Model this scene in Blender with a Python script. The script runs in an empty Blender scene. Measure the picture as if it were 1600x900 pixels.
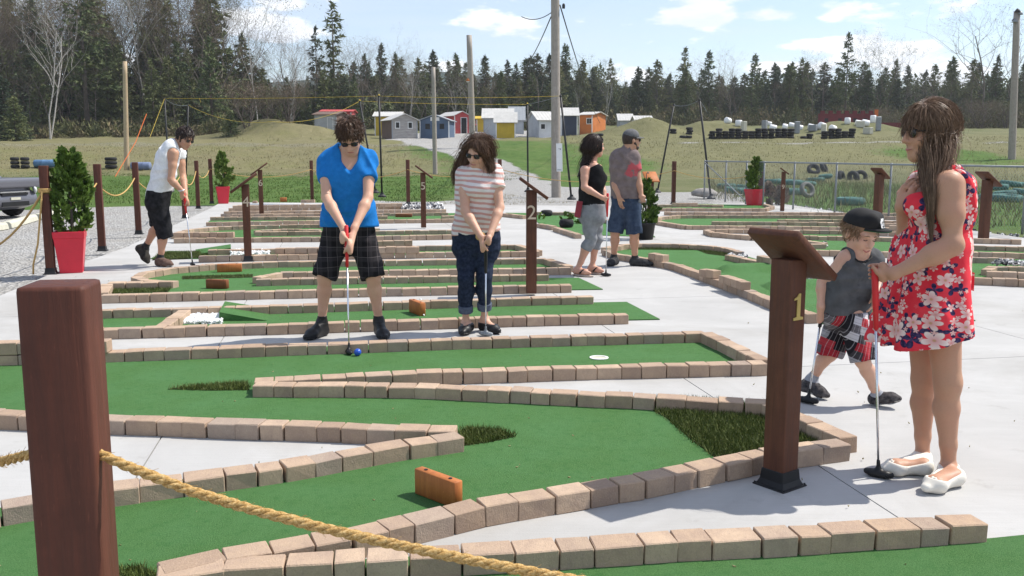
import bpy, bmesh, math, random
import numpy as np
from mathutils import Vector, Matrix, noise as mnoise
S = bpy.context.scene
COL = S.collection
rad = math.radians
# ------------------------------------------------------------------ camera
FPX, CAMZ, HOR = 1450.0, 1.42, 240.0
PITCH = math.atan((450 - HOR) / FPX)
cd = bpy.data.cameras.new('camera'); cam = bpy.data.objects.new('camera', cd); COL.objects.link(cam)
cd.sensor_width = 36; cd.lens = 36 * FPX / 1600; cd.clip_end = 3000; cd.clip_start = 0.05
cam.location = (0, 0, CAMZ); cam.rotation_euler = (math.pi / 2 - PITCH, 0, 0)
S.camera = cam
# ------------------------------------------------------------------ light
SUN_EL = 54.0
SUN_DIR = Vector((0.95, 0.31, 0)).normalized()          # horizontal direction towards the sun
sv = Vector((SUN_DIR.x * math.cos(rad(SUN_EL)), SUN_DIR.y * math.cos(rad(SUN_EL)), math.sin(rad(SUN_EL))))
sl = bpy.data.lights.new('sun', 'SUN'); sun = bpy.data.objects.new('sun', sl); COL.objects.link(sun)
sl.energy = 4.7; sl.angle = rad(0.5); sl.color = (1.0, 0.95, 0.87)
sun.rotation_euler = sv.to_track_quat('Z', 'Y').to_euler(); sun.location = (30, 10, 40)
wd = bpy.data.worlds.new('World'); S.world = wd; wd.use_nodes = True
def world():
    nt = wd.node_tree; nt.nodes.clear(); N = nt.nodes.new; L = nt.links.new
    out = N('ShaderNodeOutputWorld'); bg = N('ShaderNodeBackground'); sky = N('ShaderNodeTexSky')
    sky.sky_type = 'NISHITA'; sky.sun_disc = False; sky.sun_elevation = rad(SUN_EL)
    sky.sun_rotation = math.atan2(SUN_DIR.x, SUN_DIR.y); sky.air_density = 1.0; sky.dust_density = 0.7; sky.ozone_density = 1.0; sky.altitude = 200
    bg.inputs['Strength'].default_value = 0.135
    # cumulus and thin veil, laid out by direction so the sky reads the same from anywhere
    tc = N('ShaderNodeTexCoord'); sx = N('ShaderNodeSeparateXYZ'); L(tc.outputs['Generated'], sx.inputs[0])
    def M(op, a, b=None, clamp=False):
        n = N('ShaderNodeMath'); n.operation = op; n.use_clamp = clamp
        for i, v in enumerate((a, b)):
            if v is None: continue
            if isinstance(v, (int, float)): n.inputs[i].default_value = v
            else: L(v, n.inputs[i])
        return n.outputs[0]
    zc = M('ADD', M('MAXIMUM', sx.outputs[2], 0.0), 0.045)
    cx = M('DIVIDE', sx.outputs[0], zc); cy = M('DIVIDE', sx.outputs[1], zc)
    def cloud(scale, det, rough, off, sxy, lo, hi):
        c = N('ShaderNodeCombineXYZ'); L(M('ADD', M('MULTIPLY', cx, sxy[0]), off[0]), c.inputs[0]); L(M('ADD', M('MULTIPLY', cy, sxy[1]), off[1]), c.inputs[1])
        n = N('ShaderNodeTexNoise'); n.inputs['Scale'].default_value = scale; n.inputs['Detail'].default_value = det; n.inputs['Roughness'].default_value = rough
        L(c.outputs[0], n.inputs['Vector'])
        r = N('ShaderNodeMapRange'); r.interpolation_type = 'SMOOTHSTEP'; r.inputs[1].default_value = lo; r.inputs[2].default_value = hi
        L(n.outputs[0], r.inputs[0]); return r.outputs[0]
    veil = cloud(0.55, 6, 0.6, (3.1, 1.2), (0.5, 1.0), 0.30, 0.75)
    # cumulus from direction-space noise (flat bases, bright heads)
    def cum(dz):
        v = N('ShaderNodeMapping'); v.inputs['Scale'].default_value = (6.0, 6.0, 17.0); v.inputs['Location'].default_value = (0.35, 0.0, 0.55 + dz)
        L(tc.outputs['Generated'], v.inputs[0])
        n = N('ShaderNodeTexNoise'); n.inputs['Scale'].default_value = 1.5; n.inputs['Detail'].default_value = 8; n.inputs['Roughness'].default_value = 0.52
        L(v.outputs[0], n.inputs['Vector']); return n.outputs[0]
    nrm = N('ShaderNodeVectorMath'); nrm.operation = 'NORMALIZE'; L(tc.outputs['Generated'], nrm.inputs[0]); ds = N('ShaderNodeSeparateXYZ'); L(nrm.outputs[0], ds.inputs[0])
    az = M('ARCTAN2', ds.outputs[0], ds.outputs[1]); el = M('ARCSINE', ds.outputs[2]); blob = None
    for (px, py, wx, wy, amp) in ((1085, 38, 95, 17, 1), (1190, 36, 90, 16, 1), (1275, 28, 45, 24, 1), (1300, 74, 95, 16, .9), (1385, 84, 50, 20, .9), (455, 54, 42, 17, 1), (430, 12, 60, 12, .5), (712, 98, 34, 18, .8), (1230, 110, 60, 12, .8), (1470, 118, 60, 10, .6), (280, 8, 60, 12, .6)):
        a0 = math.atan((px - 800) / FPX); e0 = math.atan((HOR - py) / FPX * math.cos(a0))
        q = M('ADD', M('POWER', M('ABSOLUTE', M('DIVIDE', M('SUBTRACT', az, a0), wx / FPX)), 2.0), M('POWER', M('ABSOLUTE', M('DIVIDE', M('SUBTRACT', el, e0), wy / FPX)), 2.0))
        g = M('MULTIPLY', M('EXPONENT', M('MULTIPLY', q, -1.0)), .25 * amp); blob = g if blob is None else M('MAXIMUM', blob, g)
    n0 = M('ADD', cum(0.0), blob); n1 = M('ADD', cum(0.16), blob)
    r = N('ShaderNodeMapRange'); r.interpolation_type = 'SMOOTHSTEP'; r.inputs[1].default_value = 0.555; r.inputs[2].default_value = 0.64; L(n0, r.inputs[0]); cmask = r.outputs[0]
    r2 = N('ShaderNodeMapRange'); r2.inputs[1].default_value = -0.08; r2.inputs[2].default_value = 0.10; L(M('SUBTRACT', n0, n1), r2.inputs[0])
    def mix(f, a, b):
        m = N('ShaderNodeMix'); m.data_type = 'RGBA'
        if isinstance(f, float): m.inputs[0].default_value = f
        else: L(f, m.inputs[0])
        for i, v in ((6, a), (7, b)):
            if isinstance(v, tuple): m.inputs[i].default_value = v
            else: L(v, m.inputs[i])
        return m.outputs[2]
    WH = (7.6, 7.75, 8.0, 1); GR = (5.6, 6.0, 6.7, 1)
    base = mix(M('ADD', M('MULTIPLY', veil, 0.38), 0.17), sky.outputs[0], (5.0, 5.5, 6.7, 1))
    ccol = mix(r2.outputs[0], GR, WH)
    fin = mix(M('MULTIPLY', cmask, 0.92), base, ccol)
    L(fin, bg.inputs['Color']); L(bg.outputs[0], out.inputs['Surface'])
world()
S.view_settings.view_transform = 'Standard'; S.view_settings.look = 'None'; S.view_settings.gamma = 1.0
S.view_settings.use_curve_mapping = False
S.view_settings.exposure = 0.34
S.render.engine = 'CYCLES'
try:
    S.cycles.use_denoising = True; S.cycles.max_bounces = 6; S.cycles.transparent_max_bounces = 6
except Exception: pass

# ------------------------------------------------------------------ picture measurements -> places in the world
def ray(px, py):
    u = (px - 800) / FPX; v = (450 - py) / FPX
    return Vector((u, math.cos(PITCH) + v * math.sin(PITCH), -math.sin(PITCH) + v * math.cos(PITCH)))
def G(px, py, z=0.0):
    d = ray(px, py); t = (z - CAMZ) / d.z
    return Vector((0, 0, CAMZ)) + d * t
def D(px, py, Y):
    d = ray(px, py); return Vector((0, 0, CAMZ)) + d * (Y / d.y)
def sm(a, b, x): t = min(1, max(0, (x - a) / (b - a))); return t * t * (3 - 2 * t)
PROF = [(-50, -.06), (44, -.06), (50, .02), (56, .30), (66, 1.25), (74, 2.15), (80, 2.42), (92, 3.0), (110, 3.9), (150, 6.0), (220, 8.5), (420, 22), (900, 60)]
def TZ(x, y):
    z = PROF[-1][1]
    for (a, za), (b, zb) in zip(PROF, PROF[1:]):
        if y <= b: z = za + (zb - za) * max(0, (y - a) / (b - a)); break
    f = sm(40, 60, y)
    z += f * (0.18 * mnoise.noise(Vector((x * .07, y * .05, 3.0))) + .16 * mnoise.noise(Vector((x * .33, y * .3, 9.0))) + .08 * mnoise.noise(Vector((x * .9, y * .8, 5.0))))
    for mx, my, r, h in MOUNDS:
        z += h * (1 + .5 * mnoise.noise(Vector((x * .3, y * .3, mx)))) * math.exp(-((x - mx) ** 2 + (y - my) ** 2) / (r * r))
    return z
MOUNDS = [(12.6, 92, 4.0, 1.55), (21.0, 100, 4.2, 1.6), (-22.5, 90, 3.4, 1.25), (-26.0, 92, 3.6, 1.0), (-19.0, 91, 2.6, .7), (38, 106, 5, 1.4)]
def GT(px, py):
    d = ray(px, py); o = Vector((0, 0, CAMZ)); t = 3.0
    while t < 900:
        p = o + d * t
        if p.z <= TZ(p.x, p.y): break
        t += 0.25 + t * .004
    return Vector((p.x, p.y, TZ(p.x, p.y)))
# ------------------------------------------------------------------ object helpers
def tag(o, label=None, cat=None, group=None, kind=None):
    if label: o['label'] = label
    if cat: o['category'] = cat
    if group: o['group'] = group
    if kind: o['kind'] = kind
    return o
def thing(name, label, cat, loc=(0, 0, 0), rz=0.0, group=None):
    o = bpy.data.objects.new(name, None); COL.objects.link(o); o.empty_display_size = .1
    o.location = loc; o.rotation_euler = (0, 0, rz); return tag(o, label, cat, group)
def link(name, me, parent=None, loc=None, rot=None):
    o = bpy.data.objects.new(name, me); COL.objects.link(o)
    if parent: o.parent = parent
    if loc is not None: o.location = loc
    if rot is not None: o.rotation_euler = rot
    return o
def copy_tree(o, parent=None):
    c = o.copy(); COL.objects.link(c)
    if parent: c.parent = parent
    for ch in list(o.children): copy_tree(ch, c)
    return c
class MB:
    """collects shapes and links them as one mesh object"""
    def __init__(s): s.v = []; s.f = []; s.uv = None
    def add(s, vs, fs):
        n = len(s.v); s.v += [tuple(v) for v in vs]; s.f += [tuple(i + n for i in f) for f in fs]; return s
    def box(s, c, size, rz=0.0, rot=None, top=1.0):
        hx, hy, hz = (q / 2 for q in size); R = rot if rot is not None else Matrix.Rotation(rz, 3, 'Z'); c = Vector(c)
        vs = []
        for z in (-1, 1):
            k = top if z > 0 else 1
            for x, y in ((-1, -1), (1, -1), (1, 1), (-1, 1)): vs.append(c + R @ Vector((x * hx * k, y * hy * k, z * hz)))
        return s.add(vs, [(0, 3, 2, 1), (4, 5, 6, 7), (0, 1, 5, 4), (1, 2, 6, 5), (2, 3, 7, 6), (3, 0, 4, 7)])
    def tube(s, pts, r, n=6, caps=True):
        pts = [Vector(p) for p in pts]; m = len(pts)
        rs = r if isinstance(r, (list, tuple)) else [r] * m
        vs = []; up = None
        for i, p in enumerate(pts):
            t = (pts[min(i + 1, m - 1)] - pts[max(i - 1, 0)]).normalized()
            if up is None: up = t.orthogonal().normalized()
            up = (up - t * up.dot(t))
            up = up.normalized() if up.length > 1e-6 else t.orthogonal().normalized()
            w = t.cross(up)
            for k in range(n):
                a = 2 * math.pi * k / n
                vs.append(p + (up * math.cos(a) + w * math.sin(a)) * rs[i])
        fs = [(i * n + k, i * n + (k + 1) % n, (i + 1) * n + (k + 1) % n, (i + 1) * n + k) for i in range(m - 1) for k in range(n)]
        if caps: fs += [tuple(range(n))[::-1], tuple((m - 1) * n + k for k in range(n))]
        return s.add(vs, fs)
    def lathe(s, prof, c=(0, 0, 0), n=16, rot=None, sx=1.0, sy=1.0):
        c = Vector(c); vs = []
        for r, z in prof:
            for k in range(n):
                a = 2 * math.pi * k / n; p = Vector((r * math.cos(a) * sx, r * math.sin(a) * sy, z))
                vs.append(c + (rot @ p if rot is not None else p))
        m = len(prof)
        fs = [(i * n + k, i * n + (k + 1) % n, (i + 1) * n + (k + 1) % n, (i + 1) * n + k) for i in range(m - 1) for k in range(n)]
        fs += [tuple(range(n))[::-1], tuple((m - 1) * n + k for k in range(n))]
        return s.add(vs, fs)
    def prism(s, poly, z0, z1, bottom=False):
        n = len(poly); vs = [(p[0], p[1], z0) for p in poly] + [(p[0], p[1], z1) for p in poly]
        from mathutils.geometry import tessellate_polygon
        tris = tessellate_polygon([[Vector((p[0], p[1], 0)) for p in poly]])
        fs = []
        for t in tris:
            a, b, c = (Vector((poly[i][0], poly[i][1])) for i in t)
            fs.append(tuple(i + n for i in (t if (b - a).cross(c - a) > 0 else t[::-1])))
        area = sum(poly[i][0] * poly[(i + 1) % n][1] - poly[(i + 1) % n][0] * poly[i][1] for i in range(n))
        for i in range(n):
            j = (i + 1) % n; q = (i, j, j + n, i + n); fs.append(q if area > 0 else q[::-1])
        return s.add(vs, fs)
    def mesh(s, name, mat, smooth=False):
        me = bpy.data.meshes.new(name); me.from_pydata([tuple(v) for v in s.v], [], s.f)
        if mat: me.materials.append(mat)
        if smooth: me.polygons.foreach_set('use_smooth', [True] * len(me.polygons))
        me.update(); return me
    def build(s, name, mat, parent=None, smooth=False, bevel=0.0, seg=1):
        me = s.mesh(name, mat, smooth)
        if bevel:
            bm = bmesh.new(); bm.from_mesh(me)
            bmesh.ops.bevel(bm, geom=[e for e in bm.edges if len(e.link_faces) == 2 and e.calc_face_angle() > .6], offset=bevel, segments=seg, affect='EDGES', profile=.6)
            bm.to_mesh(me); bm.free()
        return link(name, me, parent)
def np_mesh(name, V, F, mat, parent=None, smooth=True):
    """V (n,3), F (m,4) or (m,3) arrays -> object"""
    me = bpy.data.meshes.new(name); n, m, k = len(V), len(F), F.shape[1]
    me.vertices.add(n); me.vertices.foreach_set('co', np.asarray(V, np.float32).ravel())
    me.loops.add(m * k); me.loops.foreach_set('vertex_index', np.asarray(F, np.int32).ravel())
    me.polygons.add(m); me.polygons.foreach_set('loop_start', np.arange(0, m * k, k, dtype=np.int32))
    me.polygons.foreach_set('loop_total', np.full(m, k, np.int32))
    me.update(calc_edges=True); me.validate()
    if mat: me.materials.append(mat)
    if smooth: me.polygons.foreach_set('use_smooth', np.ones(len(me.polygons), bool))
    return link(name, me, parent) if parent is not False else me
# ------------------------------------------------------------------ materials
class NT:
    def __init__(s, name, rough=0.8, spec=0.3, metal=0.0):
        s.m = bpy.data.materials.new(name); s.m.use_nodes = True; s.t = s.m.node_tree
        s.b = s.t.nodes['Principled BSDF']; s.b.inputs['Roughness'].default_value = rough
        s.b.inputs['Specular IOR Level'].default_value = spec; s.b.inputs['Metallic'].default_value = metal
        s.tc = s.t.nodes.new('ShaderNodeTexCoord')
    def L(s, a, b): s.t.links.new(a, b)
    def N(s, k): return s.t.nodes.new('ShaderNode' + k)
    def vec(s, out='Object', scale=(1, 1, 1), rot=(0, 0, 0), loc=(0, 0, 0)):
        m = s.N('Mapping'); m.inputs['Scale'].default_value = scale; m.inputs['Rotation'].default_value = rot; m.inputs['Location'].default_value = loc
        s.L(s.tc.outputs[out], m.inputs[0]); return m.outputs[0]
    def pos(s, scale=(1, 1, 1)):
        g = s.N('NewGeometry'); m = s.N('Mapping'); m.inputs['Scale'].default_value = scale; s.L(g.outputs['Position'], m.inputs[0]); return m.outputs[0]
    def noise(s, v, scale, det=4, rough=.55, dist=0.0, col=False):
        n = s.N('TexNoise'); n.inputs['Scale'].default_value = scale; n.inputs['Detail'].default_value = det
        n.inputs['Roughness'].default_value = rough; n.inputs['Distortion'].default_value = dist; s.L(v, n.inputs['Vector'])
        return n.outputs[1 if col else 0]
    def vor(s, v, scale, feat='F1', out='Distance', rnd=1.0):
        n = s.N('TexVoronoi'); n.feature = feat; n.inputs['Scale'].default_value = scale; n.inputs['Randomness'].default_value = rnd; s.L(v, n.inputs['Vector']); return n.outputs[out]
    def math(s, op, a, b=None, c=None, clamp=False):
        n = s.N('Math'); n.operation = op; n.use_clamp = clamp
        for i, v in enumerate((a, b, c)):
            if v is None: continue
            if isinstance(v, (int, float)): n.inputs[i].default_value = v
            else: s.L(v, n.inputs[i])
        return n.outputs[0]
    def rng(s, v, a, b, c=0.0, d=1.0, smooth=False):
        n = s.N('MapRange'); n.clamp = True
        if smooth: n.interpolation_type = 'SMOOTHSTEP'
        for i, q in enumerate((a, b, c, d)): n.inputs[i + 1].default_value = q
        s.L(v, n.inputs[0]); return n.outputs[0]
    def mix(s, f, a, b, mode='MIX'):
        m = s.N('Mix'); m.data_type = 'RGBA'; m.blend_type = mode
        if isinstance(f, (int, float)): m.inputs[0].default_value = f
        else: s.L(f, m.inputs[0])
        for i, v in ((6, a), (7, b)):
            if isinstance(v, (tuple, list)): m.inputs[i].default_value = (*v[:3], 1)
            else: s.L(v, m.inputs[i])
        return m.outputs[2]
    def ramp(s, v, stops, const=False):
        r = s.N('ValToRGB'); e = r.color_ramp
        if const: e.interpolation = 'CONSTANT'
        while len(e.elements) < len(stops): e.elements.new(0.5)
        for i, (p, c) in enumerate(stops): e.elements[i].position = p; e.elements[i].color = (*c, 1)
        s.L(v, r.inputs[0]); return r.outputs[0]
    def sep(s, v):
        n = s.N('SeparateXYZ'); s.L(v, n.inputs[0]); return n.outputs
    def comb(s, x, y, z=0.0):
        n = s.N('CombineXYZ')
        for i, v in enumerate((x, y, z)):
            if isinstance(v, (int, float)): n.inputs[i].default_value = v
            else: s.L(v, n.inputs[i])
        return n.outputs[0]
    def rnd(s): return s.N('ObjectInfo').outputs['Random']
    def color(s, c):
        if isinstance(c, tuple): s.b.inputs['Base Color'].default_value = (*c[:3], 1)
        else: s.L(c, s.b.inputs['Base Color'])
        return s
    def rough(s, v): s.L(v, s.b.inputs['Roughness']); return s
    def bump(s, h, dist=.002, strength=1.0):
        n = s.N('Bump'); n.inputs['Distance'].default_value = dist; n.inputs['Strength'].default_value = strength
        s.L(h, n.inputs['Height']); s.L(n.outputs[0], s.b.inputs['Normal']); return s
def lc(c, k): return tuple(min(1, x * k) for x in c)
def simple(name, c, rough=.7, var=.18, scale=6, bump=0.0, bscale=60, spec=.3, metal=0.0, coords='Object'):
    t = NT(name, rough, spec, metal); v = t.vec(coords)
    t.color(t.mix(t.rng(t.noise(v, scale, 5, .6), .3, .7), lc(c, 1 - var), lc(c, 1 + var)))
    if bump: t.bump(t.noise(v, bscale, 3), bump)
    return t.m
MT = {}
def mats():
    # tumbled paver blocks: every block has its own shade, speckle and stain
    t = NT('paver_block', .92, .15); v = t.vec(); r = t.rnd()
    base = t.ramp(r, [(0, (.33, .235, .165)), (.2, (.48, .35, .245)), (.4, (.40, .29, .205)), (.6, (.53, .395, .28)), (.8, (.34, .27, .215)), (1, (.47, .335, .225))])
    off = t.N('VectorMath'); off.operation = 'ADD'; t.L(v, off.inputs[0]); t.L(t.comb(t.math('MULTIPLY', r, 37.0), t.math('MULTIPLY', r, 11.0)), off.inputs[1]); vv = off.outputs[0]
    c = t.mix(t.rng(t.noise(vv, 9, 5, .65), .35, .75), base, t.mix(.55, base, (.24, .17, .145)))
    c = t.mix(t.rng(t.noise(vv, 140, 3, .7), .5, .75, 0, .35), c, (.60, .46, .36))
    c = t.mix(t.rng(t.noise(vv, 90, 3, .7), .55, .8, 0, .5), c, (.22, .17, .15))
    t.color(c); t.bump(t.math('ADD', t.noise(vv, 40, 5, .7), t.math('MULTIPLY', t.noise(vv, 160, 3), .5)), .004, .8); MT['brick'] = t.m
    # broom finished concrete
    t = NT('concrete', .9, .2); v = t.pos()
    c = t.mix(t.rng(t.noise(v, .9, 6, .62, 1.2), .3, .7), (.385, .378, .365), (.47, .463, .45))
    br = t.noise(t.pos((3, 160, 3)), 1.0, 3, .6)
    c = t.mix(t.rng(br, .35, .7, 0, .22), c, (.30, .294, .284))
    c = t.mix(t.rng(t.noise(t.pos((.5, 2.2, 1)), 1.1, 5, .6), .55, .8, 0, .45), c, (.30, .294, .286))
    c = t.mix(t.rng(t.noise(t.pos((1, 1, 1)), .37, 6, .7, .8), .50, .70, 0, .6), c, (.29, .275, .25))
    c = t.mix(t.rng(t.noise(v, 5, 5, .7), .60, .74, 0, .45), c, (.25, .24, .22))
    c = t.mix(t.rng(t.noise(v, 240, 2, .6), .62, .75, 0, .4), c, (.28, .28, .28))
    t.color(c); t.bump(t.math('ADD', br, t.math('MULTIPLY', t.noise(v, 120, 4), .7)), .0018, .7); MT['concrete'] = t.m
    MT['concrete_dark'] = simple('joint_filler', (.13, .13, .13), .95)
    # putting turf
    t = NT('putting_turf', .85, .12); v = t.pos()
    c = t.mix(t.rng(t.noise(v, 210, 4, .8), .36, .64), (.022, .074, .018), (.112, .240, .076))
    c = t.mix(t.rng(t.noise(v, 3.0, 5, .6), .35, .7, 0, .55), c, (.085, .20, .075))
    c = t.mix(t.rng(t.noise(v, 22, 4, .7), .5, .75, 0, .4), c, (.016, .10, .02))
    c = t.mix(t.rng(t.noise(v, 520, 2, .6), .66, .76, 0, .6), c, (.20, .34, .15))
    t.color(c); t.bump(t.noise(v, 420, 3, .7), .005, 1.0); MT['turf'] = t.m
    t = NT('rough_turf_blade', .6, .25); v = t.pos()
    t.color(t.ramp(t.noise(v, 160, 2), [(.3, (.040, .066, .014)), (.5, (.075, .105, .02)), (.6, (.12, .145, .03)), (.72, (.22, .21, .075))])); MT['rough'] = t.m
    t = NT('rough_turf_mat', .9, .1); t.color((.02, .028, .007)); MT['roughmat'] = t.m
    # stained timber
    def timber(name, a, b, rz=1.0):
        t = NT(name, .62, .3); v = t.vec('Object', (1, 1, .07)); r = t.rnd()
        o = t.N('VectorMath'); o.operation = 'ADD'; t.L(v, o.inputs[0]); t.L(t.comb(t.math('MULTIPLY', r, 9.0), t.math('MULTIPLY', r, 5.0)), o.inputs[1])
        g = t.noise(o.outputs[0], 55, 5, .65, .6); c = t.mix(t.rng(g, .3, .7), a, b)
        c = t.mix(t.rng(t.noise(t.vec(), 7, 5, .7), .45, .75, 0, .5), c, lc(a, .7))
        c = t.mix(t.rng(t.noise(t.vec('Object', (1, 1, .2)), 160, 2, .7), .66, .8, 0, .3), c, lc(b, 2.2))
        t.color(c); t.bump(g, .0022, .8); t.rough(t.rng(g, .3, .7, .5, .75)); return t.m
    MT['post'] = timber('stained_post', (.068, .022, .013), (.115, .038, .023))
    MT['sign'] = timber('stained_sign_wood', (.075, .028, .016), (.135, .052, .028))
    MT['orangewood'] = timber('orange_block_wood', (.33, .10, .025), (.47, .17, .05))
    MT['darkwood'] = timber('dark_block_wood', (.16, .05, .02), (.25, .085, .03))
    MT['pole'] = timber('weathered_pole', (.27, .235, .20), (.40, .355, .31))
    MT['polenew'] = timber('tan_pole', (.38, .28, .17), (.50, .39, .26))
    MT['barn'] = timber('weathered_board', (.30, .29, .29), (.46, .45, .45))
    MT['black'] = simple('black_plastic', (.014, .014, .015), .45, .2)
    MT['blackmetal'] = simple('black_steel', (.02, .02, .022), .5, .25)
    MT['rubber'] = simple('tyre_rubber', (.018, .018, .019), .8, .3, 20, .003, 40)
    MT['greytyre'] = simple('dusty_tyre', (.16, .16, .15), .9, .3, 9); MT['teal'] = simple('teal_painted_tyre', (.055, .14, .125), .8, .6, 7, .003, 30)
    MT['red'] = simple('red_plastic', (.62, .022, .045), .38, .08, 5, .0004, 200, .4)
    MT['redgrip'] = simple('red_rubber_grip', (.60, .03, .035), .5, .1)
    MT['steel'] = simple('chromed_steel', (.72, .72, .74), .22, .04, metal=1.0)
    MT['galv'] = simple('galvanised_steel', (.25, .265, .28), .5, .15, metal=.35)
    MT['gold'] = simple('gold_numeral', (.50, .37, .12), .4, .1)
    MT['paleno'] = simple('pale_numeral', (.60, .48, .36), .5, .1)
    MT['white'] = simple('white_paint', (.78, .78, .77), .6, .05)
    MT['stone'] = simple('white_marble_chips', (.82, .82, .81), .8, .08, 30, .003, 60)
    t = NT('river_stones', .7, .3); c = t.ramp(t.vor(t.pos(), 9, out='Color'), [(.2, (.03, .03, .035)), (.45, (.10, .10, .11)), (.6, (.45, .44, .43)), (.8, (.75, .74, .73))]); t.color(c); MT['river'] = t.m
    # manila rope
    t = NT('manila_rope', .95, .05); v = t.pos()
    t.color(t.ramp(t.noise(v, 190, 4, .75), [(.3, (.26, .145, .045)), (.5, (.50, .315, .12)), (.68, (.70, .52, .26))])); t.bump(t.noise(v, 600, 3), .002); MT['rope'] = t.m
    MT['yrope'] = simple('yellow_rope', (.55, .40, .06), .8, .15)
    MT['orange'] = simple('orange_strap', (.55, .13, .03), .7, .1)
    # foliage
    def leaf(name, cols, sc=.9, tr=.25):
        t = NT(name, .7, .15); v = t.pos(); r = t.rnd()
        n = t.math('ADD', t.math('MULTIPLY', t.noise(v, sc, 4, .7), .75), t.math('MULTIPLY', r, .25))
        t.color(t.ramp(n, [(.3 + .4 * i / (len(cols) - 1), c) for i, c in enumerate(cols)]))
        if tr:
            t.b.inputs['Transmission Weight'].default_value = 0.0
        return t.m
    MT['spruce'] = leaf('spruce_needles', [(.052, .080, .036), (.092, .124, .052), (.135, .158, .066), (.19, .19, .08)])
    MT['spruce_dark'] = leaf('dark_spruce_needles', [(.044, .064, .040), (.070, .094, .054), (.098, .120, .066)])
    MT['fir'] = leaf('fir_needles', [(.074, .100, .042), (.130, .152, .062), (.19, .195, .085)])
    MT['bud'] = leaf('opening_buds', [(.085, .08, .045), (.13, .122, .062), (.17, .16, .08)])
    MT['budgrey'] = leaf('grey_twigs', [(.085, .07, .058), (.13, .11, .09), (.18, .155, .13)])
    MT['budbrown'] = leaf('brown_twigs', [(.11, .082, .060), (.165, .125, .09), (.21, .165, .115)])
    MT['cedar'] = leaf('cedar_foliage', [(.05, .092, .018), (.10, .165, .030), (.17, .24, .05), (.25, .31, .09)], 9)
    MT['weed'] = leaf('dry_weeds', [(.12, .12, .045), (.24, .21, .10), (.34, .29, .16)], 3)
    MT['lawnblade'] = leaf('lawn_blades', [(.05, .10, .02), (.085, .145, .03), (.14, .18, .05)], 1.5)
    MT['bark'] = simple('dark_bark', (.10, .082, .07), .95, .35, 3)
    MT['greybark'] = simple('grey_bark', (.15, .128, .108), .95, .3, 3)
    t = NT('birch_bark', .85, .2); v = t.vec('Object', (1, 1, 1)); t.color(t.mix(t.rng(t.noise(t.vec('Object', (2, 2, 7)), 1.3, 4, .7), .56, .66), (.40, .38, .35), (.12, .10, .09))); MT['birch'] = t.m
    MT['soil'] = simple('potting_soil', (.05, .035, .025), .95, .3, 30)
    MT['roofwhite'] = simple('pale_roof_sheet', (.50, .49, .465), .55, .1, 2)
    MT['glassdark'] = simple('dark_opening', (.012, .012, .014), .3, .2)
    MT['tirecurb'] = simple('cast_concrete', (.50, .485, .40), .9, .12, 8, .003, 60)
mats()
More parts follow.
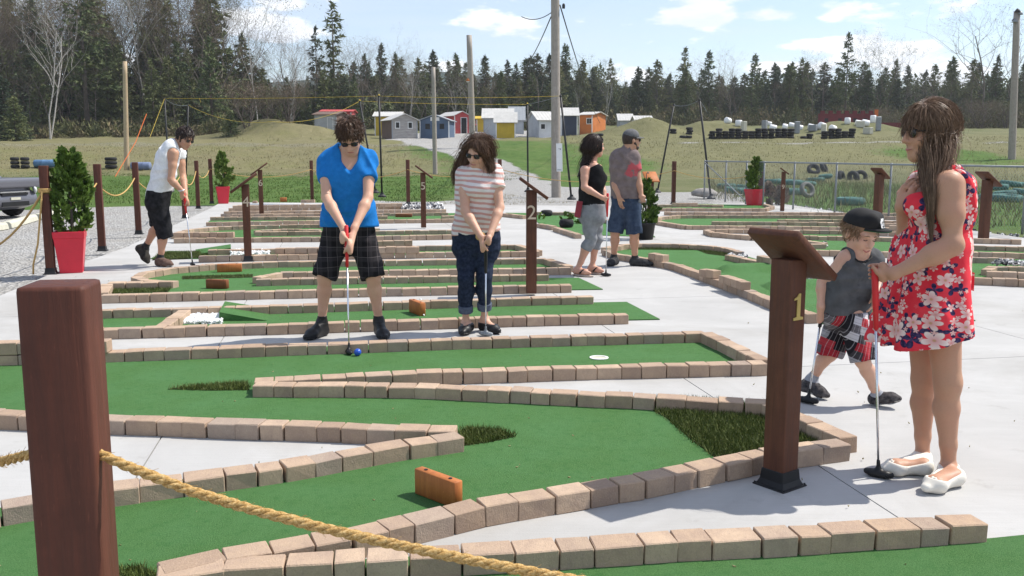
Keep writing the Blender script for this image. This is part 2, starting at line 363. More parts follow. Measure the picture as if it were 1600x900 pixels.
# ------------------------------------------------------------------ implicit solids -> one continuous mesh (surface nets)
class SDF:
    def __init__(s, lo, hi, res):
        s.lo = np.array(lo, float); s.res = res; s.n = np.ceil((np.array(hi) - s.lo) / res).astype(int) + 2
        s.d = np.full(s.n, 9.0, np.float32)
        s.ax = [(s.lo[i] + np.arange(s.n[i]) * res).astype(np.float32) for i in range(3)]
    def axes(s, sl=None):
        sl = sl or [slice(None)] * 3; return s.ax[0][sl[0]][:, None, None], s.ax[1][sl[1]][None, :, None], s.ax[2][sl[2]][None, None, :]
    def region(s, lo, hi):
        r = []
        for i in range(3):
            a = max(0, int((lo[i] - s.lo[i]) / s.res) - 1); b = min(s.n[i], int((hi[i] - s.lo[i]) / s.res) + 3); r.append(slice(a, max(a, b)))
        return tuple(r)
    def put(s, p, off=0.0, sub=False, kk=None):
        """p = dict primitive"""
        k = p['k'] if kk is None else kk; m = k + 3 * s.res + max(off, 0)
        if p['t'] == 'cap':
            a, b = np.array(p['a'], float), np.array(p['b'], float); ra, rb = p['ra'] + off, p['rb'] + off; R = max(ra, rb) + m
            sl = s.region(np.minimum(a, b) - R, np.maximum(a, b) + R)
            if any(q.stop <= q.start for q in sl): return
            X, Y, Z = s.axes(sl); P = [X - a[0], Y - a[1], Z - a[2]]; ba = b - a
            fl = p.get('flat')
            if fl is not None:
                f, q = np.array(fl[0], float), 1 / fl[1] - 1; f = f / np.linalg.norm(f); w = P[0] * f[0] + P[1] * f[1] + P[2] * f[2]
                P = [P[i] + w * (f[i] * q) for i in range(3)]; ba = ba + f * (ba @ f) * q
            L = max(ba @ ba, 1e-9); t = np.clip((P[0] * ba[0] + P[1] * ba[1] + P[2] * ba[2]) / L, 0, 1)
            d = np.sqrt((P[0] - t * ba[0]) ** 2 + (P[1] - t * ba[1]) ** 2 + (P[2] - t * ba[2]) ** 2) - (ra + (rb - ra) * t)
            if fl is not None: d = d * (.5 + .5 * fl[1])
        else:
            c = np.array(p['c'], float); r = np.array(p['r'], float) + off; R = max(r) + m; sl = s.region(c - R, c + R)
            if any(q.stop <= q.start for q in sl): return
            X, Y, Z = s.axes(sl); P = [X - c[0], Y - c[1], Z - c[2]]; A = p.get('ax')
            if A is not None: P = [P[0] * A[i][0] + P[1] * A[i][1] + P[2] * A[i][2] for i in range(3)]
            k0 = np.sqrt((P[0] / r[0]) ** 2 + (P[1] / r[1]) ** 2 + (P[2] / r[2]) ** 2); k1 = np.sqrt((P[0] / r[0] ** 2) ** 2 + (P[1] / r[1] ** 2) ** 2 + (P[2] / r[2] ** 2) ** 2)
            d = k0 * (k0 - 1) / np.maximum(k1, 1e-6)
        for (q, nrm) in p.get('clips', ()):
            nrm = np.array(nrm, float); nrm = nrm / np.linalg.norm(nrm); d = np.maximum(d, (X - q[0]) * nrm[0] + (Y - q[1]) * nrm[1] + (Z - q[2]) * nrm[2])
        cur = s.d[sl]
        if sub:
            b2 = -d; h = np.clip(k - np.abs(cur - b2), 0, None) / max(k, 1e-6); s.d[sl] = np.maximum(cur, b2) + h * h * k / 4
        else:
            h = np.clip(k - np.abs(cur - d), 0, None) / max(k, 1e-6); s.d[sl] = np.minimum(cur, d) - h * h * k / 4
    def clip(s, q, nrm):
        X, Y, Z = s.axes(); nrm = np.array(nrm, float); nrm = nrm / np.linalg.norm(nrm)
        s.d = np.maximum(s.d, ((X - q[0]) * nrm[0] + (Y - q[1]) * nrm[1] + (Z - q[2]) * nrm[2]).astype(np.float32))
    def disp(s, fn):
        m = np.abs(s.d) < .05; i = np.nonzero(m); s.d[m] += fn(s.ax[0][i[0]], s.ax[1][i[1]], s.ax[2][i[2]]).astype(np.float32)
    def mesh(s, relax=1):
        d = s.d; nx, ny, nz = d.shape; ins = d < 0
        cs = np.zeros((nx - 1, ny - 1, nz - 1), np.int8)
        for dx in (0, 1):
            for dy in (0, 1):
                for dz in (0, 1): cs += ins[dx:nx - 1 + dx, dy:ny - 1 + dy, dz:nz - 1 + dz]
        act = (cs > 0) & (cs < 8); idx = np.full(act.shape, -1, np.int32); ci = np.nonzero(act); n = len(ci[0]); idx[act] = np.arange(n)
        acc = np.zeros((n, 3)); cnt = np.zeros(n); quads = []
        for ax in range(3):
            o = [0, 0, 0]; o[ax] = 1
            A = d[:nx - o[0], :ny - o[1], :nz - o[2]]; B = d[o[0]:, o[1]:, o[2]:]
            cr = (A < 0) != (B < 0); e = np.stack(np.nonzero(cr), -1)
            if len(e) == 0: continue
            va, vb = A[cr], B[cr]; t = va / (va - vb); p = e.astype(float); p[:, ax] += t
            u, w = [(1, 2), (2, 0), (0, 1)][ax]; ids = []
            for du, dw in ((-1, -1), (0, -1), (0, 0), (-1, 0)):
                c = e.copy(); c[:, u] += du; c[:, w] += dw
                ok = ((c >= 0) & (c < np.array(act.shape))).all(1); q = np.full(len(e), -1); q[ok] = idx[c[ok, 0], c[ok, 1], c[ok, 2]]; ids.append(q)
                g = q >= 0; np.add.at(acc, q[g], p[g]); np.add.at(cnt, q[g], 1)
            Q = np.stack(ids, -1); ok = (Q >= 0).all(1); Q = Q[ok]; neg = (va < 0)[ok]; Q[~neg] = Q[~neg][:, ::-1]; quads.append(Q)
        V = acc / np.maximum(cnt, 1)[:, None]; F = np.concatenate(quads) if quads else np.zeros((0, 4), int)
        for _ in range(relax):
            S_ = np.zeros_like(V); c = np.zeros(n)
            for a, b in ((0, 1), (1, 2), (2, 3), (3, 0)):
                np.add.at(S_, F[:, a], V[F[:, b]]); np.add.at(c, F[:, a], 1); np.add.at(S_, F[:, b], V[F[:, a]]); np.add.at(c, F[:, b], 1)
            V = V * .5 + S_ / np.maximum(c, 1)[:, None] * .5
        return V * s.res + s.lo, F
    def obj(s, name, mat, parent=None, origin=(0, 0, 0), relax=1):
        V, F = s.mesh(relax); return np_mesh(name, V - np.array(origin), F, mat, parent, True)
def C(a, b, ra, rb=None, k=.02, flat=None, clips=()):
    return dict(t='cap', a=tuple(a), b=tuple(b), ra=ra, rb=ra if rb is None else rb, k=k, flat=flat, clips=clips)
def E(c, r, k=.02, ax=None, clips=()): return dict(t='ell', c=tuple(c), r=r, k=k, ax=ax, clips=clips)
def bounds(prims, off=.03):
    lo = np.full(3, 1e9); hi = -lo
    for p in prims:
        if p['t'] == 'cap': R = max(p['ra'], p['rb']) + off; pts = (np.array(p['a']), np.array(p['b']))
        else: R = max(p['r']) + off; pts = (np.array(p['c']),)
        for q in pts: lo = np.minimum(lo, q - R); hi = np.maximum(hi, q + R)
    return lo, hi
def solid(name, prims, mat, parent, origin, res, off=0.0, subs=(), clips=(), disp=None, kk=None, relax=1):
    lo, hi = bounds(prims, .02 + max(0, off)); s = SDF(lo, hi, res)
    for p in prims: s.put(p, p.get('off', 0) + off, False, kk)
    for q, nrm in clips: s.clip(q, nrm)
    for p in subs: s.put(p, 0, True)
    if disp: s.disp(disp)
    return s.obj(name, mat, parent, origin, relax)
# ------------------------------------------------------------------ sky dome is the world; ground sheet reaches the horizon
def inpoly(P, x, y):
    r = np.zeros(x.shape, bool); n = len(P)
    for i in range(n):
        (x1, y1), (x2, y2) = P[i], P[(i + 1) % n]
        if y1 == y2: continue
        c = ((y1 > y) != (y2 > y)) & (x < (x2 - x1) * (y - y1) / (y2 - y1) + x1); r ^= c
    return r
def wpoly(px, f=GT): return [(f(*p).x, f(*p).y) for p in px]
def ground():
    ys = [-6.0]
    while ys[-1] < 900:
        y = ys[-1]; ys.append(y + (.9 if y < 9 else .3 if y < 34 else .5 if y < 62 else .8 if y < 110 else 2.5 if y < 160 else 12))
    xs = [-700.0]
    while xs[-1] < 700:
        x = xs[-1]; a = abs(x); xs.append(x + (.45 if a < 22 else .9 if a < 60 else 4 if a < 130 else 40))
    X, Y = np.meshgrid(np.array(xs), np.array(ys)); nx, ny = len(xs), len(ys)
    Z = np.array([[TZ(a, b) for a in xs] for b in ys])
    V = np.stack([X, Y, Z], -1).reshape(-1, 3)
    i = np.arange(ny - 1)[:, None] * nx + np.arange(nx - 1)[None]; F = np.stack([i, i + 1, i + nx + 1, i + nx], -1).reshape(-1, 4)
    jx = X + np.array([[mnoise.noise(Vector((a * .9, b * .9, 0))) * .5 for a in xs] for b in ys]); jy = Y + np.array([[mnoise.noise(Vector((a * .9, b * .9, 7))) * .6 for a in xs] for b in ys])
    grav = np.zeros(X.shape); 
    lot = [(-60, 4), (-60, 24.5)] + wpoly([(-250, 331), (0, 331), (180, 323), (330, 322), (350, 314)]) + [(-1, 12), (-1, 4)]
    strip = wpoly([(500, 325), (560, 312), (690, 318), (760, 288), (830, 291), (905, 293), (960, 290), (1000, 301), (1150, 300), (1180, 325), (1100, 330)])
    path = wpoly([(770, 300), (860, 296), (868, 285), (800, 255), (745, 232), (700, 216), (610, 214), (640, 226), (700, 240), (735, 262), (770, 285)])
    yard = wpoly([(600, 219), (640, 209), (760, 203), (900, 205), (880, 213), (770, 217), (760, 226), (700, 226)])
    fside = wpoly([(1150, 315), (1240, 312), (1620, 362), (1620, 376), (1230, 326), (1150, 330)])
    for P in (lot, strip, path, yard): grav = np.maximum(grav, inpoly(P, jx, jy))
    pxs = 800 + FPX * X / np.maximum(Y, 1)
    grav0 = grav; bank = (jy > 71.5) & (jy < 76) & (pxs < 660) & (pxs > -300); grav = np.maximum(grav, bank * .42)
    road2 = (jy > 77) & (jy < 79) & (pxs > 1050); grav = np.maximum(grav, road2 * .7)
    for _ in range(2):
        q = np.pad(grav, 1, mode='edge'); grav = (q[1:-1, 1:-1] * 2 + q[:-2, 1:-1] + q[2:, 1:-1] + q[1:-1, :-2] + q[1:-1, 2:]) / 6
    green = ((jy > 24) & (jy < 53) & (pxs < 1000)) * 1.0
    for (cx_, cy_, r_) in [(820, 262, 6), (930, 258, 5), (900, 300, 3), (1420, 300, 8), (1560, 330, 7), (1300, 320, 5), (1480, 246, 5), (780, 232, 8)]:
        g = GT(cx_, cy_); green = np.maximum(green, np.exp(-((X - g.x) ** 2 + ((Y - g.y) / 1.5) ** 2) / r_ ** 2))
    tan = np.clip((Y - 50) / 8, 0, 1) * np.clip((108 - Y) / 10, 0, 1) * np.where(pxs < 640, 1.0, .6)
    o = np_mesh('ground', V, F, None); me = o.data
    at = me.color_attributes.new('cover', 'FLOAT_COLOR', 'POINT')
    at.data.foreach_set('color', np.stack([grav, green, tan, np.ones_like(tan)], -1).astype(np.float32).ravel())
    t = NT('ground_cover', .95, .1); v = t.pos(); a = t.N('Attribute'); a.attribute_name = 'cover'; s = t.N('SeparateColor'); t.L(a.outputs[0], s.inputs[0])
    big = t.noise(v, .22, 6, .65); mid = t.noise(t.pos((1, .6, 1)), 1.7, 6, .7); fine = t.noise(v, 14, 4, .75)
    grass = t.mix(t.rng(mid, .3, .7), (.088, .105, .042), (.15, .158, .075))
    grass = t.mix(t.rng(big, .4, .65, 0, .7), grass, (.20, .185, .105))
    tanc = t.mix(t.rng(mid, .3, .7), (.145, .135, .07), (.225, .20, .11)); tanc = t.mix(t.rng(big, .45, .7, 0, .6), tanc, (.16, .165, .06))
    grn = t.mix(t.rng(mid, .3, .7), (.050, .105, .022), (.105, .165, .042)); grn = t.mix(t.rng(big, .5, .75, 0, .35), grn, (.19, .18, .08))
    c = t.mix(s.outputs[2], grass, tanc)
    gm = t.rng(t.math('ADD', s.outputs[1], t.math('MULTIPLY', t.math('SUBTRACT', mid, .5), .9)), .35, .65, smooth=True); c = t.mix(gm, c, grn)
    c = t.mix(t.rng(fine, .35, .7, 0, .5), c, t.mix(.45, c, (.04, .05, .015)))
    st = t.vor(v, 26, out='Color'); stv = t.math('MULTIPLY', t.sep(st)[0], 1.0)
    gr = t.mix(stv, (.23, .225, .215), (.50, .495, .485)); gr = t.mix(t.rng(t.noise(v, .8, 6, .7), .35, .7, 0, .4), gr, (.33, .30, .25))
    gr = t.mix(t.rng(t.noise(v, 70, 2, .6), .62, .72, 0, .7), gr, (.14, .14, .14))
    km = t.rng(t.math('ADD', s.outputs[0], t.math('MULTIPLY', t.math('SUBTRACT', fine, .5), .8)), .4, .6)
    t.color(t.mix(km, c, gr)); t.bump(t.math('ADD', fine, t.math('MULTIPLY', t.vor(v, 26), km)), .05, .8)
    me.materials.append(t.m); tag(o, kind='structure'); return o
ground()
# far wooded hills behind the tree line
def hills():
    b = MB(); n = 120; rows = [(430, 10), (520, 0), (640, 1.0)]
    xs = [-560 + 1120 * i / (n - 1) for i in range(n)]
    for (Y, k) in rows:
        for x in xs:
            h = 34 + 9 * mnoise.noise(Vector((x * .006, 2, 0))) + 4 * mnoise.noise(Vector((x * .03, 5, 0))) + 14 * math.exp(-((x + 40) / 160) ** 2)
            b.v.append((x, Y, TZ(x, Y) - 5 if k == 10 else h * (.75 if k == 0 else 1.0) + 6))
    b.f = [(r * n + i, r * n + i + 1, (r + 1) * n + i + 1, (r + 1) * n + i) for r in range(2) for i in range(n - 1)]
    t = NT('wooded_hill', .95, .05); v = t.pos((1, 1, 1)); t.color(t.mix(t.rng(t.noise(v, .09, 5, .7), .3, .7), (.055, .085, .085), (.10, .125, .105)))
    t.bump(t.noise(v, .15, 4, .8), 6.0, 1.0)
    tag(b.build('hills', t.m, None, True), kind='structure')
hills()
# ------------------------------------------------------------------ concrete pad, cut in slabs by sawn joints
def pad():
    P = [(-7.2, -2)] + [(G(*p).x, G(*p).y) for p in [(-260, 578), (0, 462), (75, 430), (200, 385), (330, 325), (345, 316), (520, 317), (760, 320), (960, 322), (1205, 316), (1240, 321), (1610, 373), (1800, 400)]] + [(9, 10), (7.5, -2)]
    root = thing('concrete_pad', None, None); tag(root, kind='structure')
    b = MB().prism(P, -.055, -.018); b.build('joint_filler', MT['concrete_dark'], root)
    ang = rad(10.5); u = Vector((math.cos(ang), math.sin(ang))); w = Vector((-math.sin(ang), math.cos(ang)))
    o0 = Vector((1.385, 4.23)); g = .0035; su = sw = 3.05; ow = w * 1.75
    def clip(poly, q, nrm):
        out = []
        for a, b in zip(poly, poly[1:] + poly[:1]):
            da, db = (a - q).dot(nrm), (b - q).dot(nrm)
            if da >= 0: out.append(a)
            if (da >= 0) != (db >= 0): out.append(a.lerp(b, da / (da - db)))
        return out
    PV = [Vector(p) for p in P]
    for i in range(-4, 6):
        for j in range(-4, 12):
            q = clip(PV, o0 + u * (i * su + g), u); q = clip(q, o0 + u * ((i + 1) * su - g), -u) if q else q
            q = clip(q, o0 + ow + w * (j * sw + g), w) if q else q; q = clip(q, o0 + ow + w * ((j + 1) * sw - g), -w) if q else q
            q = [a for k, a in enumerate(q) if (a - q[k - 1]).length > 1e-4]
            if len(q) >= 3: MB().prism(q, -.05, 0.0).build('slab', MT['concrete'], root)
pad()
# ------------------------------------------------------------------ turf lanes
def green(px, z=.010, z0=.002):
    P = [(G(*p).x, G(*p).y) for p in px]
    o = MB().prism(P, z0, z).build('putting_green', MT['turf']); return tag(o, kind='structure')
LANE1 = [(-420, 556), (160, 556), (450, 545), (735, 536), (1098, 526), (1190, 572), (930, 579), (650, 587), (400, 602), (650, 607), (990, 622), (1198, 634), (1325, 694), (1194, 715), (999, 758), (860, 782), (750, 803), (545, 853), (350, 890), (248, 918), (150, 905), (-160, 1010), (-420, 960), (-420, 840), (-150, 822), (0, 797), (160, 768), (350, 744), (528, 718), (634, 699), (720, 687), (716, 676), (448, 667), (251, 661), (0, 650), (-420, 640)]
green(LANE1)
green([(255, 905), (448, 885), (572, 877), (800, 864), (1052, 848), (1239, 838), (1530, 846), (1640, 835), (1900, 1150), (900, 1900), (100, 1500)], .009)
green([(70, 500), (450, 482), (979, 473), (1031, 500), (800, 505), (450, 515), (70, 525)])
green([(162, 466), (270, 446), (210, 440), (230, 430), (335, 420), (450, 415), (853, 409), (893, 424), (440, 431), (396, 441), (450, 439), (904, 435), (942, 453), (450, 461), (162, 468)])
green([(235, 405), (262, 393), (325, 394), (500, 392), (808, 387), (845, 396), (650, 399), (310, 405)])
green([(272, 376), (300, 362), (345, 357), (400, 355), (500, 353), (590, 362), (735, 363), (735, 370), (500, 375)])
green([(330, 344), (500, 341), (735, 339), (735, 345), (500, 347), (322, 350)])
green([(600, 336), (735, 333), (735, 342), (600, 343)], .012)
green([(944, 392), (965, 388), (1002, 384), (1091, 387), (1130, 391), (1190, 408), (1262, 430), (1400, 455), (1460, 480), (1524, 502), (1285, 507), (1270, 499), (1210, 478), (1160, 457), (1100, 434), (1060, 419), (1016, 409), (963, 401)])
green([(790, 333), (905, 334), (960, 349), (1012, 361), (1024, 371), (905, 367), (866, 355), (843, 350), (830, 340)])
green([(1025, 345), (1040, 340), (1240, 340), (1330, 341), (1330, 355), (1240, 356), (1072, 355)])
green([(1030, 329), (1120, 326), (1200, 327), (1205, 322), (1100, 319), (1030, 322)])
green([(1240, 366), (1330, 365), (1330, 373), (1240, 373)], .012)
green([(1240, 376), (1420, 380), (1420, 396), (1250, 395)], .014)
green([(1480, 405), (1660, 407), (1660, 440), (1480, 433)])
green([(1480, 388), (1660, 391), (1660, 399), (1480, 397)], .013)
# ------------------------------------------------------------------ paver borders
BRK = []; BH = .082
def brick_protos():
    for q in range(8):
        r = random.Random(q + 5); bm = bmesh.new(); bmesh.ops.create_cube(bm, size=1.0)
        for v in bm.verts:
            v.co.x += r.uniform(-.012, .012); v.co.y += r.uniform(-.03, .03) if v.co.z > 0 else r.uniform(-.015, .015)
            if v.co.z > 0: v.co.z += r.uniform(-.03, .03)
        bmesh.ops.scale(bm, vec=(.2, .11, BH), verts=bm.verts)
        bmesh.ops.bevel(bm, geom=[e for e in bm.edges if e.calc_face_angle(0) > .9], offset=.0045, segments=1, affect='EDGES', profile=.5)
        for v in bm.verts: v.co += Vector((r.uniform(-1, 1), r.uniform(-1, 1), r.uniform(-1, 1))) * .001
        bmesh.ops.translate(bm, vec=(0, 0, BH / 2), verts=bm.verts)
        me = bpy.data.meshes.new('brick'); bm.to_mesh(me); bm.free(); me.materials.append(MT['brick']); BRK.append(me)
brick_protos()
RB = random.Random(11)
def border(label, paths, group=None):
    """paths: (course, [pixels of the middle of the top face], short?)"""
    p0 = paths[0][1][0]; base = G(p0[0], p0[1], BH); base.z = 0
    root = thing('paver_border', label, 'border', base, 0, group)
    for pa in paths:
        course, px = pa[0], pa[1]; lmin, lmax = pa[2] if len(pa) > 2 else (.112, .180)
        pts = [G(p[0], p[1], BH * (course + 1)) for p in px]
        for a, b in zip(pts, pts[1:]):
            d = (b - a); d.z = 0; L = d.length; d.normalize(); yaw = math.atan2(d.y, d.x)
            if L < .02: continue
            n = max(1, round(L / ((lmin + lmax) / 2))); ws = [RB.uniform(lmin, lmax) for _ in range(n)]; k = L / sum(ws); s = 0
            for w in ws:
                w *= k; c = a + d * (s + w / 2); s += w
                o = link('brick', RB.choice(BRK), root)
                o.location = (c.x - base.x + RB.uniform(-.004, .004), c.y - base.y + RB.uniform(-.004, .004), BH * course + RB.uniform(-.004, .0))
                o.rotation_euler = (RB.uniform(-.012, .012), RB.uniform(-.012, .012), yaw + RB.uniform(-.02, .02) + (math.pi if RB.random() < .5 else 0))
                o.scale = (max(.05, (w - .005)) / .2, RB.uniform(.95, 1.04), RB.uniform(.97, 1.03))
    return root
border('tan paver border zigzagging around the large foreground lane under post number 1', [
    (0, [(-300, 560), (160, 548), (450, 538), (735, 528), (1100, 518)]), (0, [(1103, 519), (1193, 561)]),
    (0, [(1195, 565), (930, 571), (650, 580), (397, 593)]), (0, [(397, 598), (650, 600), (990, 616), (1200, 628)]), (0, [(1203, 630), (1250, 650), (1328, 683)]),
    (0, [(1320, 689), (1194, 705), (999, 745), (860, 767), (750, 785), (545, 832), (350, 864), (250, 888)])])
border('tan paver V pointing right with grey concrete inside, left foreground', [
    (0, [(-220, 632), (0, 643), (160, 650), (251, 653), (448, 660), (714, 669)]), (0, [(720, 678), (634, 690), (528, 708), (439, 724), (350, 736), (160, 760), (0, 788), (-220, 826)])])
border('nearest straight row of tan pavers along the bottom of the view', [(0, [(242, 895), (350, 880), (448, 873), (572, 865), (800, 853), (1052, 837), (1239, 828), (1530, 809)])])
border('short second course of pavers beside the front post at the left edge', [(1, [(-300, 540), (172, 530)])])
border('paver border around the lane with white chips behind the two putting players', [
    (0, [(70, 515), (450, 505), (800, 494), (980, 490)]), (0, [(70, 485), (270, 481), (450, 476), (800, 465), (926, 462)]), (0, [(288, 483), (254, 508)])])
border('curved paver border around the lane with orange ball and dark island', [
    (0, [(160, 460), (450, 453), (892, 444)]), (0, [(160, 457), (167, 443)]), (0, [(170, 441), (270, 439)]), (0, [(275, 439), (228, 437), (212, 432), (225, 425), (260, 419), (335, 412)], (.10, .13)),
    (0, [(335, 412), (450, 408), (853, 403)]), (0, [(855, 404), (890, 415)]), (0, [(892, 418), (700, 420), (438, 425), (400, 433)]), (0, [(400, 436), (450, 434.5), (857, 428)])])
border('paver border of the lane at the foot of post number 4', [
    (0, [(310, 400), (450, 397), (650, 394), (843, 392)]), (0, [(325, 390), (500, 387), (650, 384), (806, 382)]), (0, [(808, 382), (842, 391)]), (1, [(430, 387), (655, 385)]), (1, [(500, 378), (644, 375)])])
border('two course paver border with rounded left end behind post number 4', [
    (0, [(272, 372), (366, 371), (500, 370), (735, 366)]), (1, [(272, 363), (366, 362.5)]), (0, [(398, 362), (500, 361), (735, 359)]), (0, [(398, 360), (440, 357.5), (500, 358.5)], (.1, .13)),
    (0, [(272, 366), (283, 361), (300, 357.5), (340, 354)], (.1, .13)), (0, [(340, 354), (400, 352), (500, 350), (590, 357)])])
border('low paver rows around the lane at the foot of post number 5', [
    (0, [(322, 347), (500, 344), (735, 341.5)]), (0, [(329, 339), (500, 338), (606, 337)]), (0, [(345, 334.5), (500, 333.5), (590, 333), (700, 332)]), (0, [(690, 337), (735, 336)])])
border('farthest paver rows in front of the lawn with dark pebbles between', [
    (0, [(350, 330), (500, 329), (590, 328), (697, 327)]), (0, [(357, 325), (520, 323), (628, 322)]), (1, [(363, 321), (520, 319), (628, 317.5)]), (0, [(372, 320), (475, 317.5)]), (1, [(395, 314), (402, 314)]), (1, [(470, 312), (492, 312)])])
border('paver border around the big humped lane on the right with a rough arc', [
    (0, [(946, 390), (963, 396), (1016, 404), (1060, 413), (1100, 427), (1160, 449), (1210, 469), (1270, 491)]), (0, [(944, 387), (970, 382.5), (1002, 380), (1050, 380.5), (1091, 382.5), (1130, 386), (1158, 393)], (.12, .16)),
    (0, [(1138, 397.5), (1189, 408), (1262, 426), (1330, 444)]), (1, [(1017, 395), (1040, 398)]), (1, [(1098, 419), (1121, 423)]), (1, [(1131, 429), (1166, 440)]), (1, [(1188, 399), (1210, 403)])])
border('paver border around the lane with flower tyres behind the standing couple', [
    (0, [(786, 333), (820, 336.5)]), (0, [(838, 331), (911, 332), (960, 346), (1005, 358)]), (0, [(843, 349), (866, 353)]), (0, [(868, 354.5), (904, 365.5)])])
border('oval paver border in the middle distance right of the potted cedar', [
    (0, [(1023, 341), (1035, 338), (1062, 336), (1240, 336), (1420, 338)]), (0, [(1023, 344), (1045, 348), (1072, 352)], (.12, .16)), (0, [(1072, 352), (1140, 352.5), (1240, 353), (1420, 356)]), (0, [(1112, 346), (1240, 346.5), (1420, 349)])])
border('paver island with pale top in front of the oval border', [(0, [(1103, 359), (1115, 363), (1175, 368), (1250, 369)]), (0, [(1103, 358), (1150, 357.5), (1250, 360)])])
border('far right paver rows near the red planter by the fence', [
    (0, [(1038, 331), (1240, 331.5), (1420, 333)]), (0, [(1023, 325), (1195, 325.5)]), (0, [(1195, 325.5), (1207, 322), (1195, 318.5)], (.12, .15)), (0, [(1023, 320), (1080, 319), (1130, 320)]), (1, [(1050, 317), (1090, 317)])])
border('paver rows behind the boy with a low island of pebbles', [
    (0, [(1215, 343), (1320, 342.5), (1420, 346)]), (0, [(1240, 359), (1320, 360), (1430, 363)]), (0, [(1235, 368), (1320, 369), (1430, 372)]), (0, [(1252, 375), (1290, 379)]), (0, [(1252, 381), (1290, 381)]), (0, [(1250, 390), (1330, 392), (1430, 394)]), (1, [(1390, 352), (1420, 353)])])
border('paver rows along the fence at the right edge behind the dress', [
    (0, [(1470, 371), (1595, 374)]), (0, [(1470, 382), (1660, 387)]), (0, [(1470, 392), (1660, 397)]), (0, [(1470, 401), (1584, 403)])])
border('paver border with a pebble topped island at the right edge', [(0, [(1470, 431), (1550, 434), (1660, 439)]), (0, [(1541, 421), (1552, 416), (1590, 416), (1660, 421)], (.1, .14)), (0, [(1541, 423), (1590, 425), (1660, 428)])])
# ------------------------------------------------------------------ rough turf: long blades
def rough_patch(px, dens, h=.034, seed=1):
    P = [(G(*p).x, G(*p).y) for p in px]; r = np.random.default_rng(seed)
    x0, x1 = min(p[0] for p in P), max(p[0] for p in P); y0, y1 = min(p[1] for p in P), max(p[1] for p in P)
    n = int((x1 - x0) * (y1 - y0) * dens); x = r.uniform(x0, x1, n); y = r.uniform(y0, y1, n); k = inpoly(P, x + r.normal(0, .012, n), y + r.normal(0, .012, n)); x, y = x[k], y[k]; n = len(x)
    a = r.uniform(0, 6.28, n); w = r.uniform(.0016, .0032, n); L = r.uniform(.5, 1.1, n) * h; lean = r.uniform(0, .9, n) * h; la = r.uniform(0, 6.28, n)
    b0 = np.stack([x - np.cos(a) * w, y - np.sin(a) * w, np.full(n, .011)], -1); b1 = np.stack([x + np.cos(a) * w, y + np.sin(a) * w, np.full(n, .011)], -1)
    t = np.stack([x + np.cos(la) * lean, y + np.sin(la) * lean, .011 + L], -1)
    V = np.stack([b0, b1, t], 1).reshape(-1, 3); F = np.arange(3 * n).reshape(-1, 3)
    o = np_mesh('rough_turf', V, F, MT['rough'], None, False); tag(o, kind='stuff')
    m = MB().prism(P, .004, .0125).build('rough_turf_mat', MT['roughmat']); tag(m, kind='structure')
rough_patch([(988, 626), (1040, 655), (1080, 690), (1122, 722), (1194, 712), (1270, 698), (1318, 690), (1246, 654), (1200, 635), (1060, 626)], 26000, .036, 1)
rough_patch([(718, 676), (745, 672), (785, 675), (806, 685), (770, 693), (725, 700)], 26000, .034, 2)
rough_patch([(262, 611), (300, 606), (385, 600), (390, 612), (330, 613)], 26000, .03, 3)
rough_patch([(165, 902), (220, 888), (252, 905), (250, 935), (150, 950)], 26000, .03, 4)
rough_patch([(162, 461), (172, 447), (272, 446), (262, 458)], 9000, .034, 5)
rough_patch([(238, 407), (250, 395), (330, 393), (322, 404)], 6000, .03, 6)
rough_patch([(960, 391), (1002, 384), (1060, 385), (1100, 387), (1140, 392), (1140, 402), (1105, 398), (1090, 392), (1000, 391)], 6000, .04, 7)
rough_patch([(285, 433), (395, 430), (395, 435), (285, 438)], 5000, .02, 8)
# ------------------------------------------------------------------ turf ramps, humps, cup
def ramp(px_hi, px_lo, h, label, w=.38):
    """wedge: high edge at px_hi (two corners), low edge at px_lo"""
    a, b = (G(*p) for p in px_hi); c, d = (G(*p) for p in px_lo); bm = MB(); z = .011
    vs = [(a.x, a.y, z), (b.x, b.y, z), (c.x, c.y, z), (d.x, d.y, z), (a.x, a.y, h), (b.x, b.y, h)]
    bm.add(vs, [(0, 1, 5, 4), (4, 5, 2, 3), (0, 4, 3), (1, 2, 5)])
    o = bm.build('turf_ramp', MT['turf']); tag(o, label, 'ramp'); return o
ramp([(343, 503), (352, 485)], [(425, 484), (418, 503)], .085, 'green turf ramp rising left to the white chips')
ramp([(361, 398), (361, 392)], [(305, 391), (312, 398)], .10, 'green turf ramp by the white chips near post number 4')
def hump(px, py, lx, ly, h):
    c = G(px, py); n = 14; b = MB()
    for i in range(n + 1):
        for j in range(n + 1):
            u, v = i / n * 2 - 1, j / n * 2 - 1; b.v.append((c.x + u * lx, c.y + v * ly + .17 * u * lx, .009 + h * (math.cos(v * math.pi / 2) ** 2) * (1 - u ** 8)))
    b.f = [(i * (n + 1) + j, (i + 1) * (n + 1) + j, (i + 1) * (n + 1) + j + 1, i * (n + 1) + j + 1) for i in range(n) for j in range(n)]
    tag(b.build('turf_hump', MT['turf'], None, True), kind='structure')
hump(1190, 423, .56, .34, .09); hump(1262, 449, .5, .30, .08); hump(1380, 476, .45, .26, .06)
def cup(px, py):
    c = G(px, py, .012); b = MB(); n = 20
    vs = []
    for r_, z in ((.066, .0), (.066, .004), (.052, .004), (.052, -.002)):
        for k in range(n): a = 2 * math.pi * k / n; vs.append((r_ * math.cos(a), r_ * math.sin(a), z))
    b.add(vs, [(i * n + k, i * n + (k + 1) % n, (i + 1) * n + (k + 1) % n, (i + 1) * n + k) for i in range(3) for k in range(n)])
    t = thing('golf_cup', 'white rimmed golf hole near the far right corner of the foreground lane', 'golf hole', c)
    b.build('rim', MT['white'], t)
    MB().lathe([(.053, -.001), (.053, .0005)], n=20).build('cup_floor', MT['tirecurb'], t)
